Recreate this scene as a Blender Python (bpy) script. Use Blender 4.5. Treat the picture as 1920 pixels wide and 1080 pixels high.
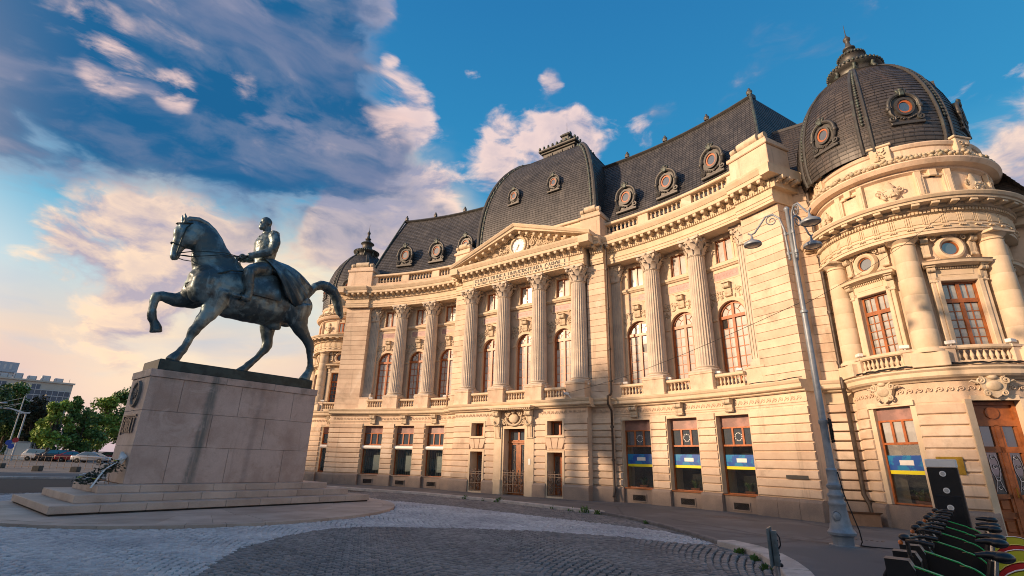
import bpy, bmesh, math, random
import numpy as np
from mathutils import Matrix, Vector
random.seed(7); RNG = np.random.default_rng(7)
PI = math.pi; rad = math.radians
sc = bpy.context.scene
for o in list(bpy.data.objects): bpy.data.objects.remove(o)
COL = sc.collection

# ------------------------------------------------------------------ camera
CAM_H = 1.75
cd = bpy.data.cameras.new('camera'); cam = bpy.data.objects.new('camera', cd); COL.objects.link(cam)
cd.sensor_width = 36; cd.lens = 941.94*36/1920; cd.clip_start = .05; cd.clip_end = 5000
_p, _r = rad(19.068), rad(1.52)
_F = Vector((0, math.cos(_p), math.sin(_p))); _X = Vector((1, 0, 0)); _U = Vector((0, -math.sin(_p), math.cos(_p)))
_R2 = math.cos(_r)*_X + math.sin(_r)*_U; _U2 = math.cos(_r)*_U - math.sin(_r)*_X
m = Matrix.Identity(4)
for i in range(3): m[i][0] = _R2[i]; m[i][1] = _U2[i]; m[i][2] = -_F[i]
m[0][3], m[1][3], m[2][3] = 0, 0, CAM_H
cam.matrix_world = m; sc.camera = cam

# building frame: u runs along the front, v points out into the square
BO = Vector((.5626, 28.2474, 0)); BTH = rad(-36.988)
EU = Vector((math.cos(BTH), math.sin(BTH), 0)); EV = Vector((math.sin(BTH), -math.cos(BTH), 0))
def UV2W(u, v, z=0): return BO + u*EU + v*EV + Vector((0, 0, z))

# ------------------------------------------------------------------ sun
SUN_EL = rad(16.5); SUN_A = rad(34)
to_sun = (-math.sin(SUN_A)*EU + math.cos(SUN_A)*EV)*math.cos(SUN_EL) + Vector((0, 0, math.sin(SUN_EL)))
sd = bpy.data.lights.new('sun', 'SUN'); sun = bpy.data.objects.new('sun', sd); COL.objects.link(sun)
sd.energy = 3.95; sd.angle = rad(2.6); sd.color = (1, .685, .44)
sun.rotation_euler = (-to_sun).to_track_quat('-Z', 'Y').to_euler(); sun.location = (0, 0, 60)
sc.view_settings.view_transform = 'Standard'; sc.view_settings.look = 'None'
sc.view_settings.exposure = 0.66; sc.view_settings.gamma = 1
sc.view_settings.use_curve_mapping = False
sc.cycles.filter_width = 1.0; sc.cycles.max_bounces = 8

# ------------------------------------------------------------------ node helpers
class NG:
    def __init__(s, tree): s.t = tree; s.n = tree.nodes; s.l = tree.links
    def node(s, typ, **k):
        n = s.n.new(typ)
        for a, v in k.items(): setattr(n, a, v)
        return n
    def put(s, sock, v):
        if v is None: return
        if hasattr(v, 'is_output') or isinstance(v, bpy.types.NodeSocket): s.l.new(v, sock)
        else: sock.default_value = v
    def math(s, op, a, b=None, c=None, clamp=False):
        n = s.node('ShaderNodeMath', operation=op, use_clamp=clamp)
        for i, v in enumerate((a, b, c)): s.put(n.inputs[i], v) if v is not None else None
        return n.outputs[0]
    def vmath(s, op, a, b=None, out=0, scale=None):
        n = s.node('ShaderNodeVectorMath', operation=op)
        s.put(n.inputs[0], a)
        if b is not None: s.put(n.inputs[1], b)
        if scale is not None: s.put(n.inputs['Scale'], scale)
        return n.outputs['Value'] if op in ('DOT_PRODUCT', 'LENGTH', 'DISTANCE') else n.outputs[0]
    def noise(s, vec, scale, detail=4, rough=.55, dist=0, out=0):
        n = s.node('ShaderNodeTexNoise'); s.put(n.inputs['Vector'], vec)
        n.inputs['Scale'].default_value = scale; n.inputs['Detail'].default_value = detail
        n.inputs['Roughness'].default_value = rough; n.inputs['Distortion'].default_value = dist
        return n.outputs[out]
    def ss(s, v, a, b, lo=0., hi=1., typ='SMOOTHSTEP'):
        n = s.node('ShaderNodeMapRange', interpolation_type=typ); s.put(n.inputs[0], v)
        n.inputs[1].default_value = a; n.inputs[2].default_value = b
        n.inputs[3].default_value = lo; n.inputs[4].default_value = hi
        return n.outputs[0]
    def mix(s, f, a, b, mode='MIX'):
        n = s.node('ShaderNodeMix', data_type='RGBA', blend_type=mode)
        s.put(n.inputs[0], f)
        for k, v in ((6, a), (7, b)):
            if isinstance(v, tuple) and len(v) == 3: v = (*v, 1)
            s.put(n.inputs[k], v)
        return n.outputs[2]
    def ramp(s, f, stops):
        n = s.node('ShaderNodeValToRGB'); s.put(n.inputs[0], f); e = n.color_ramp.elements
        while len(e) < len(stops): e.new(.5)
        for el, (p, c) in zip(e, stops): el.position = p; el.color = (*c, 1)
        return n.outputs[0]

# ------------------------------------------------------------------ sky (world)
wd = bpy.data.worlds.new('World'); sc.world = wd; wd.use_nodes = True
W = NG(wd.node_tree); W.n.clear()
D = W.vmath('NORMALIZE', W.node('ShaderNodeTexCoord').outputs['Generated'])
sx = W.node('ShaderNodeSeparateXYZ'); W.l.new(D, sx.inputs[0]); dz = sx.outputs[2]
sky = W.node('ShaderNodeTexSky', sky_type='NISHITA', sun_disc=False)
sky.sun_elevation = SUN_EL; sky.sun_rotation = math.atan2(to_sun.x, to_sun.y); sky.air_density = 1.2; sky.dust_density = .6; sky.ozone_density = 3
nish = W.vmath('SCALE', sky.outputs[0], scale=.09)
BL_MASS = [(-0.672, 0.574, 0.469, 0.55, 0.62), (-0.565, 0.684, 0.462, 0.5, 0.62), (-0.416, 0.75, 0.514, 0.4, 0.5), (-0.371, 0.679, 0.634, 0.34, 0.2), (-0.666, 0.692, 0.279, 0.26, -0.7), (-0.498, 0.812, 0.306, 0.24, -0.7), (-0.601, 0.765, 0.23, 0.3, -0.5), (-0.286, 0.866, 0.409, 0.16, -0.4), (-0.161, 0.687, 0.708, 0.24, -0.25), (-0.029, 0.766, 0.642, 0.24, -0.4), (-0.713, 0.639, 0.287, 0.16, -0.3)]
BL_PUFF = [(-0.218, 0.76, 0.612, 0.1, 0.22), (-0.247, 0.648, 0.72, 0.07, 0.24), (-0.128, 0.711, 0.691, 0.035, 0.2), (-0.083, 0.741, 0.666, 0.04, 0.22), (-0.227, 0.703, 0.674, 0.03, 0.16), (0.068, 0.739, 0.67, 0.045, 0.26), (0.148, 0.726, 0.672, 0.03, 0.24), (0.248, 0.645, 0.722, 0.07, 0.24), (0.033, 0.818, 0.575, 0.15, 0.15), (0.181, 0.788, 0.588, 0.12, 0.2), (-0.109, 0.824, 0.557, 0.16, 0.13), (0.091, 0.779, 0.62, 0.06, 0.1), (0.257, 0.776, 0.576, 0.06, 0.1), (-0.267, 0.858, 0.439, 0.13, 0.28), (-0.179, 0.865, 0.468, 0.1, 0.22), (-0.323, 0.856, 0.403, 0.09, 0.2), (0.675, 0.594, 0.438, 0.2, 0.3), (0.445, 0.716, 0.538, 0.14, 0.13), (-0.392, 0.853, 0.346, 0.16, 0.12), (-0.556, 0.769, 0.315, 0.2, 0.1), (-0.613, 0.747, 0.259, 0.2, 0.14), (0.303, 0.691, 0.657, 0.3, -0.14), (0.507, 0.589, 0.629, 0.4, -0.18), (0.025, 0.681, 0.732, 0.2, -0.06), (-0.45, -0.75, 0.48, 1.1, 0.1), (-0.9, -0.1, 0.42, 0.6, 0.08)]  # last two clouds lie behind the camera, added to brighten the shade
BL_PINK = [(-0.598, 0.6, 0.532, 0.05, 0.2), (-0.537, 0.65, 0.538, 0.042, 0.24), (-0.458, 0.682, 0.57, 0.045, 0.22), (-0.376, 0.71, 0.595, 0.05, 0.1), (-0.223, 0.756, 0.615, 0.1, 0.22), (-0.597, 0.562, 0.573, 0.04, 0.12), (-0.635, 0.53, 0.562, 0.05, 0.1)]
BL_GLOW = [(-0.277, 0.869, 0.411, 0.26, 0.75), (-0.573, 0.785, 0.237, 0.3, 0.65), (-0.699, 0.672, 0.245, 0.22, -0.5), (-0.437, 0.785, 0.438, 0.15, -0.3)]
def blobs(lst, typ='SMOOTHSTEP'):
    tot = None
    for (x, y, z, r, w) in lst:
        v = W.ss(W.vmath('DOT_PRODUCT', D, (x, y, z)), math.cos(r), 1., 0., w, typ)
        tot = v if tot is None else W.math('ADD', tot, v)
    return tot
el = W.math('MAXIMUM', dz, 0.)
clear = W.ramp(el, [(0, (.52, .40, .48)), (.07, (.70, .47, .47)), (.16, (.80, .60, .47)), (.26, (.46, .62, .68)), (.36, (.11, .42, .62)), (.50, (.026, .255, .50)), (.75, (.017, .175, .41)), (1, (.014, .14, .36))])
clear = W.mix(.10, clear, nish)
Q = W.vmath('MULTIPLY', D, (1., 1., 2.1))
wv = W.vmath('SCALE', W.vmath('SUBTRACT', W.noise(Q, 3., 3, .5, 0, 1), (.5, .5, .5)), scale=.22)
Q = W.vmath('ADD', Q, wv)
sh = (-.030, -.012, .075)     # step towards the light for the cloud shading
Q2 = W.vmath('ADD', Q, sh)
a1 = W.noise(Q, 3.4, 9, .55); a2 = W.noise(Q2, 3.4, 9, .55)
b1 = W.noise(Q, 8.5, 8, .58); b2 = W.noise(W.vmath('ADD', Q, (-.016, -.006, .04)), 8.5, 8, .58)
st = W.noise(W.vmath('MULTIPLY', Q, (1., 1., 2.4)), 2.6, 6, .55)
# haze streaks low down
lowz = W.ss(el, .34, .12)
streak = W.ss(st, .50, .66)
clear = W.mix(W.math('MULTIPLY', W.math('MULTIPLY', lowz, streak), .55), clear, (.40, .50, .62))
clear = W.mix(W.math('MULTIPLY', blobs(BL_GLOW), W.ss(a1, .30, .60), clamp=True), clear, (1.0, .77, .50))
# separate puffs
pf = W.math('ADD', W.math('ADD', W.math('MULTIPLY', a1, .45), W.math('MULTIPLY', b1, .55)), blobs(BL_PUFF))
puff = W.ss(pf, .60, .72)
plit = W.math('ADD', W.math('MULTIPLY', W.math('ADD', W.math('SUBTRACT', b1, b2), W.math('SUBTRACT', a1, a2)), 5.0), .48, clamp=True)
warm = W.ss(el, .62, .25)
pcol = W.mix(W.math('MULTIPLY', plit, W.ss(pf, .95, .62, .35, 1.)), W.mix(warm, (.27, .29, .42), (.42, .36, .43)), W.mix(warm, (.86, .64, .58), (1.0, .72, .48)))
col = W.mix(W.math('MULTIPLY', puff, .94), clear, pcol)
# the big dark bank
ma = W.math('ADD', W.math('SUBTRACT', blobs(BL_MASS, 'LINEAR'), .40), W.math('ADD', W.math('MULTIPLY', W.math('SUBTRACT', a1, .5), 2.3), W.math('MULTIPLY', W.math('SUBTRACT', b1, .5), 1.1)))
mass = W.ss(ma, -.26, .42)
mcol = W.mix(W.ss(st, .45, .72), (.011, .105, .255), (.15, .19, .315))
mcol = W.mix(W.ss(W.math('SUBTRACT', a1, a2), .02, .13, 0, .55), mcol, (.30, .29, .39))
mcol = W.mix(W.ss(ma, .30, .02, 0, .6), mcol, (.33, .33, .42))
mcol = W.mix(W.ss(b1, .46, .66, 0, .45), mcol, (.20, .23, .34))
col = W.mix(W.math('MULTIPLY', mass, .97), col, mcol)
# sunlit heads on the bank
pk = W.math('ADD', W.math('ADD', W.math('MULTIPLY', a1, .4), W.math('MULTIPLY', b1, .6)), blobs(BL_PINK))
pink = W.math('MULTIPLY', W.ss(pk, .58, .84), W.math('ADD', W.math('MULTIPLY', W.math('SUBTRACT', b1, b2), 6.), .62, clamp=True))
col = W.mix(W.math('MULTIPLY', pink, .92), col, (.80, .58, .53))
# warm sunset glow on the side of the setting sun, raised to fill the shade
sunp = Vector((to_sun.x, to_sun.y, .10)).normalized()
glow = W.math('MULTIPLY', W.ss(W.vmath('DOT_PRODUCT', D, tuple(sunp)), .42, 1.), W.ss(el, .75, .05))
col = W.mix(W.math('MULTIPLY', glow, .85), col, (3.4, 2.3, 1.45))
bl = W.ss(dz, -.02, .0)
col = W.mix(bl, (.16, .15, .15), col)
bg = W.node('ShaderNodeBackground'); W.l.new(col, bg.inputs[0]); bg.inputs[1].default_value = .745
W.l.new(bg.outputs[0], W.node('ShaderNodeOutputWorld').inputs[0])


# ------------------------------------------------------------------ materials
MATS = {}
def mat(name, base, rough=.7, var=.0, scale=3., metal=0., bump=0., bscale=20., spec=.5, col2=None, mixr=(.4, .6), ior=None, fine=0., coord='Object', trans=0., coat=0., streak=None, extra=None):
    M = bpy.data.materials.new(name); M.use_nodes = True; N = NG(M.node_tree); N.n.clear()
    out = N.node('ShaderNodeOutputMaterial'); b = N.node('ShaderNodeBsdfPrincipled'); N.l.new(b.outputs[0], out.inputs[0])
    tc = N.node('ShaderNodeTexCoord'); v = tc.outputs[coord]
    c = (*base, 1)
    if col2 or var:
        n = N.noise(v, scale, 6, .6)
        c2 = col2 or tuple(x*(1-var) for x in base); f = N.ss(n, *mixr)
        c = N.mix(f, base, c2)
    if fine:
        n = N.noise(v, bscale*3, 2, .5); c = N.mix(1., c, N.ramp(n, [(.3, (1-fine,)*3), (.7, (1+0*fine,)*3)]), 'MULTIPLY')
    if streak:   # vertical weathering streaks with a colour of their own
        mp = N.node('ShaderNodeMapping'); N.l.new(v, mp.inputs[0]); mp.inputs['Scale'].default_value = (2.6, 2.6, .16)
        n = N.noise(mp.outputs[0], 1.6, 5, .6); c = N.mix(N.ss(n, .56, .78, 0, streak[1]), c, streak[0])
    if extra: c = extra(N, v, c)
    N.put(b.inputs['Base Color'], c if not isinstance(c, tuple) else c)
    b.inputs['Roughness'].default_value = rough; b.inputs['Metallic'].default_value = metal
    b.inputs['Specular IOR Level'].default_value = spec
    if ior: b.inputs['IOR'].default_value = ior
    if trans: b.inputs['Transmission Weight'].default_value = trans
    if coat: b.inputs['Coat Weight'].default_value = coat
    if bump:
        bp = N.node('ShaderNodeBump'); bp.inputs['Strength'].default_value = 1; bp.inputs['Distance'].default_value = bump
        N.l.new(N.noise(v, bscale, 5, .6), bp.inputs['Height']); N.l.new(bp.outputs[0], b.inputs['Normal'])
    MATS[name] = M; return M
def block_var(N, c, k=.15):
    oi = N.node('ShaderNodeObjectInfo'); return N.mix(1., c, N.ramp(oi.outputs['Random'], [(0, (1-k, 1-k*1.1, 1-k*1.2)), (.5, (1, 1, 1)), (1, (1+k*.6, 1+k*.55, 1+k*.5))]), 'MULTIPLY')
def patches(N, v, c):      # patches where the old paint has worn back to pale plaster, and grey grime
    c = block_var(N, c); n = N.noise(v, .55, 6, .62, .6)
    c = N.mix(N.ss(n, .58, .66, 0, .6), c, (.74, .62, .50))
    n = N.noise(v, .9, 5, .65, .3)
    return N.mix(N.ss(n, .52, .72, 0, .6), c, (.33, .25, .18))
STONE = mat('cream_stone', (.69, .55, .415), .82, 0, 1.3, bump=.004, bscale=14, col2=(.58, .435, .32), mixr=(.3, .75), streak=((.34, .27, .20), .75), spec=.25, extra=patches)
STONE2 = mat('cream_stone_trim', (.66, .53, .385), .8, 0, 2.2, bump=.003, bscale=18, col2=(.56, .45, .31), mixr=(.35, .7), streak=((.36, .30, .22), .35), spec=.25)
COLST = mat('column_stone', (.60, .52, .42), .8, 0, 2., bump=.003, bscale=16, col2=(.47, .40, .33), mixr=(.3, .7), streak=((.40, .37, .34), .5), spec=.25)
CARVE = mat('carved_stone', (.60, .50, .37), .85, 0, 3, bump=.006, bscale=12, col2=(.42, .34, .24), mixr=(.35, .7), spec=.2)
GRAN = mat('pink_granite', (.40, .31, .25), .7, 0, 1.6, bump=.002, bscale=30, col2=(.30, .235, .20), mixr=(.3, .7), fine=.35, streak=((.2, .17, .15), .5), spec=.35)
PEDST = mat('pedestal_granite', (.5, .4, .34), .62, 0, .9, bump=.0015, bscale=26, col2=(.30, .225, .185), mixr=(.3, .72), fine=.25, streak=((.24, .20, .18), .5), spec=.4)
STEPST = mat('step_granite', (.60, .49, .41), .6, 0, 1.1, bump=.0015, bscale=26, col2=(.45, .35, .285), mixr=(.3, .7), fine=.22, spec=.4, extra=lambda N, v, c: block_var(N, c, .14))
MARB = mat('pink_marble', (.36, .20, .17), .3, 0, 2.2, col2=(.22, .13, .115), mixr=(.35, .6), spec=.5)
PLAQ = mat('plaque_marble', (.44, .27, .24), .5, 0, 5, col2=(.36, .22, .20), mixr=(.35, .6))
WOOD = mat('varnished_wood', (.42, .125, .036), .38, .3, 4, bump=.001, bscale=40, spec=.5)
WOODL = mat('oak_door_wood', (.36, .115, .032), .35, .35, 3, bump=.001, bscale=40, spec=.5)
GLASS = mat('window_glass', (.025, .03, .033), .03, ior=2.5)
GLASSC = mat('curtained_glass', (.34, .345, .33), .05, .25, 2.2, ior=2.0)
GLASSW = mat('white_blind_glass', (.52, .51, .48), .06, .12, 1.5, ior=1.8)
GLASSB = mat('round_glass', (.06, .075, .09), .05, ior=2.6)
BLUE = mat('blue_film', (.012, .085, .36), .35, 0, 2., col2=(.01, .20, .42), mixr=(.47, .53))
YEL = mat('yellow_film', (.80, .70, .015), .4)
WHITE = mat('white_paint', (.78, .77, .74), .45, .06, 6)
OFFW = mat('offwhite_board', (.5, .5, .48), .6, .1, 3)
IRON = mat('wrought_iron', (.17, .13, .11), .55, .3, 8, metal=.5)
LEAD = mat('old_zinc', (.062, .06, .058), .5, 0, 3, bump=.008, bscale=9, col2=(.10, .115, .10), mixr=(.5, .75), metal=.3)
ZINCG = mat('green_zinc', (.075, .10, .088), .55, 0, 4, col2=(.05, .052, .05), mixr=(.4, .65), metal=.3)
COPW = mat('rust_red_wood', (.42, .12, .035), .5, .3, 5)
LAMPM = mat('painted_lamp_iron', (.28, .32, .365), .45, .2, 5, bump=.001, bscale=30, metal=.15, fine=.12)
PIPE = mat('brown_drainpipe', (.085, .066, .055), .5, .35, 6, metal=.3)
BLACK = mat('black_plastic', (.012, .012, .014), .38, .2, 8)
RUBBER = mat('black_rubber', (.010, .010, .011), .8)
GREENL = mat('green_stripe', (.02, .42, .07), .4)
DKCAP = mat('worn_brown_cap', (.30, .21, .16), .6, .3, 9)
YG = mat('yellow_green_guard', (.48, .48, .03), .4, .08, 4)
REDG = mat('red_guard', (.50, .018, .025), .4, .08, 4)
CHROME = mat('brushed_steel', (.5, .5, .5), .25, metal=1.)
ORANGE = mat('orange_plastic', (.7, .2, .05), .4)
BRASS = mat('brass_plate', (.42, .28, .05), .3, .3, 3, metal=.8)
def bronze_x(N, v, c):
    g = N.node('ShaderNodeNewGeometry'); pt = g.outputs['Pointiness']
    n = N.noise(v, 1.1, 6, .62, .4); c = N.mix(N.ss(n, .46, .62), c, (.17, .25, .275))
    n = N.noise(v, 3.4, 6, .65); c = N.mix(N.ss(n, .56, .72, 0, .8), c, (.045, .052, .056))
    mp = N.node('ShaderNodeMapping'); N.l.new(v, mp.inputs[0]); mp.inputs['Scale'].default_value = (3.2, 3.2, .35)
    n = N.noise(mp.outputs[0], 1.5, 5, .6); c = N.mix(N.ss(n, .56, .70, 0, .6), c, (.27, .35, .37))
    c = N.mix(N.ss(pt, .49, .44, 0, .75), c, (.022, .03, .034)); return N.mix(N.ss(pt, .515, .56, 0, .5), c, (.24, .30, .31))  # creases darkened and raised edges lightened in the colour, by curvature
BRONZE = mat('patinated_bronze', (.060, .088, .10), .40, bump=.012, bscale=7, metal=.4, extra=bronze_x)
BRONZED = mat('dark_bronze', (.036, .058, .06), .45, .4, 3, metal=.5, bump=.005, bscale=9)
CARDB = mat('cardboard', (.36, .2, .115), .8, .15, 5)

def brickmat(name, c1, c2, mort, bw, bh, rough, bumpd, ms=.012, metal=0, stain=None):
    M = bpy.data.materials.new(name); M.use_nodes = True; N = NG(M.node_tree); N.n.clear()
    out = N.node('ShaderNodeOutputMaterial'); b = N.node('ShaderNodeBsdfPrincipled'); N.l.new(b.outputs[0], out.inputs[0])
    tc = N.node('ShaderNodeTexCoord'); uv = tc.outputs['UV']
    t = N.node('ShaderNodeTexBrick'); N.l.new(uv, t.inputs[0]); t.inputs['Scale'].default_value = 1
    t.inputs['Color1'].default_value = (*c1, 1); t.inputs['Color2'].default_value = (*c2, 1); t.inputs['Mortar'].default_value = (*mort, 1)
    t.inputs['Mortar Size'].default_value = ms; t.inputs['Brick Width'].default_value = bw; t.inputs['Row Height'].default_value = bh
    t.inputs['Mortar Smooth'].default_value = .1; t.inputs['Bias'].default_value = 0
    c = t.outputs[0]; n = N.noise(tc.outputs['Object'], 1.4, 6, .6)
    c = N.mix(1., c, N.ramp(n, [(.3, (.62, .62, .62)), (.7, (1.25, 1.2, 1.15))]), 'MULTIPLY')
    if stain:
        mp = N.node('ShaderNodeMapping'); N.l.new(tc.outputs['Object'], mp.inputs[0]); mp.inputs['Scale'].default_value = (1.1, 1.1, .12)
        c = N.mix(N.ss(N.noise(mp.outputs[0], 1.5, 5, .6), .57, .74, 0, .6), c, stain)
    N.l.new(c, b.inputs['Base Color']); b.inputs['Roughness'].default_value = rough; b.inputs['Metallic'].default_value = metal
    bp = N.node('ShaderNodeBump'); bp.inputs['Distance'].default_value = bumpd; bp.invert = True
    N.l.new(t.outputs['Fac'], bp.inputs['Height']); N.l.new(bp.outputs[0], b.inputs['Normal'])
    return M
SLATE = brickmat('dark_slate', (.078, .078, .082), (.050, .051, .055), (.028, .028, .03), .24, .16, .5, .010, stain=(.11, .105, .10))
SLATEB = brickmat('brown_slate', (.080, .072, .068), (.050, .047, .047), (.026, .025, .025), .30, .17, .48, .012, stain=(.11, .08, .065))

# ------------------------------------------------------------------ mesh helpers
class MB:
    def __init__(s): s.v = []; s.f = []; s.uv = []
    def add(s, vs, fs, uv=None):
        o = len(s.v); s.v += [tuple(p) for p in vs]; s.f += [tuple(i+o for i in f) for f in fs]
        s.uv += (uv if uv else [(0., 0.)]*len(vs)); return s
    def box(s, x0, x1, y0, y1, z0, z1):
        return s.add([(x0,y0,z0),(x1,y0,z0),(x1,y1,z0),(x0,y1,z0),(x0,y0,z1),(x1,y0,z1),(x1,y1,z1),(x0,y1,z1)],
                     [(0,3,2,1),(4,5,6,7),(0,1,5,4),(1,2,6,5),(2,3,7,6),(3,0,4,7)])
    def bbox(s, x0, x1, y0, y1, z0, z1, c=.02):   # chamfered box
        X = (x0, x1); Y = (y0, y1); Z = (z0, z1); vs = []; idx = {}
        for i in (0, 1):
            for j in (0, 1):
                for k in (0, 1):
                    sx, sy, sz = (c, -c)[i], (c, -c)[j], (c, -c)[k]
                    for a in range(3):
                        idx[i, j, k, a] = len(vs); p = [X[i]+sx, Y[j]+sy, Z[k]+sz]; p[a] = (X, Y, Z)[a][(i, j, k)[a]]; vs.append(p)
        fs = []
        for a in range(3):
            for e in (0, 1):
                q = []
                for (g, h) in ((0,0),(1,0),(1,1),(0,1)):
                    t = [0, 0, 0]; t[a] = e; t[(a+1) % 3] = g; t[(a+2) % 3] = h; q.append(idx[t[0], t[1], t[2], a])
                fs.append(tuple(q if e else q[::-1]))
        for a in range(3):
            b, d = (a+1) % 3, (a+2) % 3
            for g in (0, 1):
                for h in (0, 1):
                    t0 = [0,0,0]; t1 = [0,0,0]; t0[b] = t1[b] = g; t0[d] = t1[d] = h; t0[a] = 0; t1[a] = 1
                    q = [idx[(*t0, b)], idx[(*t1, b)], idx[(*t1, d)], idx[(*t0, d)]]
                    fs.append(tuple(q if g == h else q[::-1]))
        for i in (0, 1):
            for j in (0, 1):
                for k in (0, 1):
                    q = [idx[i, j, k, 0], idx[i, j, k, 1], idx[i, j, k, 2]]
                    fs.append(tuple(q if (i+j+k) % 2 else q[::-1]))
        return s.add(vs, fs)
    def lathe(s, prof, n=24, c=(0, 0), a0=0, a1=2*PI, fl=None):
        full = abs(a1-a0-2*PI) < 1e-6; m = n if full else n+1; vs = []; uv = []
        L = [0]
        for i in range(1, len(prof)): L.append(L[-1]+math.hypot(prof[i][0]-prof[i-1][0], prof[i][1]-prof[i-1][1]))
        rm = max(p[0] for p in prof)
        for k, (r, z) in enumerate(prof):
            for j in range(m):
                a = a0+(a1-a0)*j/n; rr = r if not fl else fl(r, z, a, k)
                vs.append((c[0]+rr*math.cos(a), c[1]+rr*math.sin(a), z)); uv.append((rm*(a-a0), L[k]))
        fs = []
        for k in range(len(prof)-1):
            for j in range(n if not full else n):
                j2 = (j+1) % m if full else j+1
                fs.append((k*m+j, k*m+j2, (k+1)*m+j2, (k+1)*m+j))
        if full and prof[0][0] > 1e-4: fs.append(tuple(range(m))[::-1])
        if full and prof[-1][0] > 1e-4: fs.append(tuple((len(prof)-1)*m+j for j in range(m)))
        return s.add(vs, fs, uv)
    def tube(s, pts, r, n=8, cap=True, flat=None):
        P = [Vector(p) for p in pts]; R = r if isinstance(r, (list, tuple)) else [r]*len(P); vs = []
        up = Vector((0, 0, 1)); nx = None
        for i, p in enumerate(P):
            t = (P[min(i+1, len(P)-1)]-P[max(i-1, 0)])
            t = t.normalized() if t.length > 1e-9 else Vector((0, 0, 1))
            if nx is None: nx = t.cross(up if abs(t.z) < .9 else Vector((1, 0, 0))).normalized()
            else: nx = (nx-t*nx.dot(t)).normalized()
            ny = t.cross(nx)
            rr = R[i]; ra, rb = rr if isinstance(rr, (tuple, list)) else (rr, rr)
            for j in range(n):
                a = 2*PI*j/n; vs.append(p+nx*ra*math.cos(a)+ny*rb*math.sin(a))
        fs = [(i*n+j, i*n+(j+1) % n, (i+1)*n+(j+1) % n, (i+1)*n+j) for i in range(len(P)-1) for j in range(n)]
        if cap: fs += [tuple(range(n))[::-1], tuple((len(P)-1)*n+j for j in range(n))]
        return s.add(vs, fs)
    def prism(s, poly, y0, y1, ax='xz'):
        n = len(poly)
        mk = (lambda a, b, c: (a, c, b)) if ax == 'xz' else ((lambda a, b, c: (a, b, c)) if ax == 'xy' else (lambda a, b, c: (c, a, b)))
        vs = [mk(a, b, y0) for a, b in poly]+[mk(a, b, y1) for a, b in poly]
        return s.add(vs, [tuple(range(n)), tuple(range(2*n-1, n-1, -1))]+[(i, i+n, (i+1) % n+n, (i+1) % n) for i in range(n)])
    def ell(s, c, r, nu=12, nv=8, M=None):
        vs = []; 
        for i in range(nv+1):
            t = PI*i/nv
            for j in range(nu):
                a = 2*PI*j/nu; p = Vector((r[0]*math.sin(t)*math.cos(a), r[1]*math.sin(t)*math.sin(a), r[2]*math.cos(t)))
                if M: p = M @ p
                vs.append((p.x+c[0], p.y+c[1], p.z+c[2]))
        return s.add(vs, [(i*nu+j, (i+1)*nu+j, (i+1)*nu+(j+1) % nu, i*nu+(j+1) % nu) for i in range(nv) for j in range(nu)])
    def sweep(s, fr, prof, s0, s1, ns=1, caps=True):
        """profile points (d, z) swept along facade coordinate s through the frame mapping"""
        m = len(prof); vs = []; uv = []; L = [0]
        for i in range(1, m): L.append(L[-1]+math.hypot(prof[i][0]-prof[i-1][0], prof[i][1]-prof[i-1][1]))
        for i in range(ns+1):
            q = s0+(s1-s0)*i/ns
            for k, (d, z) in enumerate(prof): vs.append(fr.p(q, d, z)); uv.append((q*fr.us, L[k]))
        fs = []
        for i in range(ns):
            for k in range(m-1):
                q = (i*m+k, (i+1)*m+k, (i+1)*m+k+1, i*m+k+1); fs.append(q if fr.flip > 0 else q[::-1])
        if caps: fs += [tuple(range(m)) if fr.flip > 0 else tuple(range(m))[::-1], tuple(ns*m+k for k in range(m))[::-1] if fr.flip > 0 else tuple(ns*m+k for k in range(m))]
        return s.add(vs, fs, uv)
    def fbox(s, fr, s0, s1, d0, d1, z0, z1, ns=1):
        return s.sweep(fr, [(d0, z0), (d1, z0), (d1, z1), (d0, z1), (d0, z0)], s0, s1, ns)
    def build(s, name, mt, parent=None, smooth=0, loc=None, rz=0, kind=None, me=None):
        me = bpy.data.meshes.new(name); me.from_pydata(s.v, [], s.f)
        if any(u != (0., 0.) for u in s.uv[:200]):
            ul = me.uv_layers.new(name='UVMap'); li = np.empty(len(me.loops), np.int32); me.loops.foreach_get('vertex_index', li)
            ul.data.foreach_set('uv', np.array(s.uv, np.float32)[li].ravel())
        if smooth:
            me.polygons.foreach_set('use_smooth', [True]*len(me.polygons)); me.set_sharp_from_angle(angle=rad(smooth))
        me.materials.append(mt)
        return obj(name, me, parent, loc, rz, kind)
def obj(name, me, parent=None, loc=None, rz=0, kind=None):
    o = bpy.data.objects.new(name, me); COL.objects.link(o)
    if parent: o.parent = parent
    if loc is not None: o.location = loc
    if rz: o.rotation_euler = (0, 0, rz)
    if kind: o['kind'] = kind
    return o
def empty(name, loc=(0, 0, 0), rz=0, parent=None):
    o = bpy.data.objects.new(name, None); COL.objects.link(o); o.location = loc; o.rotation_euler = (0, 0, rz)
    o.empty_display_size = .2
    if parent: o.parent = parent
    return o
def tag(o, label, cat, group=None, kind=None):
    o['label'] = label; o['category'] = cat
    if group: o['group'] = group
    if kind: o['kind'] = kind
    return o
def struct(o): o['kind'] = 'structure'; return o
def bake(o, mods, mt=None):
    """apply modifiers by taking the evaluated mesh"""
    for t, kw in mods:
        md = o.modifiers.new(t, t)
        for k, v in kw.items(): setattr(md, k, v)
    dg = bpy.context.evaluated_depsgraph_get(); dg.update()
    me = bpy.data.meshes.new_from_object(o.evaluated_get(dg)); o.modifiers.clear(); o.data = me
    me.polygons.foreach_set('use_smooth', [True]*len(me.polygons))
    if mt and not me.materials: me.materials.append(mt)
    return o
def copy_tree(o, parent=None):
    c = o.copy(); COL.objects.link(c); c.parent = parent
    for ch in o.children: copy_tree(ch, c)
    return c
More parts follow.
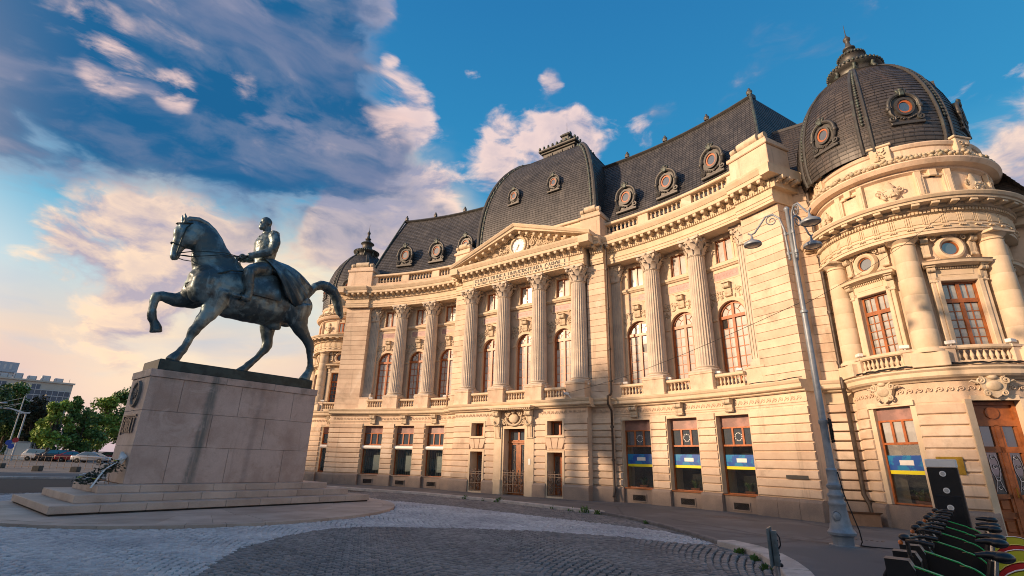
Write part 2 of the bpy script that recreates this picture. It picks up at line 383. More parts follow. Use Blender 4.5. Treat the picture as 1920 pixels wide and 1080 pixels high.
def arc(cx, cz, r, a0, a1, n): return [(cx+r*math.cos(a0+(a1-a0)*i/n), cz+r*math.sin(a0+(a1-a0)*i/n)) for i in range(n+1)]

# stroke lettering (capitals with serifs), unit height
GLY = {'F': [((.12,0),(.12,1),1),((.12,1),(.62,1),0),((.12,.53),(.5,.53),0)], 'U': [((.1,1),(.1,.3),1),((.1,.3),(.22,.05),1),((.22,.05),(.48,.05),0),((.48,.05),(.6,.3),0),((.6,.3),(.6,1),0)],
 'N': [((.1,0),(.1,1),0),((.1,1),(.62,0),1),((.62,0),(.62,1),0)], 'D': [((.1,0),(.1,1),1),((.1,1),(.4,1),0),((.4,1),(.65,.7),1),((.65,.7),(.65,.3),1),((.65,.3),(.4,0),1),((.4,0),(.1,0),0)],
 'A': [((.02,0),(.34,1),0),((.34,1),(.68,0),1),((.14,.36),(.56,.36),0)], 'T': [((.33,0),(.33,1),1),((.02,1),(.64,1),0)], 'I': [((.12,0),(.12,1),1)],
 'E': [((.1,0),(.1,1),1),((.1,1),(.58,1),0),((.1,.53),(.48,.53),0),((.1,0),(.6,0),0)], 'V': [((.02,1),(.34,0),1),((.34,0),(.66,1),0)],
 'R': [((.1,0),(.1,1),1),((.1,1),(.42,1),0),((.42,1),(.56,.76),1),((.56,.76),(.42,.52),1),((.42,.52),(.1,.52),0),((.36,.52),(.66,0),1)],
 'S': [((.56,.84),(.34,1),0),((.34,1),(.12,.82),0),((.12,.82),(.18,.6),1),((.18,.6),(.5,.42),1),((.5,.42),(.56,.2),1),((.56,.2),(.34,0),0),((.34,0),(.08,.18),0)],
 'C': [((.64,.82),(.4,1),0),((.4,1),(.14,.76),1),((.14,.76),(.14,.24),1),((.14,.24),(.4,0),1),((.4,0),(.66,.18),0)],
 'O': [((.38,1),(.12,.74),1),((.12,.74),(.12,.26),1),((.12,.26),(.38,0),1),((.38,0),(.64,.26),1),((.64,.26),(.64,.74),1),((.64,.74),(.38,1),1)],
 'L': [((.1,0),(.1,1),1),((.1,0),(.56,0),0)]}
GW = {'I': .3, 'A': .74, 'V': .72, 'N': .76, 'D': .78, 'O': .8, 'U': .74, 'T': .7, 'F': .68, ' ': .42}
def text(mb, txt, x0, z0, width, h, y, thick=.13, thin=.065, serif=True, depth=.02, sx=None):
    tot = sum(GW.get(ch, .7) for ch in txt); k = width/tot; x = x0
    for ch in txt:
        for (a, b, w) in GLY.get(ch, []):
            ax, az, bx, bz = x+a[0]*k, z0+a[1]*h, x+b[0]*k, z0+b[1]*h; t = (thick if w else thin)*h*.5
            dx, dz = bx-ax, bz-az; L = math.hypot(dx, dz); nx, nz = -dz/L*t, dx/L*t; ex, ez = dx/L*t*.6, dz/L*t*.6
            mb.prism([(ax+nx-ex, az+nz-ez), (bx+nx+ex, bz+nz+ez), (bx-nx+ex, bz-nz+ez), (ax-nx-ex, az-nz-ez)], y, y+depth)
            if serif and abs(dx) < .5*abs(dz):
                for (px, pz) in ((ax, az), (bx, bz)):
                    if pz < z0+.02*h or pz > z0+.98*h: mb.box(px-.085*h, px+.085*h, y, y+depth*.98, pz-(.05*h if pz > z0+.5*h else 0), pz+(.05*h if pz < z0+.5*h else 0))
        x += GW.get(ch, .7)*k

# ------------------------------------------------------------------ the library
LIB = empty('library_building', BO, BTH)
tag(LIB, 'ornate cream stone library with dark slate domes, columned front and clock pediment', 'building')
class Straight:
    flip = 1; us = 1
    def p(s, q, d, z): return (q, -d, z)
    def ang(s, q): return 0
class Wing:
    R = 21.1; U0 = 4.19; V0 = -.78; us = 1
    def __init__(s, side): s.side = side; s.flip = side
    def p(s, q, d, z):
        f = q/s.R; return (s.side*(s.U0+(s.R-d)*math.sin(f)), -(s.V0+s.R-(s.R-d)*math.cos(f)), z)
    def ang(s, q): return -s.side*q/s.R
class Round:
    RW = 2.5; us = 2.5*PI/180
    def __init__(s, side, C): s.side = side; s.flip = side; s.C = C
    def p(s, q, d, z):
        a = rad(q); r = s.RW+d; return (s.C[0]+s.side*r*math.sin(a), -(s.C[1]+r*math.cos(a)), z)
    def ang(s, q): return s.side*rad(q)
FP = Straight(); FWR = Wing(1); FWL = Wing(-1)
def part(name, mt=None, parent=LIB, loc=None, rz=0): return empty(name, loc or (0, 0, 0), rz, parent)
def put(fr, q, d, z): x, y, _ = fr.p(q, d, 0); return Vector((x, y, z)), fr.ang(q)

def courses(fr, par, s0, s1, d, z0, z1, n, gap=.05, ch=.022, back=.12, ns=4, mt=STONE, joined=False, jit=.004):
    h = (z1-z0)/n; J = MB()
    for i in range(n):
        za, zb = z0+i*h+gap*.5, z0+(i+1)*h-gap*.5; dd = d+random.uniform(-jit, jit)
        mb = J if joined else MB()
        mb.sweep(fr, [(d-back, za), (dd-ch, za), (dd, za+ch), (dd, zb-ch), (dd-ch, zb), (d-back, zb)], s0, s1, ns)
        if not joined: mb.build('stone_course', mt, par)
    if joined: J.build('stone_courses', mt, par)

# ---- shared meshes
def mesh_of(mb, name, mt, smooth=0):
    o = mb.build(name, mt, None, smooth); me = o.data; bpy.data.objects.remove(o); return me
def baluster_mesh(h=.37, r=.062):
    pr = [(.75, 0), (.75, .1), (.5, .12), (.42, .17), (.8, .32), (.95, .42), (.75, .56), (.42, .72), (.36, .82), (.6, .86), (.6, .89), (.75, .9), (.75, 1)]
    mb = MB().lathe([(a*r, b*h) for a, b in pr], 10); mb.box(-r*.95, r*.95, -r*.95, r*.95, -.004, h*.07); mb.box(-r*.95, r*.95, -r*.95, r*.95, h*.93, h+.004)
    return mesh_of(mb, 'baluster', STONE2, 50)
BAL = baluster_mesh(); BALT = baluster_mesh(.48, .075)
def col_meshes(z0, z1, rb, rt):
    zc = z1-.95; base = MB().bbox(-rb*1.3, rb*1.3, -rb*1.3, rb*1.3, z0, z0+.09, .012)
    base.lathe([(rb*1.26, z0+.09), (rb*1.32, z0+.12), (rb*1.26, z0+.16), (rb*1.12, z0+.17), (rb*1.08, z0+.2), (rb*1.14, z0+.22), (rb*1.17, z0+.25), (rb*1.1, z0+.275), (rb*1.02, z0+.28)], 32)
    def fl(r, z, a, k):
        if k in (0, 7): return r
        t = (a*24/(2*PI)) % 1; return r-.035*max(0, math.sin(PI*min(1, max(0, (t-.12)/.76))))**.6
    H = zc-z0-.28; pr = [(rb-(rb-rt)*(t**1.8), z0+.28+H*t) for t in (0, .012, .18, .36, .56, .78, .985, 1)]
    shaft = MB().lathe(pr, 24*6, fl=fl)
    cap = MB().lathe([(rt*1.02, zc), (rt*1.1, zc+.03), (rt*1.02, zc+.06), (rt*.98, zc+.1), (rt*1.0, zc+.4), (rt*1.15, zc+.66), (rt*1.42, zc+.8)], 20)
    for row, (zz, hh, n, off, rr) in enumerate(((zc+.07, .34, 8, 0, 1.04), (zc+.3, .36, 8, .5, 1.08))):
        for i in range(n):
            a = 2*PI*(i+off)/n; ca, sa = math.cos(a), math.sin(a); pts = []
            for t, out in ((0, 0), (.45, .03), (.8, .1), (1., .19), (.9, .25)):
                pts.append((rt*rr+out, zz+hh*t))
            vs = []; w = rt*.36
            for j, (r, z) in enumerate(pts):
                ww = w*(.8, 1, .95, .7, .35)[j]
                for e in (-1, 0, 1): vs.append((r*ca-e*ww*sa+(0 if e else .025)*ca, r*sa+e*ww*ca+(0 if e else .025)*sa, z))
            cap.add(vs, [(j*3+e, j*3+e+1, j*3+e+4, j*3+e+3) for j in range(4) for e in (0, 1)])
    for i in range(4):
        a = PI/4+i*PI/2; ca, sa = math.cos(a), math.sin(a)
        pth = [(rt*1.05*ca, rt*1.05*sa, zc+.5), (rt*1.35*ca, rt*1.35*sa, zc+.68), (rt*1.72*ca, rt*1.72*sa, zc+.78)]
        cap.tube(pth, [.05, .05, .05], 6); 
        M = Matrix.Rotation(a, 4, 'Z'); cap.ell((rt*1.68*ca, rt*1.68*sa, zc+.71), (.1, .055, .1), 10, 6, M)
        for q in (-1, 1):
            b = a+q*.42; cap.ell((rt*1.32*math.cos(b), rt*1.32*math.sin(b), zc+.7), (.06, .06, .075), 8, 5)
        b = i*PI/2; cap.ell((rt*1.36*math.cos(b), rt*1.36*math.sin(b), zc+.86), (.08, .08, .08), 8, 5)
    k = rt*1.5; pl = []
    for i in range(4):
        a = i*PI/2
        for t in (-1, -.5, 0, .5, 1):
            r = k*(1-.16*(1-t*t)); x, y = r, k*.98*t; pl.append((x*math.cos(a)-y*math.sin(a), x*math.sin(a)+y*math.cos(a)))
    cap.prism(pl, zc+.82, zc+.948, 'xy')
    return mesh_of(base, 'column_base', COLST, 40), mesh_of(shaft, 'shaft', COLST, 35), mesh_of(cap, 'capital', COLST, 60)
CB, CSH, CCAP = col_meshes(5.62, 12.0, .44, .38)
def column(fr, q, d=0, sy=1.):
    l, a = put(fr, q, d, 0); c = empty('column', l, a, LIB)
    for n, me in (('column_base', CB), ('shaft', CSH), ('capital', CCAP)): obj(n, me, c)
    return c
def pilaster(fr, q, d0, d1, hw=.36):
    l, a = put(fr, q, 0, 0); c = empty('pilaster', l, a, LIB); mb = MB(); n = 6; w = 2*hw/n
    for i in range(n):
        x = -hw+i*w
        mb.box(x, x+w*.34, -d1, -d0, 5.9, 11.05)
    mb.box(-hw, hw, -d1+.03, -d0, 5.9, 11.05); mb.bbox(-hw*1.15, hw*1.15, -d1-.06, -d0, 5.62, 5.9, .03); mb.box(-hw, hw, -d1-.004, -d0, 5.9, 5.99)
    mb.build('shaft', COLST, c)
    k = obj('capital', CCAP, c, (0, -(d0+.16), 0)); k.scale = (.98, .55, 1)
def pedestal_block(fr, q, d0, d1, hw, z0, z1, name='pedestal'):
    l, a = put(fr, q, 0, 0); mb = MB().bbox(-hw, hw, -d1, -d0, z0, z1-.08, .015); mb.bbox(-hw-.03, hw+.03, -d1-.03, -d0, z1-.085, z1, .012); mb.bbox(-hw-.03, hw+.03, -d1-.03, -d0, z0, z0+.1, .012)
    return mb.build(name, STONE, LIB, 0, l, a)
def balustrade(fr, s0, s1, d, z0, h=.63, n=8, w=.11, me=BAL, bh=.37, zb=.13, joined=False, ns=3):
    P = part('balustrade'); mb = MB().fbox(fr, s0, s1, d-w, d+w, z0, z0+zb, ns); mb.build('base_rail', STONE2, P)
    mb = MB().sweep(fr, [(d-w-.02, z0+zb+bh), (d+w+.01, z0+zb+bh), (d+w+.04, z0+zb+bh+.04), (d+w+.04, z0+h-.02), (d+w+.02, z0+h), (d-w-.02, z0+h), (d-w-.02, z0+zb+bh)], s0, s1, ns); mb.build('top_rail', STONE2, P)
    for i in range(n):
        q = s0+(s1-s0)*(i+.5)/n; l, a = put(fr, q, d, z0+zb); obj('baluster', me, P, l, a)

# ---- windows
def arch_pts(hw, zs, n=14): return [(hw*math.cos(PI-PI*i/n), zs+hw*math.sin(PI-PI*i/n)) for i in range(n+1)]
def arch_ring(mb, r0, r1, zs, z0, y0, y1, n=16):
    a = [(-r0, z0)]+arch_pts(r0, zs, n)+[(r0, z0)]; b = [(-r1, z0)]+arch_pts(r1, zs, n)+[(r1, z0)]
    vs = [(x, y, z) for (x, z) in a for y in (y0, y1)]+[(x, y, z) for (x, z) in b for y in (y0, y1)]; m = len(a); fs = []
    for i in range(m-1):
        A, B = 2*i, 2*m+2*i; fs += [(A, A+2, B+2, B), (A+1, B+1, B+3, A+3), (A, A+1, A+3, A+2), (B, B+2, B+3, B+1)]
    mb.add(vs, fs)
PANE_CACHE = {}
def pane_mesh(w, h, mt):
    k = (round(w, 3), round(h, 3), mt.name)
    if k not in PANE_CACHE: PANE_CACHE[k] = mesh_of(MB().box(-w/2, w/2, -.004, .004, -h/2, h/2), 'pane', mt)
    return PANE_CACHE[k]
def sector_mesh(r0, r1, a0, a1, mt):
    k = (r0, r1, round(a0, 3), round(a1, 3), mt.name)
    if k not in PANE_CACHE:
        pl = arc(0, 0, r1, a0, a1, 6)+(arc(0, 0, r0, a1, a0, 6) if r0 > 0 else [(0, 0)])
        PANE_CACHE[k] = mesh_of(MB().prism(pl, -.004, .004), 'pane', mt)
    return PANE_CACHE[k]
def put_pane(par, me, x, y, z, tilt=.006):
    o = obj('pane', me, par, (x, y, z)); o.rotation_euler = (random.uniform(-tilt, tilt), random.uniform(-.001, .001), random.uniform(-tilt, tilt)); return o
def join_pane(mb, x, z, w, h, y): mb.box(x-w/2, x+w/2, y-.004, y+.004, z-h/2, z+h/2)
ARCHF = {}
def arched_window(fr, q, d, hw=.69, z0=5.0, zs=8.1, single=True, curtain=0.):
    l, a = put(fr, q, d, 0); Wd = empty('arched_window', l, a, LIB); f = MB(); fw = .095
    arch_ring(f, hw-fw, hw, zs, z0, -.06, .06); f.box(-hw, hw, -.085, .05, zs-.07, zs+.07); f.box(-.06, .06, -.075, .055, z0, zs+hw-.03)
    f.box(-hw+fw, hw-fw, -.055, .045, z0, z0+.1)
    f.build('frame', WOOD, Wd); g = MB(); rows = 7; top = zs-.07; bot = z0+.1; hx = (hw-fw-.05)
    for sgn in (-1, 1):
        x = sgn*(.05+hx/2); g.box(x-.018, x+.018, -.02, .02, bot, top)
        for r in range(1, rows):
            z = bot+(top-bot)*r/rows; g.box(sgn*.05, sgn*(hw-fw), -.021, .021, z-.018, z+.018) if sgn > 0 else g.box(-(hw-fw), -.05, -.021, .021, z-.018, z+.018)
    ri = (hw-fw)*.52
    for t0, t1 in ((0, PI),): 
        pl = arc(0, zs+.07, ri, 0, PI, 12); g.tube([(x, 0, z) for x, z in pl], .014, 6)
    for an in (PI*.27, PI*.73): g.tube([(ri*math.cos(an), 0, zs+.07+ri*math.sin(an)), ((hw-.04)*math.cos(an), 0, zs+(hw-.04)*math.sin(an))], .014, 6)
    g.build('glazing_bars', WOOD, Wd); pw = hx/2-.013; ph = (top-bot)/rows-.024; J = MB()
    for sgn in (-1, 1):
        for cc in (0, 1):
            for r in range(rows):
                x = sgn*(.05+hx*(cc+.5)/2); z = bot+(top-bot)*(r+.5)/rows; mt = GLASSW if random.random() < curtain else GLASS
                if single: put_pane(Wd, pane_mesh(pw, ph, mt), x, 0, z)
                else: join_pane(J, x, z, pw, ph, random.uniform(-.004, .004))
    for (r0, r1, a0, a1) in ((0, ri-.01, .06, PI/2-.12), (0, ri-.01, PI/2+.12, PI-.06), (ri+.01, hw-fw-.045, .05, PI*.27-.03), (ri+.01, hw-fw-.02, PI*.27+.03, PI/2-.09), (ri+.01, hw-fw-.02, PI/2+.09, PI*.73-.03), (ri+.01, hw-fw-.045, PI*.73+.03, PI-.05)):
        me = sector_mesh(r0, r1, a0, a1, GLASSW if curtain > .4 else GLASS)
        put_pane(Wd, me, 0, 0, zs+.07)
    if not single: J.build('panes', GLASSW if curtain > .5 else GLASS, Wd)
    return Wd
def rect_window(fr, q, d, hw, z0, z1, cols=2, rows=1, fw=.06, mt=WOOD, glass=GLASS, transom=None, name='window'):
    l, a = put(fr, q, d, 0); Wd = empty(name, l, a, LIB); f = MB()
    for x in (-hw, hw-fw): f.box(x, x+fw, -.05, .05, z0, z1)
    f.box(-hw+fw, hw-fw, -.049, .049, z0, z0+fw); f.box(-hw+fw, hw-fw, -.049, .049, z1-fw, z1); f.box(-.045, .045, -.056, .04, z0+fw, z1-fw)
    if transom: f.box(-hw+fw, hw-fw, -.065, .04, transom-.07, transom+.06)
    f.build('frame', mt, Wd); g = MB(); hx = hw-fw-.045; zones = [(z0+fw, z1-fw, rows)] if not transom else [(z0+fw, transom-.07, rows), (transom+.06, z1-fw, 1)]
    for (a0, a1, nr) in zones:
        for sgn in (-1, 1):
            for cc in range(1, cols): x = sgn*(.045+hx*cc/cols); g.box(x-.014, x+.014, -.02, .02, a0, a1)
            for r in range(1, nr):
                z = a0+(a1-a0)*r/nr; xs = sorted((sgn*.045, sgn*(hw-fw))); g.box(xs[0], xs[1], -.021, .021, z-.014, z+.014)
            for cc in range(cols):
                for r in range(nr):
                    put_pane(Wd, pane_mesh(hx/cols-.02, (a1-a0)/nr-.02, glass), sgn*(.045+hx*(cc+.5)/cols), .004, a0+(a1-a0)*(r+.5)/nr)
    if g.v: g.build('glazing_bars', mt, Wd)
    return Wd

# ---- upper wall bay with an arched opening and a small square opening above it
def wall_bay(fr, b0, b1, c, hw, z0, zs, zt, d, dep, sh, za, zb):
    mb = MB(); f = fr.p; fl = fr.flip
    def quad(a, b, cc, e): mb.add([a, b, cc, e], [(0, 1, 2, 3) if fl > 0 else (3, 2, 1, 0)])
    def rect(s0, s1, y0, y1):
        if s1-s0 > 1e-4 and y1-y0 > 1e-4: quad(f(s0, d, y0), f(s1, d, y0), f(s1, d, y1), f(s0, d, y1))
    zA = zs+hw+.5
    rect(b0, c-hw, z0, zA); rect(c+hw, b1, z0, zA)
    ap = arch_pts(hw, zs, 16)
    for (x0, y0), (x1, y1) in zip(ap, ap[1:]): quad(f(c+x0, d, y0), f(c+x1, d, y1), f(c+x1, d, zA), f(c+x0, d, zA))
    rect(b0, b1, zA, za); rect(b0, c-sh, za, zb); rect(c+sh, b1, za, zb); rect(b0, b1, zb, zt)
    bd = [(-hw, z0)]+ap+[(hw, z0)]
    for (x0, y0), (x1, y1) in zip(bd, bd[1:]): quad(f(c+x0, d, y0), f(c+x0, d-dep, y0), f(c+x1, d-dep, y1), f(c+x1, d, y1))
    bd = [(-sh, za), (-sh, zb), (sh, zb), (sh, za), (-sh, za)]
    for (x0, y0), (x1, y1) in zip(bd, bd[1:]): quad(f(c+x0, d, y0), f(c+x0, d-dep, y0), f(c+x1, d-dep, y1), f(c+x1, d, y1))
    return mb.build('upper_wall', STONE, LIB)
def leaf_scatter(mb, pts, r=.07, y=-.03, seed=1):
    rg = random.Random(seed)
    for (x, z, an) in pts:
        s = r*rg.uniform(.7, 1.25); M = Matrix.Rotation(-an, 4, 'Y'); mb.ell((x, y+rg.uniform(-.015, .01), z), (s*1.7, s*.6, s*.62), 7, 5, M)
def spiral(mb, x, z, r, y, turns=1.6, w=.016, dirn=1, start=0, n=22):
    pts = []
    for i in range(n+1):
        t = i/n; a = start+dirn*turns*2*PI*t; rr = r*(1-.82*t); pts.append((x+rr*math.cos(a), y-.012*t, z+rr*math.sin(a)))
    mb.tube(pts, w, 5)
def scroll_bracket(w, h, dep, name='console', mt=CARVE):
    """S-scroll console: x width, from z=0 (top) down to -h, sticking out -y"""
    pr = []
    for i in range(13): a = PI/2-i*PI*1.25/12; pr.append((dep*.62+dep*.38*math.cos(a), -dep*.4+dep*.38*math.sin(a)))
    pr += [(dep*.42, -dep*1.0), (dep*.34, -h*.7)]
    for i in range(9): a = PI*.6-i*PI*1.2/8; pr.append((dep*.25+dep*.2*math.cos(a), -h+dep*.22+dep*.2*math.sin(a)))
    poly = [(0, 0)]+[(dep*.6, 0)]+pr[1:]+[(0, -h)]
    mb = MB(); n = len(poly)
    for x0, x1, k in ((-w/2, -w/6, 1.), (-w/6, w/6, .93), (w/6, w/2, 1.)):
        vs = [(x0, -a*k, b) for a, b in poly]+[(x1, -a*k, b) for a, b in poly]
        mb.add(vs, [tuple(range(n)), tuple(range(2*n-1, n-1, -1))]+[(i, (i+1) % n, (i+1) % n+n, i+n) for i in range(n)])
    mb.box(-w*.6, w*.6, -dep*1.05, 0, 0, .035)
    return mesh_of(mb, name, mt, 45)
CONS = scroll_bracket(.34, .52, .26); CONS_T = scroll_bracket(.2, .5, .2); CONS_B = scroll_bracket(.36, .8, .34); CONS_K = scroll_bracket(.4, .62, .3)
def modillion_mesh():
    mb = MB().bbox(-.085, .085, -.36, .02, .07, .20, .012); mb.tube([(-.08, -.06, .08), (.08, -.06, .08)], .075, 10); mb.tube([(-.07, -.3, .09), (.07, -.3, .09)], .05, 10); mb.ell((0, -.18, .07), (.06, .13, .05), 8, 5)
    return mesh_of(mb, 'modillion', STONE2, 50)
MODI = modillion_mesh()
def entablature(fr, s0, s1, face, ns, mods=True, top=13.42, back=-.62, step=.43, name='cornice', d0=True):
    f = face; P = part(name)
    MB().sweep(fr, [(back, 12.002), (f, 12.002), (f, 12.12), (f+.025, 12.125), (f+.025, 12.25), (f+.06, 12.27), (f+.06, 12.32), (f, 12.34), (f, 12.6), (f+.05, 12.62), (f+.05, 12.7), (f+.1, 12.72), (f+.1, 12.97), (f+.46, 12.975), (f+.47, 13.0), (f+.47, 13.14), (f+.5, 13.15), (f+.53, 13.2), (f+.6, 13.32), (f+.62, top-.03), (f+.62, top), (back, top+.01)], s0, s1, ns).build('moulding', STONE2, P)
    L = abs(s1-s0)*(1 if fr.us == 1 else fr.us); n = max(1, int(L/step)); lo, hi = min(s0, s1), max(s0, s1)
    for i in range(n):
        q = lo+(hi-lo)*(i+.5)/n; l, a = put(fr, q, f+.1, 12.762); obj('modillion', MODI, P, l, a)
    D_ = MB(); n = int(L/.115)
    for i in range(n):
        q = lo+(hi-lo)*(i+.5)/n; w = (hi-lo)/n*.29; D_.fbox(fr, q-w, q+w, f+.02, f+.095, 12.615, 12.715)
    D_.build('dentils', STONE2, P, kind='stuff')
    return P
def wave_frieze(fr, s0, s1, d, z, r=.085, step=.25):
    mb = MB(); L = abs(s1-s0)*(1 if fr.us == 1 else fr.us); n = max(1, int(L/step))
    for i in range(n):
        q = s0+(s1-s0)*(i+.5)/n; t = MB(); spiral(t, 0, 0, r, 0.008, 1.4, .015, -1, PI*.9, 14); t.tube([(-r*.9, 0, 0), (-r*1.3, 0, -r*.7), (-r*1.5, 0, -r*.95)], .015, 4)
        k = 1 if fr.us == 1 else 1/fr.us; mb.add([fr.p(q+x*k, d-y, z+zz) for x, y, zz in t.v], t.f)
    mb.build('wave_frieze', STONE, LIB, 60, kind='stuff')
LEDGE = [(-.4, 4.40), (.46, 4.40), (.50, 4.43), (.50, 4.47), (.62, 4.50), (.66, 4.54), (.66, 4.66), (.70, 4.70), (.74, 4.78), (.74, 4.81), (-.6, 4.835)]
def off(prof, k): return [(d+(k if d > -.3 else 0), z) for d, z in prof]

# ---- shop-type ground floor window set in a stone niche
def star(r): return [((r if i % 2 == 0 else r*.42)*math.sin(i*PI/5), (r if i % 2 == 0 else r*.42)*math.cos(i*PI/5)) for i in range(10)]
NICHE = mat('dark_room', (.045, .04, .036), .8, .3, 2)
SHOPGL = bpy.data.materials.new('clear_shop_glass'); SHOPGL.use_nodes = True
_n = NG(SHOPGL.node_tree); _n.n.clear(); _o = _n.node('ShaderNodeOutputMaterial'); _m = _n.node('ShaderNodeMixShader'); _m.inputs[0].default_value = .11
_t = _n.node('ShaderNodeBsdfTransparent'); _t.inputs[0].default_value = (.82, .86, .85, 1); _g = _n.node('ShaderNodeBsdfGlossy'); _g.inputs['Roughness'].default_value = .03
_n.l.new(_t.outputs[0], _m.inputs[1]); _n.l.new(_g.outputs[0], _m.inputs[2]); _n.l.new(_m.outputs[0], _o.inputs[0])
def shop_window(fr, q, d, hw, style, z0=.75, z1=3.85):
    l, a = put(fr, q, d, 0); Wd = empty('shop_window', l, a, LIB)
    n = MB(); n.add([(-hw-.1, .03, z0-.05), (hw+.1, .03, z0-.05), (hw+.1, .75, z0-.05), (-hw-.1, .75, z0-.05), (-hw-.1, .03, z1+.05), (hw+.1, .03, z1+.05), (hw+.1, .75, z1+.05), (-hw-.1, .75, z1+.05)], [(0, 1, 2, 3), (7, 6, 5, 4), (2, 6, 7, 3), (0, 3, 7, 4), (1, 5, 6, 2)])
    n.build('display_recess', NICHE, Wd)
    MB().box(-hw, hw, -.02, .03, 3.32, z1).build('marble_panel', MARB, Wd)
    f = MB(); zt0, zt1 = 2.56, 3.318; fw = .055
    for x in (-hw, hw-fw): f.box(x, x+fw, -.05, .025, z0, zt1)
    f.box(-hw+fw, hw-fw, -.049, .024, zt1-fw, zt1); f.box(-hw+fw, hw-fw, -.049, .024, zt0, zt0+.07); f.box(-hw+fw, hw-fw, -.03, .024, z0, z0+.05)
    w3 = 2*(hw-fw)/3
    for i in (-1, 1): f.box(i*w3/2-.04, i*w3/2+.04, -.045, .02, zt0+.07, zt1-fw)
    f.build('frame', WOOD if style != 'left' else WOOD, Wd)
    for i in (-1, 0, 1): put_pane(Wd, pane_mesh(w3-.09, zt1-fw-zt0-.075, GLASSC if (style == 'beige') else GLASSB), i*w3, .0, (zt0+.07+zt1-fw)/2)
    g = MB().box(-hw+fw, hw-fw, -.004, .004, z0+.05, zt0); g.build('pane', SHOPGL, Wd)
    if style in ('band', 'beige'):
        MB().box(-hw+fw, hw-fw, -.012, -.007, 1.80, 2.24).build('blue_film', BLUE, Wd)
        MB().box(-hw+fw, hw-fw, -.012, -.007, 1.685, 1.796).build('yellow_film', YEL, Wd)
        MB().bbox(-.2, .24, -.0165, -.0125, 1.95, 2.10, .002).build('blank_label', WHITE, Wd)
    if style == 'band':
        s = MB()
        for i in range(12): s.prism([(.15*math.sin(i*PI/6)+x, 2.93+.15*math.cos(i*PI/6)+z) for x, z in star(.032)], -.012, -.006)
        s.build('star_ring', WHITE, Wd)
    if style == 'left':
        A = MB(); A.tube([(-hw-.04, -.13, 2.42), (hw+.04, -.13, 2.42)], .12, 14); A.build('rolled_awning', WHITE, Wd, 40)
        MB().bbox(-.02, .52, .16, .2, 1.0, 1.95, .01).build('white_board', OFFW, Wd)
        c = MB()
        for i in range(9): x = -hw+.1+i*(2*hw-.2)/8; c.box(x-.05, x+.045, .24+.03*(i % 2), .26+.03*(i % 2), z0, 2.4)
        c.build('blind_strips', mat('blind_cloth', (.10, .098, .09), .8) if 'blind_cloth' not in MATS else MATS['blind_cloth'], Wd)
    return Wd, l, a

def vent(fr, q, d, w=.36):
    l, a = put(fr, q, d, 0); V = empty('vent_grille', l, a, LIB); m = MB()
    for (x0, x1, za, zb) in ((-w, w, .47, .51), (-w, w, .19, .23), (-w, -w+.04, .23, .47), (w-.04, w, .23, .47)): m.box(x0, x1, -.03, .02, za, zb)
    m.build('frame', GRAN, V); MB().box(-w+.04, w-.04, .0, .02, .23, .47).build('dark_backing', BLACK, V); g = MB()
    for i in range(-4, 12):
        for sg in (1, -1):
            xa = -w+.04+i*.062*1.1; pts = [(xa, .23), (xa+sg*.24, .47)]
            x0, x1 = pts[0][0], pts[1][0]
            if min(x0, x1) > -w+.03 and max(x0, x1) < w-.03: g.tube([(x0, -.015, .23), (x1, -.015, .47)], .009, 4)
    g.build('lattice', PIPE, V)

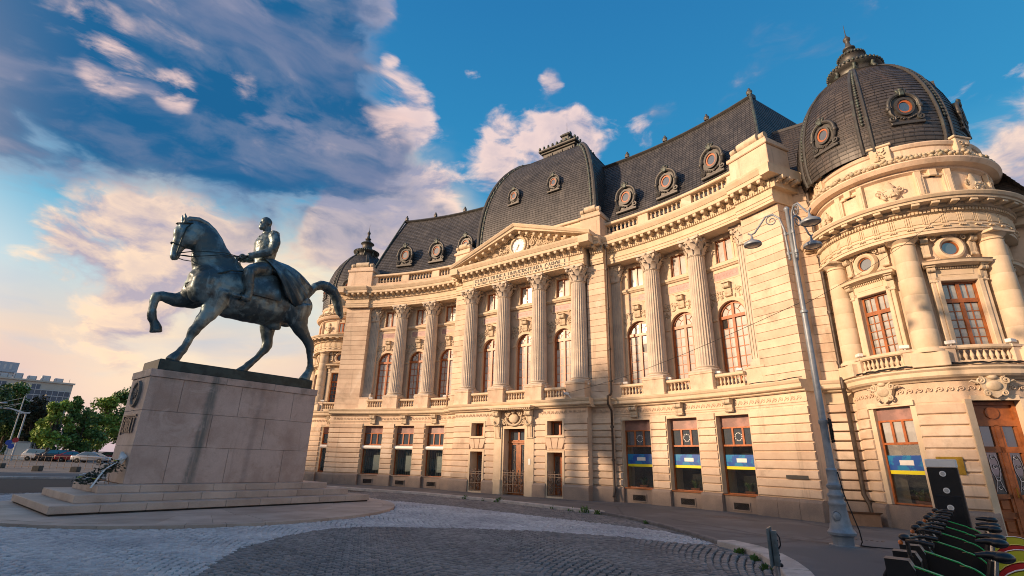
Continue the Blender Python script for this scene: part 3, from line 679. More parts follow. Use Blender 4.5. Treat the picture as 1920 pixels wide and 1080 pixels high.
SI, SA, SB, SO = 1.30, 3.65, 6.14, 8.47
BAYC = ((SI+SA)/2, (SA+SB)/2, (SB+SO)/2)
POTS = []
def plant_at(l, a, x, y, z): 
    c, s_ = math.cos(a), math.sin(a); w = LIB.matrix_basis @ Vector((l.x+x*c-y*s_, l.y+x*s_+y*c, z)); POTS.append(w)
LIB_M = Matrix.Translation(BO) @ Matrix.Rotation(BTH, 4, 'Z')
def bay_dressing(fr, q, d, hw, zs, key=True):
    """arch ring, impost, keystone, spandrel carving, plaque, small-window surround"""
    l, a = put(fr, q, d, 0)
    m = MB(); arch_ring(m, hw, hw+.15, zs, zs, -.05, .02); 
    for sg in (-1, 1):
        x0, x1 = sorted((sg*(hw-.015), sg*(hw+.3))); m.bbox(x0, x1, -.075, .0, zs-.13, zs, .02)
        x0, x1 = sorted((sg*hw, sg*(hw+.13))); m.box(x0, x1, -.03, .02, 4.84, zs-.13)
    m.build('arch_surround', STONE2, LIB, 40, l, a)
    ko = obj('keystone', CONS_K, LIB, (l.x, l.y, 9.60), a); ko.scale = (.82, .85, 1)
    c = MB(); pts = []; rg = random.Random(int(q*100))
    for sg in (-1, 1):
        for i in range(26):
            x = rg.uniform(.2, .98); z = rg.uniform(8.45, 9.42)
            if math.hypot(x, z-zs) > hw+.22 and z < 9.4: pts.append((sg*x, z, rg.uniform(0, PI)))
        for (cx, cz, r) in ((.46, 9.2, .15), (.78, 9.12, .18), (.88, 8.78, .12)): spiral(c, sg*cx, cz, r, -.02, 1.4, .026, sg, PI/2, 16)
    leaf_scatter(c, pts, .055, -.02, 3); c.build('spandrel_carving', CARVE, LIB, 60, l, a, kind='stuff')
    p = MB(); p.bbox(-.62, .62, -.045, .01, 9.84, 10.2, .012); PL = p.build('plaque', PLAQ, LIB, 0, l, a)
    fr_ = MB(); 
    for (x0, x1, z0, z1) in ((-.7, .7, 10.2, 10.255), (-.7, .7, 9.785, 9.84), (-.7, -.62, 9.84, 10.2), (.62, .7, 9.84, 10.2)): fr_.box(x0, x1, -.055, .01, z0, z1)
    for sg in (-1, 1): spiral(fr_, sg*.76, 10.02, .12, -.03, 1.5, .024, sg, PI/2, 14); spiral(fr_, sg*.4, 9.76, .05, -.03, 1.2, .015, sg, PI, 10)
    rg = random.Random(int(q*31))
    fr_.build('plaque_frame', STONE2, PL, 45)
    g = MB(); x = -.5
    while x < .5: w = rg.uniform(.03, .07); g.box(x, x+w, -.052, -.044, 9.96+rg.uniform(-.02, .02), 10.09); x += w+rg.uniform(.02, .05)
    g.build('worn_relief', PLAQ, PL)
    s = MB(); sh = .42
    for sg in (-1, 1):
        x0, x1 = sorted((sg*sh, sg*(sh+.11))); s.bbox(x0, x1, -.055, .01, 10.66, 11.82, .01); x0, x1 = sorted((sg*(sh+.11), sg*(sh+.24))); s.bbox(x0, x1, -.03, .01, 10.62, 11.62, .01)
    s.bbox(-sh-.16, sh+.16, -.06, .01, 11.82, 11.94, .01); s.bbox(-.09, .09, -.10, 0, 11.76, 11.99, .015)
    s.build('small_window_surround', STONE2, LIB, 0, l, a)

def wing(fr, right):
    base = part('ground_floor_wall'); hw = .78; segs = [(.75, 1.70), (3.26, 4.10), (5.66, 6.52), (8.08, 10.55)]
    cb = (2.48, 4.88, 7.30)
    m = MB()
    for s0, s1 in segs: m.fbox(fr, s0, s1, -.7, .35, .0, 3.96, 4)
    m.fbox(fr, .75, 10.55, -.7, .37, 3.952, 4.42, 14)
    for c in cb: m.fbox(fr, c-hw, c+hw, -.7, .345, 3.85, 3.948, 2)
    m.build('wall_core', STONE, base)
    for k, (s0, s1) in enumerate(segs): courses(fr, base, s0+(.02 if k else 0), s1-(.02 if k < 3 else 0), .425, .80, 3.90, 10, ns=5 if k == 3 else 2)
    # plinth blocks
    for k, (s0, s1) in enumerate(segs):
        n = 1 if k < 3 else 3
        for i in range(n):
            a_, b_ = s0-.05+(s1-s0+.1)*i/n, s0-.05+(s1-s0+.1)*(i+1)/n
            MB().sweep(fr, [(-.2, .06), (.53, .06), (.53, .68), (.50, .74), (.44, .78), (-.2, .785)], a_+.006, b_-.006, 2).build('plinth_block', GRAN, base)
    for i, c in enumerate(cb):
        m = MB().fbox(fr, c-hw+.055, c+hw-.055, -.2, .36, .06, .72, 2); m.build('plinth_panel', GRAN, base)
        MB().fbox(fr, c-hw+.0, c+hw-.0, -.1, .42, .722, .765, 2).build('window_sill', WOODL if right else GRAN, base)
        vent(fr, c, .368)
        Wd, l, a = shop_window(fr, c, .06, hw-.04, 'band' if right else 'left')
        if right: POTS.append((LIB_M @ Matrix.Translation(l) @ Matrix.Rotation(a, 4, 'Z')) @ Vector((.12 if i else -.0, .2, .71)))
        s = MB()
        for sg in (-1, 1): x0, x1 = sorted((sg*(hw-.04), sg*(hw-.002))); s.box(x0, x1, -.33, .06, .77, 3.84)
        s.box(-hw+.04, hw-.04, -.33, .05, 3.76, 3.849); s.build('window_reveal', STONE2, LIB, 0, l, a)
        l2, a2 = put(fr, c, .44, 4.38); obj('console', CONS, LIB, l2, a2)
    wave_frieze(fr, .9, 10.4, .385, 4.20)
    MB().sweep(fr, [(.3, 4.04), (.40, 4.04), (.40, 4.075), (.3, 4.075)], .75, 10.55, 14).build('string_moulding', STONE2, LIB)
    MB().sweep(fr, LEDGE, .75, 10.62, 14).build('ledge', STONE2, LIB)
    # upper floor
    b = (.85, SA, SB, 8.74)
    for i in range(3):
        c = BAYC[i]; wall_bay(fr, b[i], b[i+1], c, .69, 4.8, 8.1, 12.0, -.48, .26, .42, 10.68, 11.8)
        arched_window(fr, c, -.66, .69, 4.9, 8.1, single=right, curtain=.97 if right else .6); rect_window(fr, c, -.60, .42, 10.68, 11.8, 1, 1, glass=GLASSW, name='small_window')
        bay_dressing(fr, c, -.48, .69, 8.1)
        e0 = (SI+.42, SA+.5, SB+.5)[i]; e1 = (SA-.5, SB-.5, SO-.42)[i]
        MB().sweep(fr, [(-.6, 10.36), (-.38, 10.38), (-.34, 10.44), (-.3, 10.46), (-.3, 10.56), (-.38, 10.6), (-.5, 10.62)], (SI+.36, SA+.2, SB+.2)[i], (SA-.2, SB-.2, SO-.36)[i], 3).build('sill_band', STONE2, LIB)
        balustrade(fr, e0, e1, .24, 4.836, n=8)
    m = MB()
    m.build
    for q in (SA, SB): column(fr, q); pedestal_block(fr, q, -.55, .55, .55, 4.836, 5.62)
    for q in (SI, SO): pilaster(fr, q, -.5, -.20); pedestal_block(fr, q, -.6, .2, .42, 4.836, 5.62)
    entablature(fr, .80, 8.78, .30, 12)
    # pavilion
    pv = part('pavilion_wall'); MB().fbox(fr, 8.76, 10.50, -1.6, .13, 4.82, 12.0, 4).build('wall_core', STONE, pv)
    courses(fr, pv, 8.74, 10.53, .20, 4.84, 11.98, 21, gap=.014, ch=.008, back=.5, ns=3, jit=.003)
    entablature(fr, 8.76, 10.58, .46, 4, back=-1.6)
    # return of the pavilion cornice (faces the tower)
    m = MB(); m.fbox(fr, 10.58, 10.78, -1.2, .5, 12.6, 12.97); m.fbox(fr, 10.58, 11.05, -1.2, 1.07, 12.985, 13.41); m.build('cornice_return', STONE2, LIB)
    for i in range(3):
        l, a = put(fr, 10.78, .35-.42*i, 12.762); obj('modillion', MODI, LIB, l, a+fr.side*PI/2)
    # parapet with balusters, attic block
    m = MB().fbox(fr, .9, 8.8, -.15, .28, 13.4, 13.84, 12); m.build('parapet_base', STONE, LIB)
    MB().sweep(fr, [(-.17, 14.34), (.30, 14.34), (.34, 14.37), (.34, 14.46), (.3, 14.5), (-.17, 14.5), (-.17, 14.34)], .9, 8.8, 12).build('parapet_rail', STONE2, LIB)
    gs = ((1.2, 3.2), (3.8, 5.8), (6.35, 8.35)); ps = [(.9, 1.2), (3.2, 3.8), (5.8, 6.35), (8.35, 8.8)]
    for s0, s1 in ps: MB().fbox(fr, s0, s1, -.1, .24, 13.83, 14.35, 2).build('parapet_pier', STONE, LIB)
    P = part('parapet_balustrade')
    for s0, s1 in gs:
        for i in range(8): l, a = put(fr, s0+(s1-s0)*(i+.5)/8, .07, 13.845); obj('baluster', BALT, P, l, a)
    l, a = put(fr, 9.68, 0, 0); m = MB().bbox(-.95, .95, -.50, .9, 13.40, 14.72, .02); m.bbox(-1.02, 1.02, -.57, .95, 14.722, 14.9, .03); m.bbox(-.9, .9, -.42, .85, 14.902, 15.12, .02)
    m.bbox(-.6, .6, -.505, -.49, 13.75, 14.45, .005); B = m.build('attic_block', STONE, LIB, 0, l, a)
    m = MB(); m.tube([(-.5, -.25, 15.32), (.5, -.25, 15.32)], .22, 12)
    for sg in (-1, 1): m.tube([(sg*.62, -.3, 15.26), (sg*.86, -.3, 15.26)], .15, 12); m.ell((sg*.72, -.34, 15.22), (.14, .16, .14), 10, 6)
    m.bbox(-.55, .55, -.2, .7, 15.12, 15.5, .06); m.build('scroll_crest', CARVE, B, 45)

wing(FWR, True); wing(FWL, False)

# ------------------------------------------------------------------ slate roofs
def slate_surface(rows, name, mt, par=LIB, step=.016, uvk=None):
    """rows: list of polylines bottom to top (same length); stepped so each course overhangs the one below"""
    mb = MB(); n = len(rows[0]); acc = 0
    for i in range(len(rows)-1):
        a, b = rows[i], rows[i+1]; vs = []; uv = []; L = (Vector(b[n//2])-Vector(a[n//2])).length; run = 0
        for j in range(n):
            A, B = Vector(a[j]), Vector(b[j]); t0 = Vector(a[min(j+1, n-1)])-Vector(a[max(j-1, 0)]); nn = t0.cross(B-A); nn = nn.normalized() if nn.length > 1e-9 else Vector((0, 0, 1))
            if j: run += (Vector(a[j])-Vector(a[j-1])).length
            vs += [A-nn*0, A+nn*step, B]; u = run if uvk is None else uvk[j]; uv += [(u+(i % 2)*.12, acc)]*2+[(u+(i % 2)*.12, acc+.155)]
        fs = []
        for j in range(n-1): k = 3*j; fs += [(k, k+3, k+4, k+1), (k+1, k+4, k+5, k+2)]
        mb.add(vs, fs, uv); acc += .16
    return mb.build(name, mt, par)
def mansard(fr, right):
    n = 40; rows = []; hip = []; sg = fr.side
    for i in range(n+1):
        t = i/n; d = -.42-2.55*t-.25*math.sin(PI*t)*-.3; z = 13.9+6.45*t; se = 9.75-1.5*t
        pl = [fr.p(-1.0+(se+1.0)*j/10, d, z) for j in range(11)]; hp = [fr.p(se, d-(8-abs(d)-0)*j/4, z) for j in range(5)]
        rows.append(pl if sg > 0 else pl[::-1]); hip.append(hp if sg > 0 else hp[::-1])
    R = part('mansard_roof'); slate_surface(rows, 'slate_courses', SLATE, R); slate_surface(hip, 'slate_courses', SLATE, R)
    MB().sweep(fr, [(-3.3, 20.3), (-2.9, 20.28), (-2.82, 20.36), (-2.86, 20.44), (-3.0, 20.54), (-3.3, 20.54)], -1.0, 8.3, 8).build('ridge_capping', LEAD, R)
    e = MB().tube([fr.p(9.78-1.5*i/10, -.38-2.5*i/10+.03, 13.9+6.5*i/10) for i in range(11)], .075, 8); e.build('hip_roll', ZINCG, R, 40)
    k = MB()
    for q in (1.2, 3.5, 5.9, 8.2):
        x, y, _ = fr.p(q, -2.95, 0); k.ell((x, y, 20.66), (.16, .12, .17), 10, 7); k.ell((x, y, 20.84), (.07, .07, .09), 8, 5); k.box(x-.12, x+.12, y-.1, y+.1, 20.5, 20.58)
    k.build('ridge_ornament', LEAD, R, 60)
mansard(FWR, True); mansard(FWL, False)
def dormer(loc, a, k=1., back=.9, orange=False, par=LIB):
    """round-windowed dormer; local origin at its centre, facing -y"""
    Dm = empty('dormer', loc, a, par); Dm.scale = (k, k, k); m = MB()
    body = [(-.52, -.78), (.52, -.78), (.50, .1)]+arc(0, .12, .5, 0, PI, 12)+[(-.50, .1)]
    m.prism(body, -.06, back); m.build('dormer_body', LEAD, Dm, 40)
    m = MB(); arch = arc(0, .12, .60, -.25, PI+.25, 16); m.tube([(x, -.10, z) for x, z in arch], .085, 8); m.tube([(x*.86, -.12, .12+(z-.12)*.86) for x, z in arch], .035, 6)
    m.bbox(-.66, .66, -.16, .2, -.92, -.78, .02)
    for sg in (-1, 1):
        spiral(m, sg*.56, -.58, .16, -.10, 1.4, .05, sg, PI/2, 16); m.ell((sg*.62, -.1, -.02), (.12, .11, .15), 8, 6); m.tube([(sg*.60, -.09, -.05), (sg*.58, -.1, -.3), (sg*.46, -.1, -.5)], [.09, .07, .05], 6)
        for i in range(4): m.ell((sg*(.1+.1*i), -.10, -.62+.05*i), (.08, .05, .05), 7, 5)
    m.build('dormer_frame', LEAD, Dm, 60)
    m = MB(); m.bbox(-.1, .1, -.22, .1, .58, .86, .03); m.ell((0, -.14, .9), (.14, .1, .1), 8, 6)
    for sg in (-1, 1): m.ell((sg*.14, -.14, .8), (.07, .07, .15), 8, 5, Matrix.Rotation(sg*.5, 4, 'Y'))
    m.build('dormer_crest', ZINCG, Dm, 60)
    ring = MB(); N_ = 28
    def oval(r0, r1, y0, y1, ax=.8, nm='x', mt=None):
        vs = []
        for i in range(N_):
            t = 2*PI*i/N_; c_, s_ = math.cos(t)*ax, math.sin(t)
            vs += [(r0*c_, y0, r0*s_), (r1*c_, y0, r1*s_), (r1*c_, y1, r1*s_), (r0*c_, y1, r0*s_)]
        fs = [(4*i+e, 4*((i+1) % N_)+e, 4*((i+1) % N_)+(e+1) % 4, 4*i+(e+1) % 4) for i in range(N_) for e in range(4)]
        return MB().add(vs, fs).build(nm, mt, Dm, 40)
    oval(.36, .47, -.17, 0, .82, 'oval_moulding', LEAD); oval(.26, .37, -.12, 0, .82, 'oval_frame', COPW)
    MB().prism([(.27*.82*math.cos(2*PI*i/24), .27*math.sin(2*PI*i/24)) for i in range(24)], -.085, -.07).build('pane', GLASSB, Dm)
    return Dm
for fr in (FWR, FWL):
    for q in (1.92, 4.38, 6.98):
        l, a = put(fr, q, -.98, 16.42); dormer(l, a, 1.0, .75)

# ------------------------------------------------------------------ central dome
def dome_center():
    n = 46; rows = {k: [] for k in 'frlb'}; R = part('central_dome'); vc = -5.6
    def prof(t): return math.sqrt(max(0, 1-t**2.3))
    H0, H1 = 15.35, 22.75
    for i in range(n+1):
        t = i/n; th = t; z = H0+(H1-H0)*t; e = prof(t); hu = 1.5+3.0*e; hv = 1.4+3.15*e
        for k, A, B in (('f', (-hu, -(vc+hv)), (hu, -(vc+hv))), ('r', (hu, -(vc+hv)), (hu, -(vc-hv))), ('b', (hu, -(vc-hv)), (-hu, -(vc-hv))), ('l', (-hu, -(vc-hv)), (-hu, -(vc+hv)))):
            rows[k].append([(A[0]+(B[0]-A[0])*j/8, A[1]+(B[1]-A[1])*j/8, z) for j in range(9)])
    for k in 'frlb': slate_surface(rows[k], 'slate_courses', SLATE, R)
    for su, sv in ((1, 1), (-1, 1), (1, -1), (-1, -1)):
        pts = []
        for i in range(19):
            t = i/18; e = prof(t*.995); pts.append((su*(1.5+3.0*e), -(vc+sv*(1.4+3.15*e)), H0+(H1-H0)*t))
        MB().tube(pts, .13, 8).build('hip_roll', LEAD, R, 40)
        m = MB()
        for side in (0, 1):
            p2 = [(p[0]-su*.26*(1-side), p[1]+sv*.26*side, p[2]) for p in pts]; m.tube(p2, .07, 6)
            for i, p in enumerate(p2[:-1]):
                if i % 1 == 0: m.ell(p, (.10, .10, .15), 7, 5)
        m.build('hip_ornament', ZINCG, R, 60)
    # crown
    C = part('dome_crown'); cy = -vc; z = H1-.12
    m = MB(); m.bbox(-1.5, 1.5, cy-1.45, cy+1.45, z, z+.22, .03); m.bbox(-1.34, 1.34, cy-1.28, cy+1.28, z+.2, z+1.0, .02); m.bbox(-1.46, 1.46, cy-1.4, cy+1.4, z+.98, z+1.12, .03); m.bbox(-1.62, 1.62, cy-1.56, cy+1.56, z+1.12, z+1.32, .05)
    m.build('crown_box', LEAD, C)
    for i in (-1, 0, 1):
        for (ax, sg) in ((0, -1), (1, 1), (1, -1)):
            p = MB(); p.bbox(-.34, .34, -.06, .05, z+.32, z+.88, .02); p.bbox(-.2, .2, -.1, .0, z+.44, z+.76, .02); p.ell((0, -.1, z+.6), (.09, .05, .09), 8, 5)
            if ax == 0: p.build('crown_panel', LEAD, C, 40, (i*.86, cy-1.29, 0))
            else: p.build('crown_panel', LEAD, C, 40, (sg*1.35, cy+i*.8, 0), sg*PI/2)
    k = MB()
    for i in range(9):
        for yy in (-1.5, 1.5): k.ell((-1.5+.375*i, cy+yy, z+1.42), (.10, .10, .14), 7, 5)
    for i in range(7):
        for xx in (-1.56, 1.56): k.ell((xx, cy-1.2+.4*i, z+1.42), (.10, .10, .14), 7, 5)
    k.build('crown_cresting', ZINCG, C, 60)
    r = MB(); hb, ht = 1.35, .42
    vs = [(-hb, cy-hb*.86, z+1.32), (hb, cy-hb*.86, z+1.32), (hb, cy+hb*.86, z+1.32), (-hb, cy+hb*.86, z+1.32), (-ht, cy-ht, z+2.25), (ht, cy-ht, z+2.25), (ht, cy+ht, z+2.25), (-ht, cy+ht, z+2.25)]
    r.add(vs, [(0, 1, 5, 4), (1, 2, 6, 5), (2, 3, 7, 6), (3, 0, 4, 7), (4, 5, 6, 7)])
    for (a_, b_, c_, d_) in ((0, 1, 4, 5), (1, 2, 5, 6), (2, 3, 6, 7), (3, 0, 7, 4)):
        for t in (0, .25, .5, .75): 
            p0 = Vector(vs[a_]).lerp(Vector(vs[b_]), t); p1 = Vector(vs[c_]).lerp(Vector(vs[d_]), t); r.tube([p0, p1], .05, 6)
    r.build('crown_roof', LEAD, C, 40)
    f = MB(); f.bbox(-.42, .42, cy-.42, cy+.42, z+2.25, z+2.42, .04); f.bbox(-.3, .3, cy-.3, cy+.3, z+2.42, z+2.75, .03); f.bbox(-.42, .42, cy-.42, cy+.42, z+2.75, z+2.92, .06)
    f.tube([(-.34, cy, z+3.05), (.34, cy, z+3.05)], .17, 10); f.tube([(0, cy, z+3.1), (0, cy, z+4.1)], [.02, .008], 5); f.build('crown_finial', LEAD, C, 45)
    for u in (-1.6, 1.55): dormer((u, -(vc+1.4+3.15*prof(.44)+.12), 18.75), 0, .72, 1.2, par=LIB)
dome_center()

# ------------------------------------------------------------------ portico
def portico():
    fr = FP; base = part('portico_wall'); dF = .425
    # front openings: main door u in [-.95,.95] surround; side doors +-2.58
    segs = []
    for sg in (-1, 1):
        for (a_, b_) in ((1.3, 2.0), (3.12, 4.42)):
            segs.append(tuple(sorted((sg*a_, sg*b_))))
    m = MB()
    for s0, s1 in segs: m.fbox(fr, s0, s1, -.7, .35, 0, 3.96)
    for sg in (-1, 1):
        s0, s1 = sorted((sg*2.0, sg*3.12)); m.fbox(fr, s0, s1, -.7, .35, 2.34, 3.05); m.fbox(fr, s0, s1, -.7, .35, 3.78, 3.96)
    m.fbox(fr, -4.42, 4.42, -.7, .355, 3.955, 4.42); m.fbox(fr, -.95, .95, -.7, .3, 3.42, 3.95)
    m.build('wall_core', STONE, base)
    for s0, s1 in segs: courses(fr, base, s0, s1, dF, .80, 3.90, 10, ns=1)
    for s0, s1 in segs: MB().sweep(fr, [(-.2, .06), (.53, .06), (.53, .68), (.50, .74), (.44, .78), (-.2, .785)], s0-.04, s1+.04, 1).build('plinth_block', GRAN, base)
    for sg in (-1, 1):
        s0, s1 = sorted((sg*4.42, sg*5.5)); MB().fbox(fr, s0, s1, -.9, -.12, 0, 4.42).build('wall_core', STONE, base)
        courses(fr, base, s0, s1-.03 if sg > 0 else s1, -.03, .80, 3.90, 10, ns=1)
        MB().sweep(fr, [(-.6, .06), (.08, .06), (.08, .68), (.05, .74), (.0, .78), (-.6, .785)], s0, s1, 1).build('plinth_block', GRAN, base)
        MB().sweep(fr, off(LEDGE, -.46), s0+(.0 if sg < 0 else .28), s1-(.28 if sg < 0 else 0), 1).build('ledge', STONE2, LIB)
        wave_frieze(fr, s0+.05, s1-.05, -.08, 4.2)
    MB().sweep(fr, LEDGE, -4.7, 4.7, 1).build('ledge', STONE2, LIB)
    wave_frieze(fr, -4.35, -1.5, .375, 4.2); wave_frieze(fr, 1.5, 4.35, .375, 4.2)
    # side doors and windows over them
    for sg in (-1, 1):
        c = sg*2.56; Dr = empty('side_door', (c, -.36, 0), 0, LIB); m = MB()
        for x in (-.56, .44): m.box(x, x+.12, -.09, .3, .2, 2.33)
        m.box(-.44, .44, -.09, .3, 2.24, 2.33); m.box(-.56, .56, -.1, .75, .07, .2); m.build('stone_frame', STONE2, Dr)
        m = MB(); m.box(-.44, .44, .55, .6, .2, 2.24)
        for x in (-.44, .0): m.box(x+.01, x+.08, .52, .56, .2, 2.24); m.box(x+.36, x+.43, .52, .56, .2, 2.24); m.box(x+.08, x+.36, .52, .56, .2, .7); m.box(x+.08, x+.36, .52, .56, 2.1, 2.24)
        m.build('door_leaf', WOOD, Dr); g = MB()
        for x in (-.22, .22): g.box(x-.13, x+.13, .535, .545, .75, 2.06)
        g.build('pane', GLASSB, Dr); MB().box(-.44, -.435, .0, .55, .2, 2.24).build('side_lining', STONE2, Dr)
        ir = MB()
        for x in (-.22, .22):
            for i in range(3): ir.tube([(x+.06*(i-1), .515, .8), (x+.06*(i-1), .515, 2.0)], .008, 4)
            spiral(ir, x, 1.0, .09, .512, 1.3, .009); spiral(ir, x, 1.75, .09, .512, 1.3, .009)
        ir.build('door_ironwork', IRON, Dr)
        gate((c, -.42, 0), .46, 1, 1.2, LIB)
        s = MB(); s.bbox(-.56, .56, -.085, .3, 2.95, 3.06, .01); s.bbox(-.56, .56, -.085, .3, 3.77, 3.88, .01)
        for x in (-.56, .44): s.bbox(x, x+.12, -.085, .3, 3.06, 3.77, .01)
        s.build('upper_window_surround', STONE2, LIB, 0, (c, -.36, 0))
        rect_window(FP, c, -.12, .44, 3.06, 3.77, 1, 1, name='mezzanine_window')
        k = MB()
        for x0, x1, t0, t1 in ((-.12, .12, -.2, .2), (-.42, -.16, -.62, -.25), (.16, .42, .25, .62)):
            k.prism([(x0, 2.42), (x1, 2.42), (t1, 2.92), (t0, 2.92)], -.085, .0)
        k.build('voussoirs', STONE, LIB, 0, (c, -.36, 0))
    # main door
    Dr = empty('main_door', (0, -.36, 0), 0, LIB); m = MB()
    for sg in (-1, 1):
        x0, x1 = sorted((sg*.80, sg*1.31)); m.box(x0, x1, -.10, .3, .07, 4.0); x0, x1 = sorted((sg*.68, sg*.8)); m.box(x0, x1, -.04, .5, .07, 3.42)
        x0, x1 = sorted((sg*.78, sg*1.33)); m.bbox(x0, x1, -.16, .3, .06, .85, .02)
    m.box(-.8, .8, -.05, .5, 3.42, 3.56); m.build('door_surround', STONE2, Dr)
    m = MB(); m.box(-.68, .68, .46, .5, .12, 3.42)
    for (x0, x1, z0, z1) in ((-.68, -.58, .12, 3.42), (.58, .68, .12, 3.42), (-.06, .06, .12, 3.42), (-.58, .58, 3.3, 3.42), (-.58, .58, 2.62, 2.86), (-.58, -.06, .12, .9), (.06, .58, .12, .9), (-.58, -.48, .9, 2.62), (-.16, -.06, .9, 2.62), (.06, .16, .9, 2.62), (.48, .58, .9, 2.62)): m.box(x0, x1, .40, .47, z0, z1)
    m.bbox(-.7, .7, .34, .47, 2.70, 2.80, .02); m.build('door_leaf', WOODL, Dr); g = MB()
    for x in (-.32, .32): g.box(x-.17, x+.17, .445, .455, .9, 2.62); g.box(x-.26, x+.26, .445, .455, 2.86, 3.3)
    g.build('pane', GLASSB, Dr); ir = MB()
    for x in (-.32, .32):
        for dx in (-.1, .1): ir.tube([(x+dx, .43, 1.0), (x+dx*.5, .43, 1.3), (x+dx, .43, 1.7), (x+dx*.4, .43, 2.2), (x+dx, .43, 2.55)], .012, 5)
        for z in (1.2, 1.75, 2.3): spiral(ir, x, z, .1, .43, 1.3, .011)
    ir.build('door_ironwork', IRON, Dr); gate((0, -.40, 0), .68, 2, 1.2, LIB)
    for sg in (-1, 1):
        obj('door_console', CONS_B, LIB, (sg*1.06, -.46, 4.32)); w = MB(); arcp = [(sg*1.06+.17*math.cos(PI+PI*i/8), -.6, 3.78+.17*math.sin(PI+PI*i/8)) for i in range(9)]
        for p in arcp: w.ell(p, (.06, .06, .06), 7, 5)
        w.build('console_garland', CARVE, LIB, 60)
        f = MB(); 
        for i in range(4): x = sg*1.06-.13+i*.087; f.box(x-.03, x+.03, -.54, -.45, 2.98, 3.52)
        f.box(sg*1.06-.2, sg*1.06+.2, -.52, -.45, 2.92, 2.98); f.build('fluted_drop', STONE2, LIB)
    m = MB(); m.bbox(-1.42, 1.42, -.98, -.3, 4.45, 4.56, .02); m.bbox(-1.36, 1.36, -.86, -.3, 4.38, 4.45, .01)
    for i in range(20): x = -1.28+i*2.56/19; m.box(x-.04, x+.04, -.93, -.8, 4.385, 4.452)
    m.build('door_hood', STONE2, LIB)
    c = MB(); M = Matrix.Rotation(0, 4, 'X'); c.ell((0, -.47, 3.95), (.32, .10, .24), 16, 10)
    for i in range(22):
        a_ = PI*(1.0+i/21); x, z = .5*math.cos(a_), 3.98+.38*math.sin(a_); c.ell((x, -.47, z), (.075, .07, .065), 7, 5)
    for sg in (-1, 1):
        spiral(c, sg*.45, 4.2, .16, -.47, 1.6, .04, sg, PI/2, 18); spiral(c, sg*.62, 3.75, .13, -.45, 1.5, .035, -sg, PI/2, 16); spiral(c, sg*.3, 4.28, .1, -.5, 1.4, .03, sg, 0, 14)
        leaf_scatter(c, [(sg*random.uniform(.4, .85), random.uniform(3.65, 4.3), random.uniform(0, PI)) for _ in range(16)], .06, -.44, 5)
    c.ell((0, -.52, 4.3), (.13, .1, .13), 8, 6); c.build('door_cartouche', CARVE, LIB, 60)
    MB().bbox(.98, 1.12, -.475, -.455, 1.62, 1.92, .004).build('door_notice', WHITE, LIB)
    # upper floor
    cu = (-3.84, -1.28, 1.28, 3.84); b = (-4.35, -1.28, 1.28, 4.35)
    for i in range(3):
        c = (i-1)*2.56; wall_bay(fr, b[i], b[i+1], c, .62, 4.8, 8.2, 12.0, -.50, .26, .42, 10.68, 11.75)
        arched_window(fr, c, -.68, .62, 4.9, 8.2, True, .97); rect_window(fr, c, -.62, .42, 10.68, 11.75, 1, 1, glass=GLASSW, name='small_window'); bay_dressing(fr, c, -.50, .62, 8.2)
        MB().sweep(fr, [(-.6, 10.36), (-.4, 10.38), (-.36, 10.44), (-.32, 10.46), (-.32, 10.56), (-.4, 10.6), (-.52, 10.62)], cu[i]+.2, cu[i+1]-.2, 1).build('sill_band', STONE2, LIB)
        balustrade(fr, cu[i]+.5, cu[i+1]-.5, .24, 4.836, n=9)
    for u in cu: column(fr, u); pedestal_block(fr, u, -.58, .55, .54, 4.836, 5.62)
    for sg in (-1, 1):
        s0, s1 = sorted((sg*4.30, sg*5.35)); pv = part('portico_pier'); MB().fbox(fr, s0+.02, s1-.02, -1.0, -.2, 4.82, 12.0).build('wall_core', STONE, pv)
        courses(fr, pv, s0, s1, -.13, 4.84, 11.98, 21, gap=.014, ch=.008, back=.5, ns=1, jit=.003)
        entablature(fr, s0+(.3 if sg > 0 else 0), s1-(.3 if sg < 0 else 0), -.05, 1, step=.5, back=-.9)
    entablature(fr, -4.40, 4.40, .38, 1, back=-.66)
    # short wing-side returns of the portico cornice
    m = MB()
    for sg in (-1, 1): s0, s1 = sorted((sg*4.40, sg*5.05)); m.fbox(fr, s0, s1, -.6, 1.0, 13.0, 13.415)
    m.build('cornice_return', STONE2, LIB)
    # inscription
    I = part('inscription_panel'); m = MB()
    m.box(-3.42, 3.42, -.425, -.37, 12.13, 12.565); m.build('panel', mat('inscription_stone', (.66, .56, .42), .75, .15, 2), I)
    f = MB()
    for (x0, x1, z0, z1) in ((-3.5, 3.5, 12.565, 12.6), (-3.5, 3.5, 12.09, 12.13), (-3.5, -3.42, 12.13, 12.565), (3.42, 3.5, 12.13, 12.565)): f.box(x0, x1, -.435, -.37, z0, z1)
    f.build('panel_border', STONE2, I)
    t = MB(); text(t, 'FUNDATIUNEA UNIVERSITARA CAROL I', -3.3, 12.175, 6.6, .335, -.434, .20, .125, depth=.012); t.build('lettering', mat('letter_black', (.03, .027, .024), .6), I)
    # pediment
    Pd = part('pediment'); apex = 15.30; zb = 13.43
    MB().prism([(-4.6, zb), (4.6, zb), (0, 15.05)], -.25, .3).build('tympanum', CARVE, Pd)
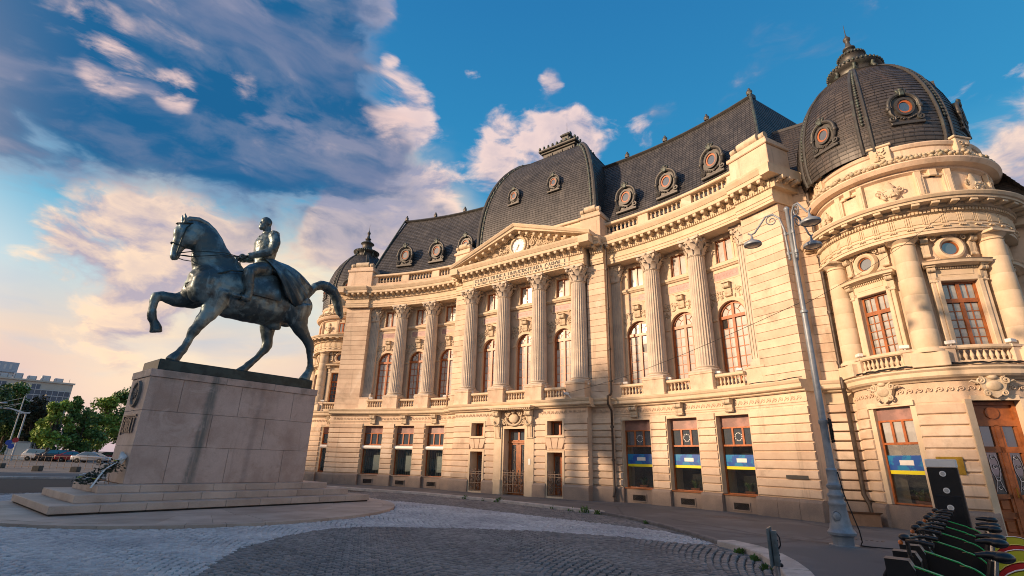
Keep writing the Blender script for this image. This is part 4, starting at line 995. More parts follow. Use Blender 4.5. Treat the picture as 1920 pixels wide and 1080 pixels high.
    for sg in (-1, 1):
        prof = [(-.25, -.34), (.50, -.34), (.50, -.28), (.86, -.27), (.88, -.12), (.95, -.08), (1.02, .06), (1.02, .1), (-.28, .12)]
        x0, z0, x1, z1 = sg*5.1, zb+.12, 0, apex; vs = []
        for (x, z) in ((x0, z0-.0), (x1, z1)):
            for (d, h) in prof: vs.append((x, -d, max(z+h, 13.428) if x else z+h))
        n = len(prof); fs = [(k, k+1, n+k+1, n+k) if sg > 0 else (n+k, n+k+1, k+1, k) for k in range(n-1)]
        fs.append(tuple(range(n))); MB().add(vs, fs).build('raking_cornice', STONE2, Pd)
        sl = math.atan2(apex-zb-.12, 5.1)
        for i in range(9):
            t = .12+i*.82/8; o = obj('modillion', MODI, Pd, (x0*(1-t), -.48, (z0+(z1-z0)*t)-.56)); o.rotation_euler = (0, sg*sl, 0)
    C = empty('clock', (0, -.30, 14.10), 0, LIB)
    MB().prism([(.47*math.cos(2*PI*i/40), .47*math.sin(2*PI*i/40)) for i in range(40)], -.10, .05).build('clock_face', mat('clock_enamel', (.58, .58, .58), .4), C)
    r = MB(); N_ = 40; vs = []
    for i in range(N_):
        a_ = 2*PI*i/N_
        for (q, y) in ((.46, -.12), (.50, -.19), (.58, -.18), (.62, 0)): vs.append((q*math.cos(a_), y, q*math.sin(a_)))
    r.add(vs, [(4*i+e, 4*((i+1) % N_)+e, 4*((i+1) % N_)+e+1, 4*i+e+1) for i in range(N_) for e in range(3)]); r.build('clock_ring', STONE2, C, 40)
    h = MB()
    def hand(ang, L, w): s_, c_ = math.sin(ang), math.cos(ang); h.prism([(-w*c_-.1*s_, w*s_-.1*c_), (w*c_-.1*s_, -w*s_-.1*c_), (w*.3*c_+L*s_, -w*.3*s_+L*c_), (-w*.3*c_+L*s_, w*.3*s_+L*c_)], -.112, -.104)
    hand(rad(218), .38, .042); hand(rad(197), .27, .055)
    for i in range(12): a_ = i*PI/6; x, z = .4*math.sin(a_), .4*math.cos(a_); h.prism([(x+.034*math.cos(k*PI/3), z+.034*math.sin(k*PI/3)) for k in range(6)], -.108, -.1)
    h.build('clock_hands', BLACK, C)
    L = MB(); rg = random.Random(4)
    for sg in (-1, 1):
        for (cx, cz, r, dn) in ((.95, 14.15, .24, sg), (1.42, 13.92, .24, -sg), (1.85, 13.82, .2, sg), (2.25, 13.72, .16, -sg), (2.6, 13.66, .12, sg), (.9, 13.72, .16, -sg), (.72, 14.62, .12, sg)):
            spiral(L, sg*cx, cz, r, -.30, 1.5, .04*(r/.2), dn, PI/2, 20); L.ell((sg*cx, -.33, cz), (r*.3, .05, r*.3), 8, 5)
        for i in range(18):
            t = i/17; L.ell((sg*(.75+2.2*t), -.30, 13.62+.95*(1-t)**1.3*(.55+.45*abs(math.sin(7*t)))), (.10, .06, .06), 7, 5, Matrix.Rotation(-sg*(.6+1.2*math.sin(9*t)), 4, 'Y'))
        pts = []
        for i in range(80):
            x = rg.uniform(.55, 3.1); zm = 15.0-(x/4.6)*1.62; z = rg.uniform(13.5, max(13.56, min(zm-.25, 14.5))); 
            if math.hypot(x, z-14.1) > .66: pts.append((sg*x, z, rg.uniform(0, PI)))
        leaf_scatter(L, pts, .045, -.28, 9)
        for i in range(14): a_ = PI*.5*sg*(-1)*0+rg.uniform(0, 1)*PI; L.ell((.68*math.cos(PI/2+sg*i*PI/15), -.34, 14.1+.66*math.sin(PI/2+sg*i*PI/15)), (.085, .08, .085), 7, 5)
    L.build('tympanum_carving', CARVE, Pd, 60)
    # attic behind the pediment
    A = part('attic'); MB().bbox(-4.45, 4.45, .35, .9, 13.4, 15.0, .02).build('attic_wall', STONE, A); MB().bbox(-4.5, 4.5, .22, .95, 15.0, 15.16, .03).build('attic_coping', STONE2, A)
    for i in range(5):
        u = -3.6+i*1.8; MB().bbox(u-.8, u+.8, .325, .352, 14.3, 14.85, .008).build('attic_panel', STONE2, A)
    for sg in (-1, 1):
        m = MB(); m.bbox(-.62, .62, -.35, .95, 13.4, 14.72, .02); m.bbox(-.70, .70, -.43, 1.0, 14.722, 14.9, .03); m.bbox(-.58, .58, -.3, .9, 14.902, 15.1, .02); m.bbox(-.42, .42, -.358, -.345, 13.8, 14.5, .005)
        m.build('attic_block', STONE, A, 0, (sg*4.75, .15, 0)); s = MB(); s.bbox(-.36, .36, -.2, .8, 15.1, 15.42, .06); s.tube([(-.34, -.2, 15.32), (.34, -.2, 15.32)], .2, 12)
        for e in (-1, 1): s.tube([(e*.4, -.25, 15.22), (e*.6, -.25, 15.22)], .14, 10)
        s.build('scroll_crest', CARVE, A, 45, (sg*4.75, .15, 0))
    # drain pipes at both inner corners
    for sg in (1,):
        p = MB(); u = sg*5.56; p.tube([(u, -.2, 12.95), (u, -.0, 12.6), (u, -.0, 5.1), (u, -.12, 4.95), (u, -.42, 4.86), (u, -.42, 4.5), (u, -.06, 4.2), (u, -.06, .6), (u+.02, -.22, .35)], .055, 10)
        for z in (11.5, 9.3, 7.2, 5.6): p.lathe([(.085, z), (.085, z+.1)], 10, (u, 0))
        for z in (3.4, 1.9): p.lathe([(.085, z), (.085, z+.1)], 10, (u, -.06))
        p.build('drainpipe', PIPE, LIB, 50)
def gate(loc, hw, n, h, par):
    G = empty('iron_gate', loc, 0, par); m = MB(); z0 = .22
    for k in range(n):
        a0 = -hw+2*hw*k/n; a1 = -hw+2*hw*(k+1)/n; mid = (a0+a1)/2; w = (a1-a0)/2
        for x in (a0+.02, a1-.02, mid): m.box(x-.02, x+.02, -.02, .02, z0, z0+h*(.86 if x != mid else .84)); m.ell((x, 0, z0+h*.9), (.035, .03, .06), 7, 5)
        for z in (z0+.03, z0+h*.34, z0+h*.72, z0+h*.82): m.box(a0, a1, -.012, .012, z-.018, z+.018)
        for sg in (-1, 1):
            cx = mid+sg*w*.5; 
            for (zz, r, dn) in ((z0+h*.52, w*.32, sg), (z0+h*.63, w*.2, -sg), (z0+h*.44, w*.18, -sg), (z0+h*.22, w*.28, sg), (z0+h*.12, w*.2, -sg)): spiral(m, cx, zz, r, 0, 1.35, .018, dn, PI/2, 14)
            pl = [(cx+w*.3*math.cos(2*PI*i/12), 0, z0+h*.53+h*.15*math.sin(2*PI*i/12)) for i in range(13)]; m.tube(pl, .016, 4); m.ell((cx, 0, z0+h*.88), (.022, .02, .05), 6, 4); m.ell((cx, -.01, z0+h*.77), (.03, .02, .03), 6, 4)
    m.build('gate_bars', IRON, G, 50); return G
portico()

# ------------------------------------------------------------------ corner towers
def tower(side, C, full):
    fr = Round(side, C); k = fr.us; A0, A1 = -118, 118
    T = part('tower_wall'); wc, wh = -37, 15.5; dc, dh = 20.5, 13.5
    openings = [(wc, wh), (dc, dh)] if full else [(wc, wh), (dc, wh)]
    edges = [A0, wc-wh, wc+wh, dc-openings[1][1], dc+openings[1][1], A1]; segs = [(edges[0], edges[1]), (edges[2], edges[3]), (edges[4], edges[5])]
    m = MB()
    for s0, s1 in segs: m.fbox(fr, s0, s1, -.6, .13, 0, 3.9, max(2, int((s1-s0)/6)))
    m.fbox(fr, A0, A1, -.6, .14, 3.76, 4.5, 40); m.build('wall_core', STONE, T)
    for s0, s1 in segs: courses(fr, T, s0+1.6, s1-1.6, .20, .80, 3.72, 9, ns=max(2, int((s1-s0)/5)), joined=not full); MB().sweep(fr, [(-.2, .06), (.31, .06), (.31, .66), (.28, .74), (.2, .78), (-.2, .785)], s0-.5, s1+.5, max(2, int((s1-s0)/5))).build('plinth_block', GRAN, T)
    for i, (c, h) in enumerate(openings):
        if full and i == 1: tower_door(fr, c, h); continue
        MB().fbox(fr, c-h+.5, c+h-.5, -.3, .18, .06, .78, 5).build('plinth_panel', GRAN, T)
        Wd, l, a = shop_window(fr, c, -.12, 2.5*math.sin(rad(h))-.06, 'beige' if full else 'left', .80, 3.72)
        if full: 
            for dx in (.1, .46): POTS.append((LIB_M @ Matrix.Translation(l) @ Matrix.Rotation(a, 4, 'Z')) @ Vector((dx, .2, .76)))
        s = MB(); w = 2.5*math.sin(rad(h))
        for sg in (-1, 1): x0, x1 = sorted((sg*(w-.06), sg*(w+.10))); s.box(x0, x1, -.16, .1, .79, 3.74)
        s.box(-w-.1, w+.1, -.22, .05, 3.7, 3.86); s.build('window_reveal', STONE2, LIB, 0, l, a)
    for c in (wc+1, dc, 76):   # cartouches
        l, a = put(fr, c, .26, 4.15); m = MB(); m.ell((0, -.02, 0), (.2, .08, .15), 14, 8)
        m.prism([(-.34, .12), (-.2, .25), (.2, .25), (.34, .12), (.24, -.12), (.1, -.28), (0, -.34), (-.1, -.28), (-.24, -.12)], -.03, .08)
        for sg in (-1, 1): spiral(m, sg*.3, .16, .12, -.03, 1.5, .03, sg, PI/2, 16); spiral(m, sg*.2, -.2, .09, -.03, 1.4, .026, -sg, PI/2, 14); m.tube([(sg*.36, 0, .1), (sg*.5, 0, .16), (sg*.56, 0, .12)], [.05, .03, .015], 6)
        m.ell((0, -.04, .25), (.14, .07, .07), 8, 5); m.build('cartouche', CARVE, LIB, 60, l, a)
    wave_frieze(fr, A0+20, A1-20, .17, 4.12, .075, .23)
    MB().sweep(fr, [(-.4, 4.36), (.2, 4.36), (.24, 4.4), (.34, 4.44), (.4, 4.5), (.4, 4.62), (.46, 4.68), (.46, 4.73), (-.4, 4.76)], A0, A1, 48).build('ledge', STONE2, LIB)
    # upper floor
    cols = (-60, -6, 48, 102); wins = (-33.5, 21, 75); w2 = 11.6
    m = MB(); m.fbox(fr, A0, wins[0]-w2, -.5, -.08, 4.74, 7.6, 10)
    for i, c in enumerate(wins):
        nx = wins[i+1]-w2 if i < 2 else A1; m.fbox(fr, c+w2, nx, -.5, -.08, 4.74, 7.6, 6); m.fbox(fr, c-w2, c+w2, -.5, -.08, 4.74, 5.38, 3); m.fbox(fr, c-w2, c+w2, -.5, -.08, 7.46, 7.6, 3)
    m.fbox(fr, A0, A1, -.5, -.085, 7.598, 9.05, 40); m.build('upper_wall', STONE, LIB)
    for i, c in enumerate(wins):
        hw = 2.42*math.sin(rad(w2))
        rect_window(fr, c, -.22, hw, 5.36, 7.47, 2, 5 if full else 5, fw=.07, mt=WOODL, glass=GLASSC if full else GLASSB, transom=6.86, name='tower_window')
        l, a = put(fr, c, -.08, 0); m = MB()
        for sg in (-1, 1):
            x0, x1 = sorted((sg*hw, sg*(hw+.13))); m.bbox(x0, x1, -.1, .06, 5.36, 7.6, .015); x0, x1 = sorted((sg*(hw+.13), sg*(hw+.25))); m.bbox(x0, x1, -.06, .1, 5.36, 7.75, .015)
        m.bbox(-hw-.13, hw+.13, -.1, .04, 7.47, 7.6, .015); m.bbox(-hw-.1, hw+.1, -.07, .06, 7.6, 7.9, .01); m.bbox(-hw+.05, hw-.05, -.085, .0, 7.66, 7.84, .01)
        for q in range(18): x = -hw-.05+q*(2*hw+.1)/17; m.box(x-.016, x+.016, -.14, -.05, 7.86, 7.91)
        m.build('window_surround', STONE2, LIB, 0, l, a)
        h = MB(); h.sweep(fr, [(-.1, 7.93), (.14, 7.93), (.2, 7.96), (.3, 7.98), (.32, 8.06), (.36, 8.09), (-.1, 8.12)], c-w2-7.5, c+w2+7.5, 6); h.build('window_hood', STONE2, LIB)
        for sg in (-1, 1): l2, a2 = put(fr, c+sg*(w2+3.6), .02, 7.92); obj('console', CONS_T, LIB, l2, a2)
        for sg in (-1, 1): l2, a2 = put(fr, c+sg*(w2+3.2), -.05, 8.98); o = obj('console', CONS_T, LIB, l2, a2); o.scale = (1, 1, 1.35)
        oc = empty('oculus', (l.x, l.y, 8.57), a, LIB); N_ = 28; vs = []
        for q in range(N_):
            t = 2*PI*q/N_
            for (r_, y) in ((.24, .06), (.25, -.12), (.32, -.17), (.38, -.14), (.42, -.02)): vs.append((r_*math.cos(t), y, r_*math.sin(t)))
        MB().add(vs, [(5*q+e, 5*((q+1) % N_)+e, 5*((q+1) % N_)+e+1, 5*q+e+1) for q in range(N_) for e in range(4)]).build('oculus_ring', STONE2, oc, 40)
        MB().lathe([(.205, 0), (.205, .05), (.25, .05), (.25, 0)], 24).build('oculus_frame', WOODL, oc, 40).rotation_euler = (PI/2, 0, 0)
        MB().prism([(.24*math.cos(2*PI*q/24), .24*math.sin(2*PI*q/24)) for q in range(24)], -.02, -.012).build('pane', GLASSB, oc)
        d_ = MB(); leaf_scatter(d_, [(random.uniform(-.3, .3), .42+random.uniform(-.04, .05), random.uniform(0, PI)) for _ in range(12)], .05, -.1, 2)
        for sg in (-1, 1): spiral(d_, sg*.42, .34, .09, -.09, 1.3, .024, sg, PI/2, 14); spiral(d_, sg*.4, -.36, .08, -.08, 1.3, .02, -sg, PI/2, 14)
        d_.build('oculus_carving', CARVE, oc, 60)
        balustrade(fr, c-w2-3, c+w2+3, .22, 4.765, .60, 9, .09, zb=.13, bh=.35, ns=5)
        for sg in (-1, 1): pedestal_block(fr, c+sg*(w2+6.2), .0, .34, .18, 4.765, 5.36)
        for sg in (-1, 1):
            l2, a2 = put(fr, c+sg*(w2+4), .26, 5.365); f = MB(); f.bbox(-.13, .13, -.08, .08, .05, .16, .015); f.box(-.02, .02, -.02, .02, -.004, .06); f.build('floodlight', WHITE, LIB, 0, l2, a2+.3*sg)
    for c in cols:
        l, a = put(fr, c, .12, 0); cm = empty('tower_column', l, a, LIB); m = MB(); m.bbox(-.46, .46, -.36, .3, 4.765, 5.2, .015); m.lathe([(.43, 5.2), (.44, 5.25), (.42, 5.3), (.37, 5.31), (.36, 5.36)], 24); m.build('column_base', STONE2, cm, 40)
        H0, H1 = 5.36, 8.72; nd = 6
        for i in range(nd):
            z0, z1 = H0+(H1-H0)*i/nd, H0+(H1-H0)*(i+1)/nd; r0, r1 = .355-.045*(i/nd)**1.5, .355-.045*((i+1)/nd)**1.5; MB().lathe([(r0-.006, z0), (r0, z0+.012), (r1, z1-.012), (r1-.006, z1)], 28).build('drum', STONE2, cm, 30)
        m = MB(); m.lathe([(.31, 8.72), (.34, 8.74), (.31, 8.77), (.31, 8.82), (.38, 8.88), (.42, 8.92)], 24); m.bbox(-.44, .44, -.44, .44, 8.92, 9.0, .01); m.build('column_capital', STONE2, cm, 40)
    # entablature
    En = part('tower_entablature')
    MB().sweep(fr, [(-.3, 9.002), (.34, 9.002), (.34, 9.1), (.37, 9.11), (.37, 9.22), (.40, 9.24), (.40, 9.28), (.35, 9.3), (.35, 9.66), (.40, 9.68), (.40, 9.78), (.5, 9.82), (.5, 9.93), (.82, 9.935), (.83, 10.0), (.88, 10.02), (.93, 10.1), (.93, 10.13), (-.2, 10.16)], A0, A1, 60).build('moulding', STONE2, En)
    d_ = MB(); n = int((A1-A0)*k*1.15/.1)
    for i in range(n): q = A0+(A1-A0)*(i+.5)/n; w = (A1-A0)/n*.3; d_.fbox(fr, q-w, q+w, .38, .46, 9.69, 9.775)
    d_.build('dentils', STONE2, En, kind='stuff')
    n = 26
    for i in range(n):
        q = A0+(A1-A0)*(i+.5)/n; l, a = put(fr, q, .5, 9.85); MB().bbox(-.11, .11, -.29, .02, 0, .085, .012).build('mutule_block', STONE2, En, 0, l, a)
        l, a = put(fr, q, .35, 9.48)
        MB().bbox(-.14, .14, -.025, .02, -.13, .13, .01).build('frieze_panel', STONE2, En, 0, l, a)
        q2 = q+(A1-A0)/n/2; l, a = put(fr, q2, .35, 9.48); t_ = MB()
        for x in (-.06, 0, .06): t_.bbox(x-.022, x+.022, -.03, .02, -.16, .16, .006)
        for x in (-.075, -.025, .025, .075): t_.box(x-.014, x+.014, -.075, .0, -.30, -.255)
        t_.build('triglyph', STONE2, En, 0, l, a)
    # attic storey
    At = part('tower_attic'); MB().sweep(fr, [(-.2, 10.1), (.12, 10.1), (.12, 10.3), (.08, 10.32), (.08, 11.3), (.14, 11.33), (.2, 11.36), (.2, 11.44), (.42, 11.47), (.46, 11.52), (.52, 11.6), (.52, 11.64), (.1, 11.7)], A0, A1, 60).build('attic_wall', STONE, At)
    for c in (-60, -6, 48):
        l, a = put(fr, c+27, .1, 0); s = MB()
        for sg in (-1, 1): s.bbox(sg*.42-.1, sg*.42+.1, -.08, .06, 10.3, 11.34, .015); s.bbox(sg*.42-.06, sg*.42+.06, -.10, -.07, 10.45, 11.1, .01)
        s.bbox(-.12, .12, -.12, .05, 11.12, 11.36, .02); s.build('attic_pilasters', STONE2, At, 0, l, a)
        p = MB()
        for (x0, x1, z0, z1) in ((-.34, .34, 11.12, 11.2), (-.34, .34, 10.36, 10.42), (-.34, -.27, 10.42, 11.12), (.27, .34, 10.42, 11.12)): p.bbox(x0, x1, -.06, .06, z0, z1, .01)
        p.build('panel_frame', STONE2, At, 0, l, a)
        if not full: rect_window(fr, c+27, .12, .28, 10.42, 11.12, 1, 1, fw=.05, name='attic_window')
        l, a = put(fr, c, .14, 10.36); u = MB(); u.lathe([(.06, 0), (.16, .03), (.1, .1), (.26, .28), (.32, .42), (.28, .5), (.14, .56), (.18, .64), (.1, .74), (.06, .84)], 16); u.v = [(x, y*.45, z) for x, y, z in u.v]
        for sg in (-1, 1): spiral(u, sg*.32, .46, .12, -.05, 1.4, .026, sg, PI/2, 14)
        leaf_scatter(u, [(random.uniform(-.24, .24), random.uniform(.2, .5), random.uniform(0, PI)) for _ in range(14)], .04, -.13, 6)
        u.build('urn_relief', CARVE, At, 60, l, a)
    g = MB(); n = 150
    for i in range(n):
        q = A0+(A1-A0)*(i+.5)/n
        for e in range(2): x, y, z = fr.p(q+random.uniform(-.6, .6), .30+random.uniform(-.06, .08), 11.82+e*.09+random.uniform(-.03, .03)); g.ell((x, y, z), (.075, .075, .055), 6, 4)
    g.build('leaf_garland', mat('weathered_garland', (.50, .42, .30), .85, 0, 1.2, col2=(.30, .29, .20), mixr=(.5, .66)) if 'weathered_garland' not in MATS else MATS['weathered_garland'], At, 60, kind='stuff')
    MB().sweep(fr, [(-.2, 11.66), (.14, 11.7), (.14, 11.86), (.09, 11.9), (.09, 12.3), (.14, 12.33), (.18, 12.42), (.18, 12.46), (-.3, 12.5)], A0, A1, 60).build('drum', STONE, At)
    for c in (-60, -6, 48):
        l, a = put(fr, c, .14, 0); b = MB(); b.bbox(-.3, .3, -.08, .1, 11.9, 12.55, .02); b.bbox(-.36, .36, -.12, .1, 12.55, 12.63, .02); b.build('drum_block', STONE2, At, 0, l, a); d_ = MB(); leaf_scatter(d_, [(random.uniform(-.14, .14), random.uniform(12.0, 12.45), random.uniform(0, PI)) for _ in range(16)], .05, -.1, 8); d_.build('drum_carving', CARVE, At, 60, l, a)
    # dome
    Dm = part('tower_dome'); pr = [(2.64, 12.46), (2.72, 12.8), (2.74, 13.3), (2.71, 13.9), (2.63, 14.5), (2.48, 15.1), (2.27, 15.7), (1.98, 16.25), (1.62, 16.75), (1.25, 17.12), (1.02, 17.28)]; fr0 = fr; fr = Round(side, (C[0]-.28, C[1]) if full else C); 
    dense = []
    L = [0]
    for i in range(1, len(pr)): L.append(L[-1]+math.hypot(pr[i][0]-pr[i-1][0], pr[i][1]-pr[i-1][1]))
    for j in range(37):
        t = L[-1]*j/36
        for i in range(1, len(pr)):
            if t <= L[i]+1e-6: f_ = (t-L[i-1])/(L[i]-L[i-1]); dense.append((pr[i-1][0]+(pr[i][0]-pr[i-1][0])*f_, pr[i-1][1]+(pr[i][1]-pr[i-1][1])*f_)); break
    rows = [[fr.p(360*j/72*side, r-2.5, z) for j in range(73)] for r, z in dense]
    slate_surface(rows, 'slate_courses', SLATEB if full else SLATE, Dm, uvk=[2.6*2*PI*j/72 for j in range(73)])
    for c in (-114, -60, -6, 48, 102, 156, 210):
        for dd in (-3.4, 3.4): MB().tube([fr.p(c+dd*(.5+.5*r/2.6), r-2.5+.02, z) for r, z in dense], .065, 7).build('dome_rib', LEAD, Dm, 50)
        b = MB()
        for r, z in dense[8:]: x, y, zz = fr.p(c, r-2.5+.03, z); b.ell((x, y, zz), (.06, .06, .07), 6, 4)
        b.build('rib_beading', ZINCG, Dm, 60)
        l, a = put(fr, c, .06, 12.5); MB().bbox(-.13, .13, -.14, .1, 0, .24, .03).build('rib_foot', LEAD, Dm, 0, l, a)
    for c in (-33.5, 21, 75): l, a = put(fr, c, .18, 13.95); o = dormer(l, a, .78, .9, True)
    cu, cv = fr.C; Ln = empty('lantern', (cu, -cv, 0), 0, LIB); Ln.scale = (.95, .95, 1)
    MB().lathe([(1.06, 17.2), (1.1, 17.3), (.95, 17.36), (.84, 17.4), (.82, 17.6), (.9, 17.7), (1.02, 17.76), (1.05, 17.84), (1.02, 17.92), (.84, 17.98), (.5, 18.1), (.42, 18.22), (.41, 18.5), (.47, 18.58), (.53, 18.66), (.51, 18.74), (.37, 18.82), (.25, 18.94), (.17, 19.04), (.25, 19.1), (.25, 19.16), (.16, 19.22), (.1, 19.4), (.09, 19.56), (.13, 19.6), (.15, 19.7), (.1, 19.78), (.05, 19.84), (.02, 19.95), (.008, 20.5)], 32).build('lantern_body', LEAD, Ln, 50)
    for i in range(8):
        a = 2*PI*i/8; MB().tube([(.88*math.cos(a), .88*math.sin(a), 17.34), (1.02*math.cos(a), 1.02*math.sin(a), 17.44), (.9*math.cos(a), .9*math.sin(a), 17.6), (.96*math.cos(a), .96*math.sin(a), 17.74)], [.10, .09, .07, .08], 7).build('lantern_bracket', ZINCG, Ln, 60)
    w = MB()
    for i in range(40): a = 2*PI*i/40; w.ell((1.05*math.cos(a), 1.05*math.sin(a), 17.86), (.06, .06, .07), 6, 4)
    w.build('lantern_beading', ZINCG, Ln, 60, kind='stuff'); w = MB()
    for i in range(26): a = 2*PI*i/26; w.ell((.53*math.cos(a), .53*math.sin(a), 18.67), (.045, .045, .055), 6, 4)
    w.build('lantern_beading', ZINCG, Ln, 60, kind='stuff')
def tower_door(fr, c, h):
    l, a = put(fr, c, -.1, 0); Dr = empty('tower_door', l, a, LIB); w = 2.45*math.sin(rad(h)); m = MB()
    for sg in (-1, 1): x0, x1 = sorted((sg*w, sg*(w+.16))); m.box(x0, x1, -.26, .2, .06, 3.8)
    m.box(-w, w, -.26, .2, 3.76, 3.9); m.build('door_surround', STONE2, Dr); f = MB(); f.box(-w, w, .12, .16, .06, 3.76)
    t = .09
    for (x0, x1, z0, z1) in ((-w, -w+t, .06, 3.76), (w-t, w, .06, 3.76), (-.06, .06, .06, 3.1), (-w+t, w-t, 3.66, 3.76), (-w+t, w-t, 3.06, 3.22), (-w+t, w-t, 2.34, 2.5)): f.box(x0, x1, .03, .13, z0, z1)
    for sg in (-1, 1):
        x0, x1 = sorted((sg*.06, sg*(w-t)))
        for (za, zb) in ((.06, .22), (.62, .78), (1.12, 1.24)): f.box(x0, x1, .05, .13, za, zb)
        f.box(x0, x0+.07, .05, .13, .22, 3.06); f.box(x1-.07, x1, .05, .13, .22, 3.06); f.bbox(x0+.11, x1-.11, .07, .13, .28, .56, .015); f.bbox(x0+.11, x1-.11, .07, .13, .84, 1.08, .015)
    f.prism([(.17*math.cos(2*PI*i/20), 3.44+.17*math.sin(2*PI*i/20)) for i in range(20)], .085, .13); f.build('door_leaf', WOODL, Dr); g = MB()
    for sg in (-1, 1):
        x0, x1 = sorted((sg*.13, sg*(w-t-.07))); g.box(x0, x1, .105, .115, 1.24, 2.34); g.box(x0, x1, .105, .115, 2.5, 3.06)
    g.build('pane', GLASS, Dr); ir = MB()
    for sg in (-1, 1):
        x = sg*(.13+w-t-.07)/2
        for dx in (-.1, .1): ir.tube([(x+dx, .09, 1.3), (x+dx*.3, .09, 1.6), (x+dx, .09, 1.85), (x+dx, .09, 2.1), (x+dx*.4, .09, 2.28)], .011, 5)
        for z in (1.4, 1.62, 1.95, 2.2): spiral(ir, x, z, .07, .09, 1.3, .01)
    ir.build('door_ironwork', CHROME, Dr); MB().tube([(.03, -.02, 1.15), (.03, -.02, 1.42)], .016, 6).build('door_handle', BRASS, Dr)
tower(1, (18.0, .45), True); tower(-1, (-16.5, -.7), False)
# recessed link walls between pavilions and towers
for sg, u0, u1, v in ((1, 14.15, 16.4, 1.15), (-1, 14.15, 16.0, 1.0)):
    lk = part('link_wall'); s0, s1 = sorted((sg*u0, sg*u1)); MB().fbox(FP, s0, s1, -2.5, v-.08, 0, 13.3).build('wall_core', STONE, lk)
    courses(FP, lk, s0, s1, v, 4.84, 12.9, 23, gap=.014, ch=.008, back=.3, ns=1, joined=sg < 0); courses(FP, lk, s0, s1, v+.16, .80, 4.0, 10, back=.4, ns=1, joined=sg < 0)
    MB().fbox(FP, s0, s1, -1, v+.26, .06, .78).build('plinth_block', GRAN, lk); MB().sweep(FP, off(LEDGE, v-.26), s0, s1, 1).build('ledge', STONE2, LIB)
    wave_frieze(FP, s0+.05, s1-.1, v+.07, 4.2); MB().fbox(FP, s0, s1, -1, v+.1, 4.0, 4.42).build('frieze_band', STONE2, LIB)
    MB().fbox(FP, s0, s1, -2, v+.25, 13.0, 13.4).build('cornice', STONE2, LIB)
    u = sg*15.25; p = MB().tube([(u, -v-.1, 13.2), (u, -v-.1, 5.0), (u, -v-.5, 4.8), (u, -v-.55, 4.5), (u, -v-.26, 4.25), (u, -v-.26, 1.0), (u+.12, -v-.3, .7), (u+.16, -v-.42, .32)], .075, 10)
    for z in (12, 9.6, 7.3, 5.4): p.lathe([(.095, z), (.095, z+.12)], 10, (u, -v-.1))
    p.build('drainpipe', PIPE, LIB, 50)
# roof joining mansard and tower dome, and the side front beyond the tower
rows = [[(13.4+(7.0)*j/6, .2+1.6*i/30, 13.3+4.4*i/30) for j in range(7)] for i in range(31)]
slate_surface(rows, 'link_roof', SLATEB); rows = [[(-15.8+(3.0)*j/4, 1.2+1.5*i/24, 13.3+3.0*i/24) for j in range(5)] for i in range(25)]
slate_surface(rows, 'link_roof', SLATE)
MB().box(13.4, 20.4, 1.75, 9, 12, 17.72).build('roof_back', LEAD, LIB)
sf = part('side_front'); MB().box(20.2, 21.6, -.6, 18, 0, 9.6).build('wall', STONE, sf); MB().box(20.2, 22.2, -.9, 18, 9.6, 10.05).build('cornice', STONE2, sf)
for i in range(16): MB().bbox(-.1, .1, -.1, .1, 0, .25, .02).build('modillion', STONE2, sf, 0, (21.8, -.5+i*.9, 9.34))
for i in range(18): MB().box(21.55, 21.64, -.6, 18, .2+i*.51, .66+i*.51).build('stone_course', STONE, sf)
rows = [[(21.9-1.3*i/16, -.7+17*j/6, 10.05+2.4*i/16) for j in range(7)] for i in range(17)]
slate_surface(rows, 'side_roof', SLATEB, sf)
rows = [[(20.3+1.6*(1-i/20)*j/3, -.7+.7*i/16, 10.05+2.4*i/16) for j in range(4)] for i in range(17)]
slate_surface(rows, 'side_roof', SLATEB, sf)
# plain interior volume behind the fronts so no light leaks through
MB().box(-13.6, 13.6, 1.9, 12, .0, 13.6).build('building_core', NICHE, LIB); MB().box(-17.5, -13.6, .9, 9, 0, 12).build('building_core', NICHE, LIB)
MB().box(13.6, 20.1, 1.6, 12, 0, 12.9).build('building_core', NICHE, LIB)
# small things fixed to the front
pl = MB().bbox(-.42, .42, -.012, .01, 1.42, 1.55, .004); l, a = put(FWR, 9.75, .43, 0); pl.build('bronze_plaque', LEAD, LIB, 0, l, a)
l, a = put(Round(1, (18, .45)), -9, .215, 0); MB().bbox(-.30, .30, -.02, .01, 1.72, 2.2, .004).build('brass_plaque', BRASS, LIB, 0, l, a)

# ------------------------------------------------------------------ ground, paving, kerbs
def asphalt_mat(name, base, cracks=True):
    def ex(N, v, c):
        n = N.noise(v, .35, 5, .6); c = N.mix(N.ss(n, .45, .62, 0, .55), c, tuple(x*1.35 for x in base))
        n = N.noise(v, .9, 4, .6); c = N.mix(N.ss(n, .60, .70, 0, .5), c, tuple(x*.6 for x in base))
        vo = N.node('ShaderNodeTexVoronoi', feature='DISTANCE_TO_EDGE'); N.l.new(v, vo.inputs['Vector']); vo.inputs['Scale'].default_value = .2
        w = N.math('ADD', vo.outputs['Distance'], N.math('MULTIPLY', N.math('SUBTRACT', N.noise(v, 3., 4), .5), .03))
        return N.mix(N.ss(w, .004, .012, .3 if cracks else 0, 0), c, (.03, .03, .03))
    return mat(name, base, .86, bump=.003, bscale=60, fine=.35, spec=.3, extra=ex)
ASPH = asphalt_mat('pavement_asphalt', (.175, .167, .163)); ROADM = asphalt_mat('road_asphalt', (.13, .128, .13), False)
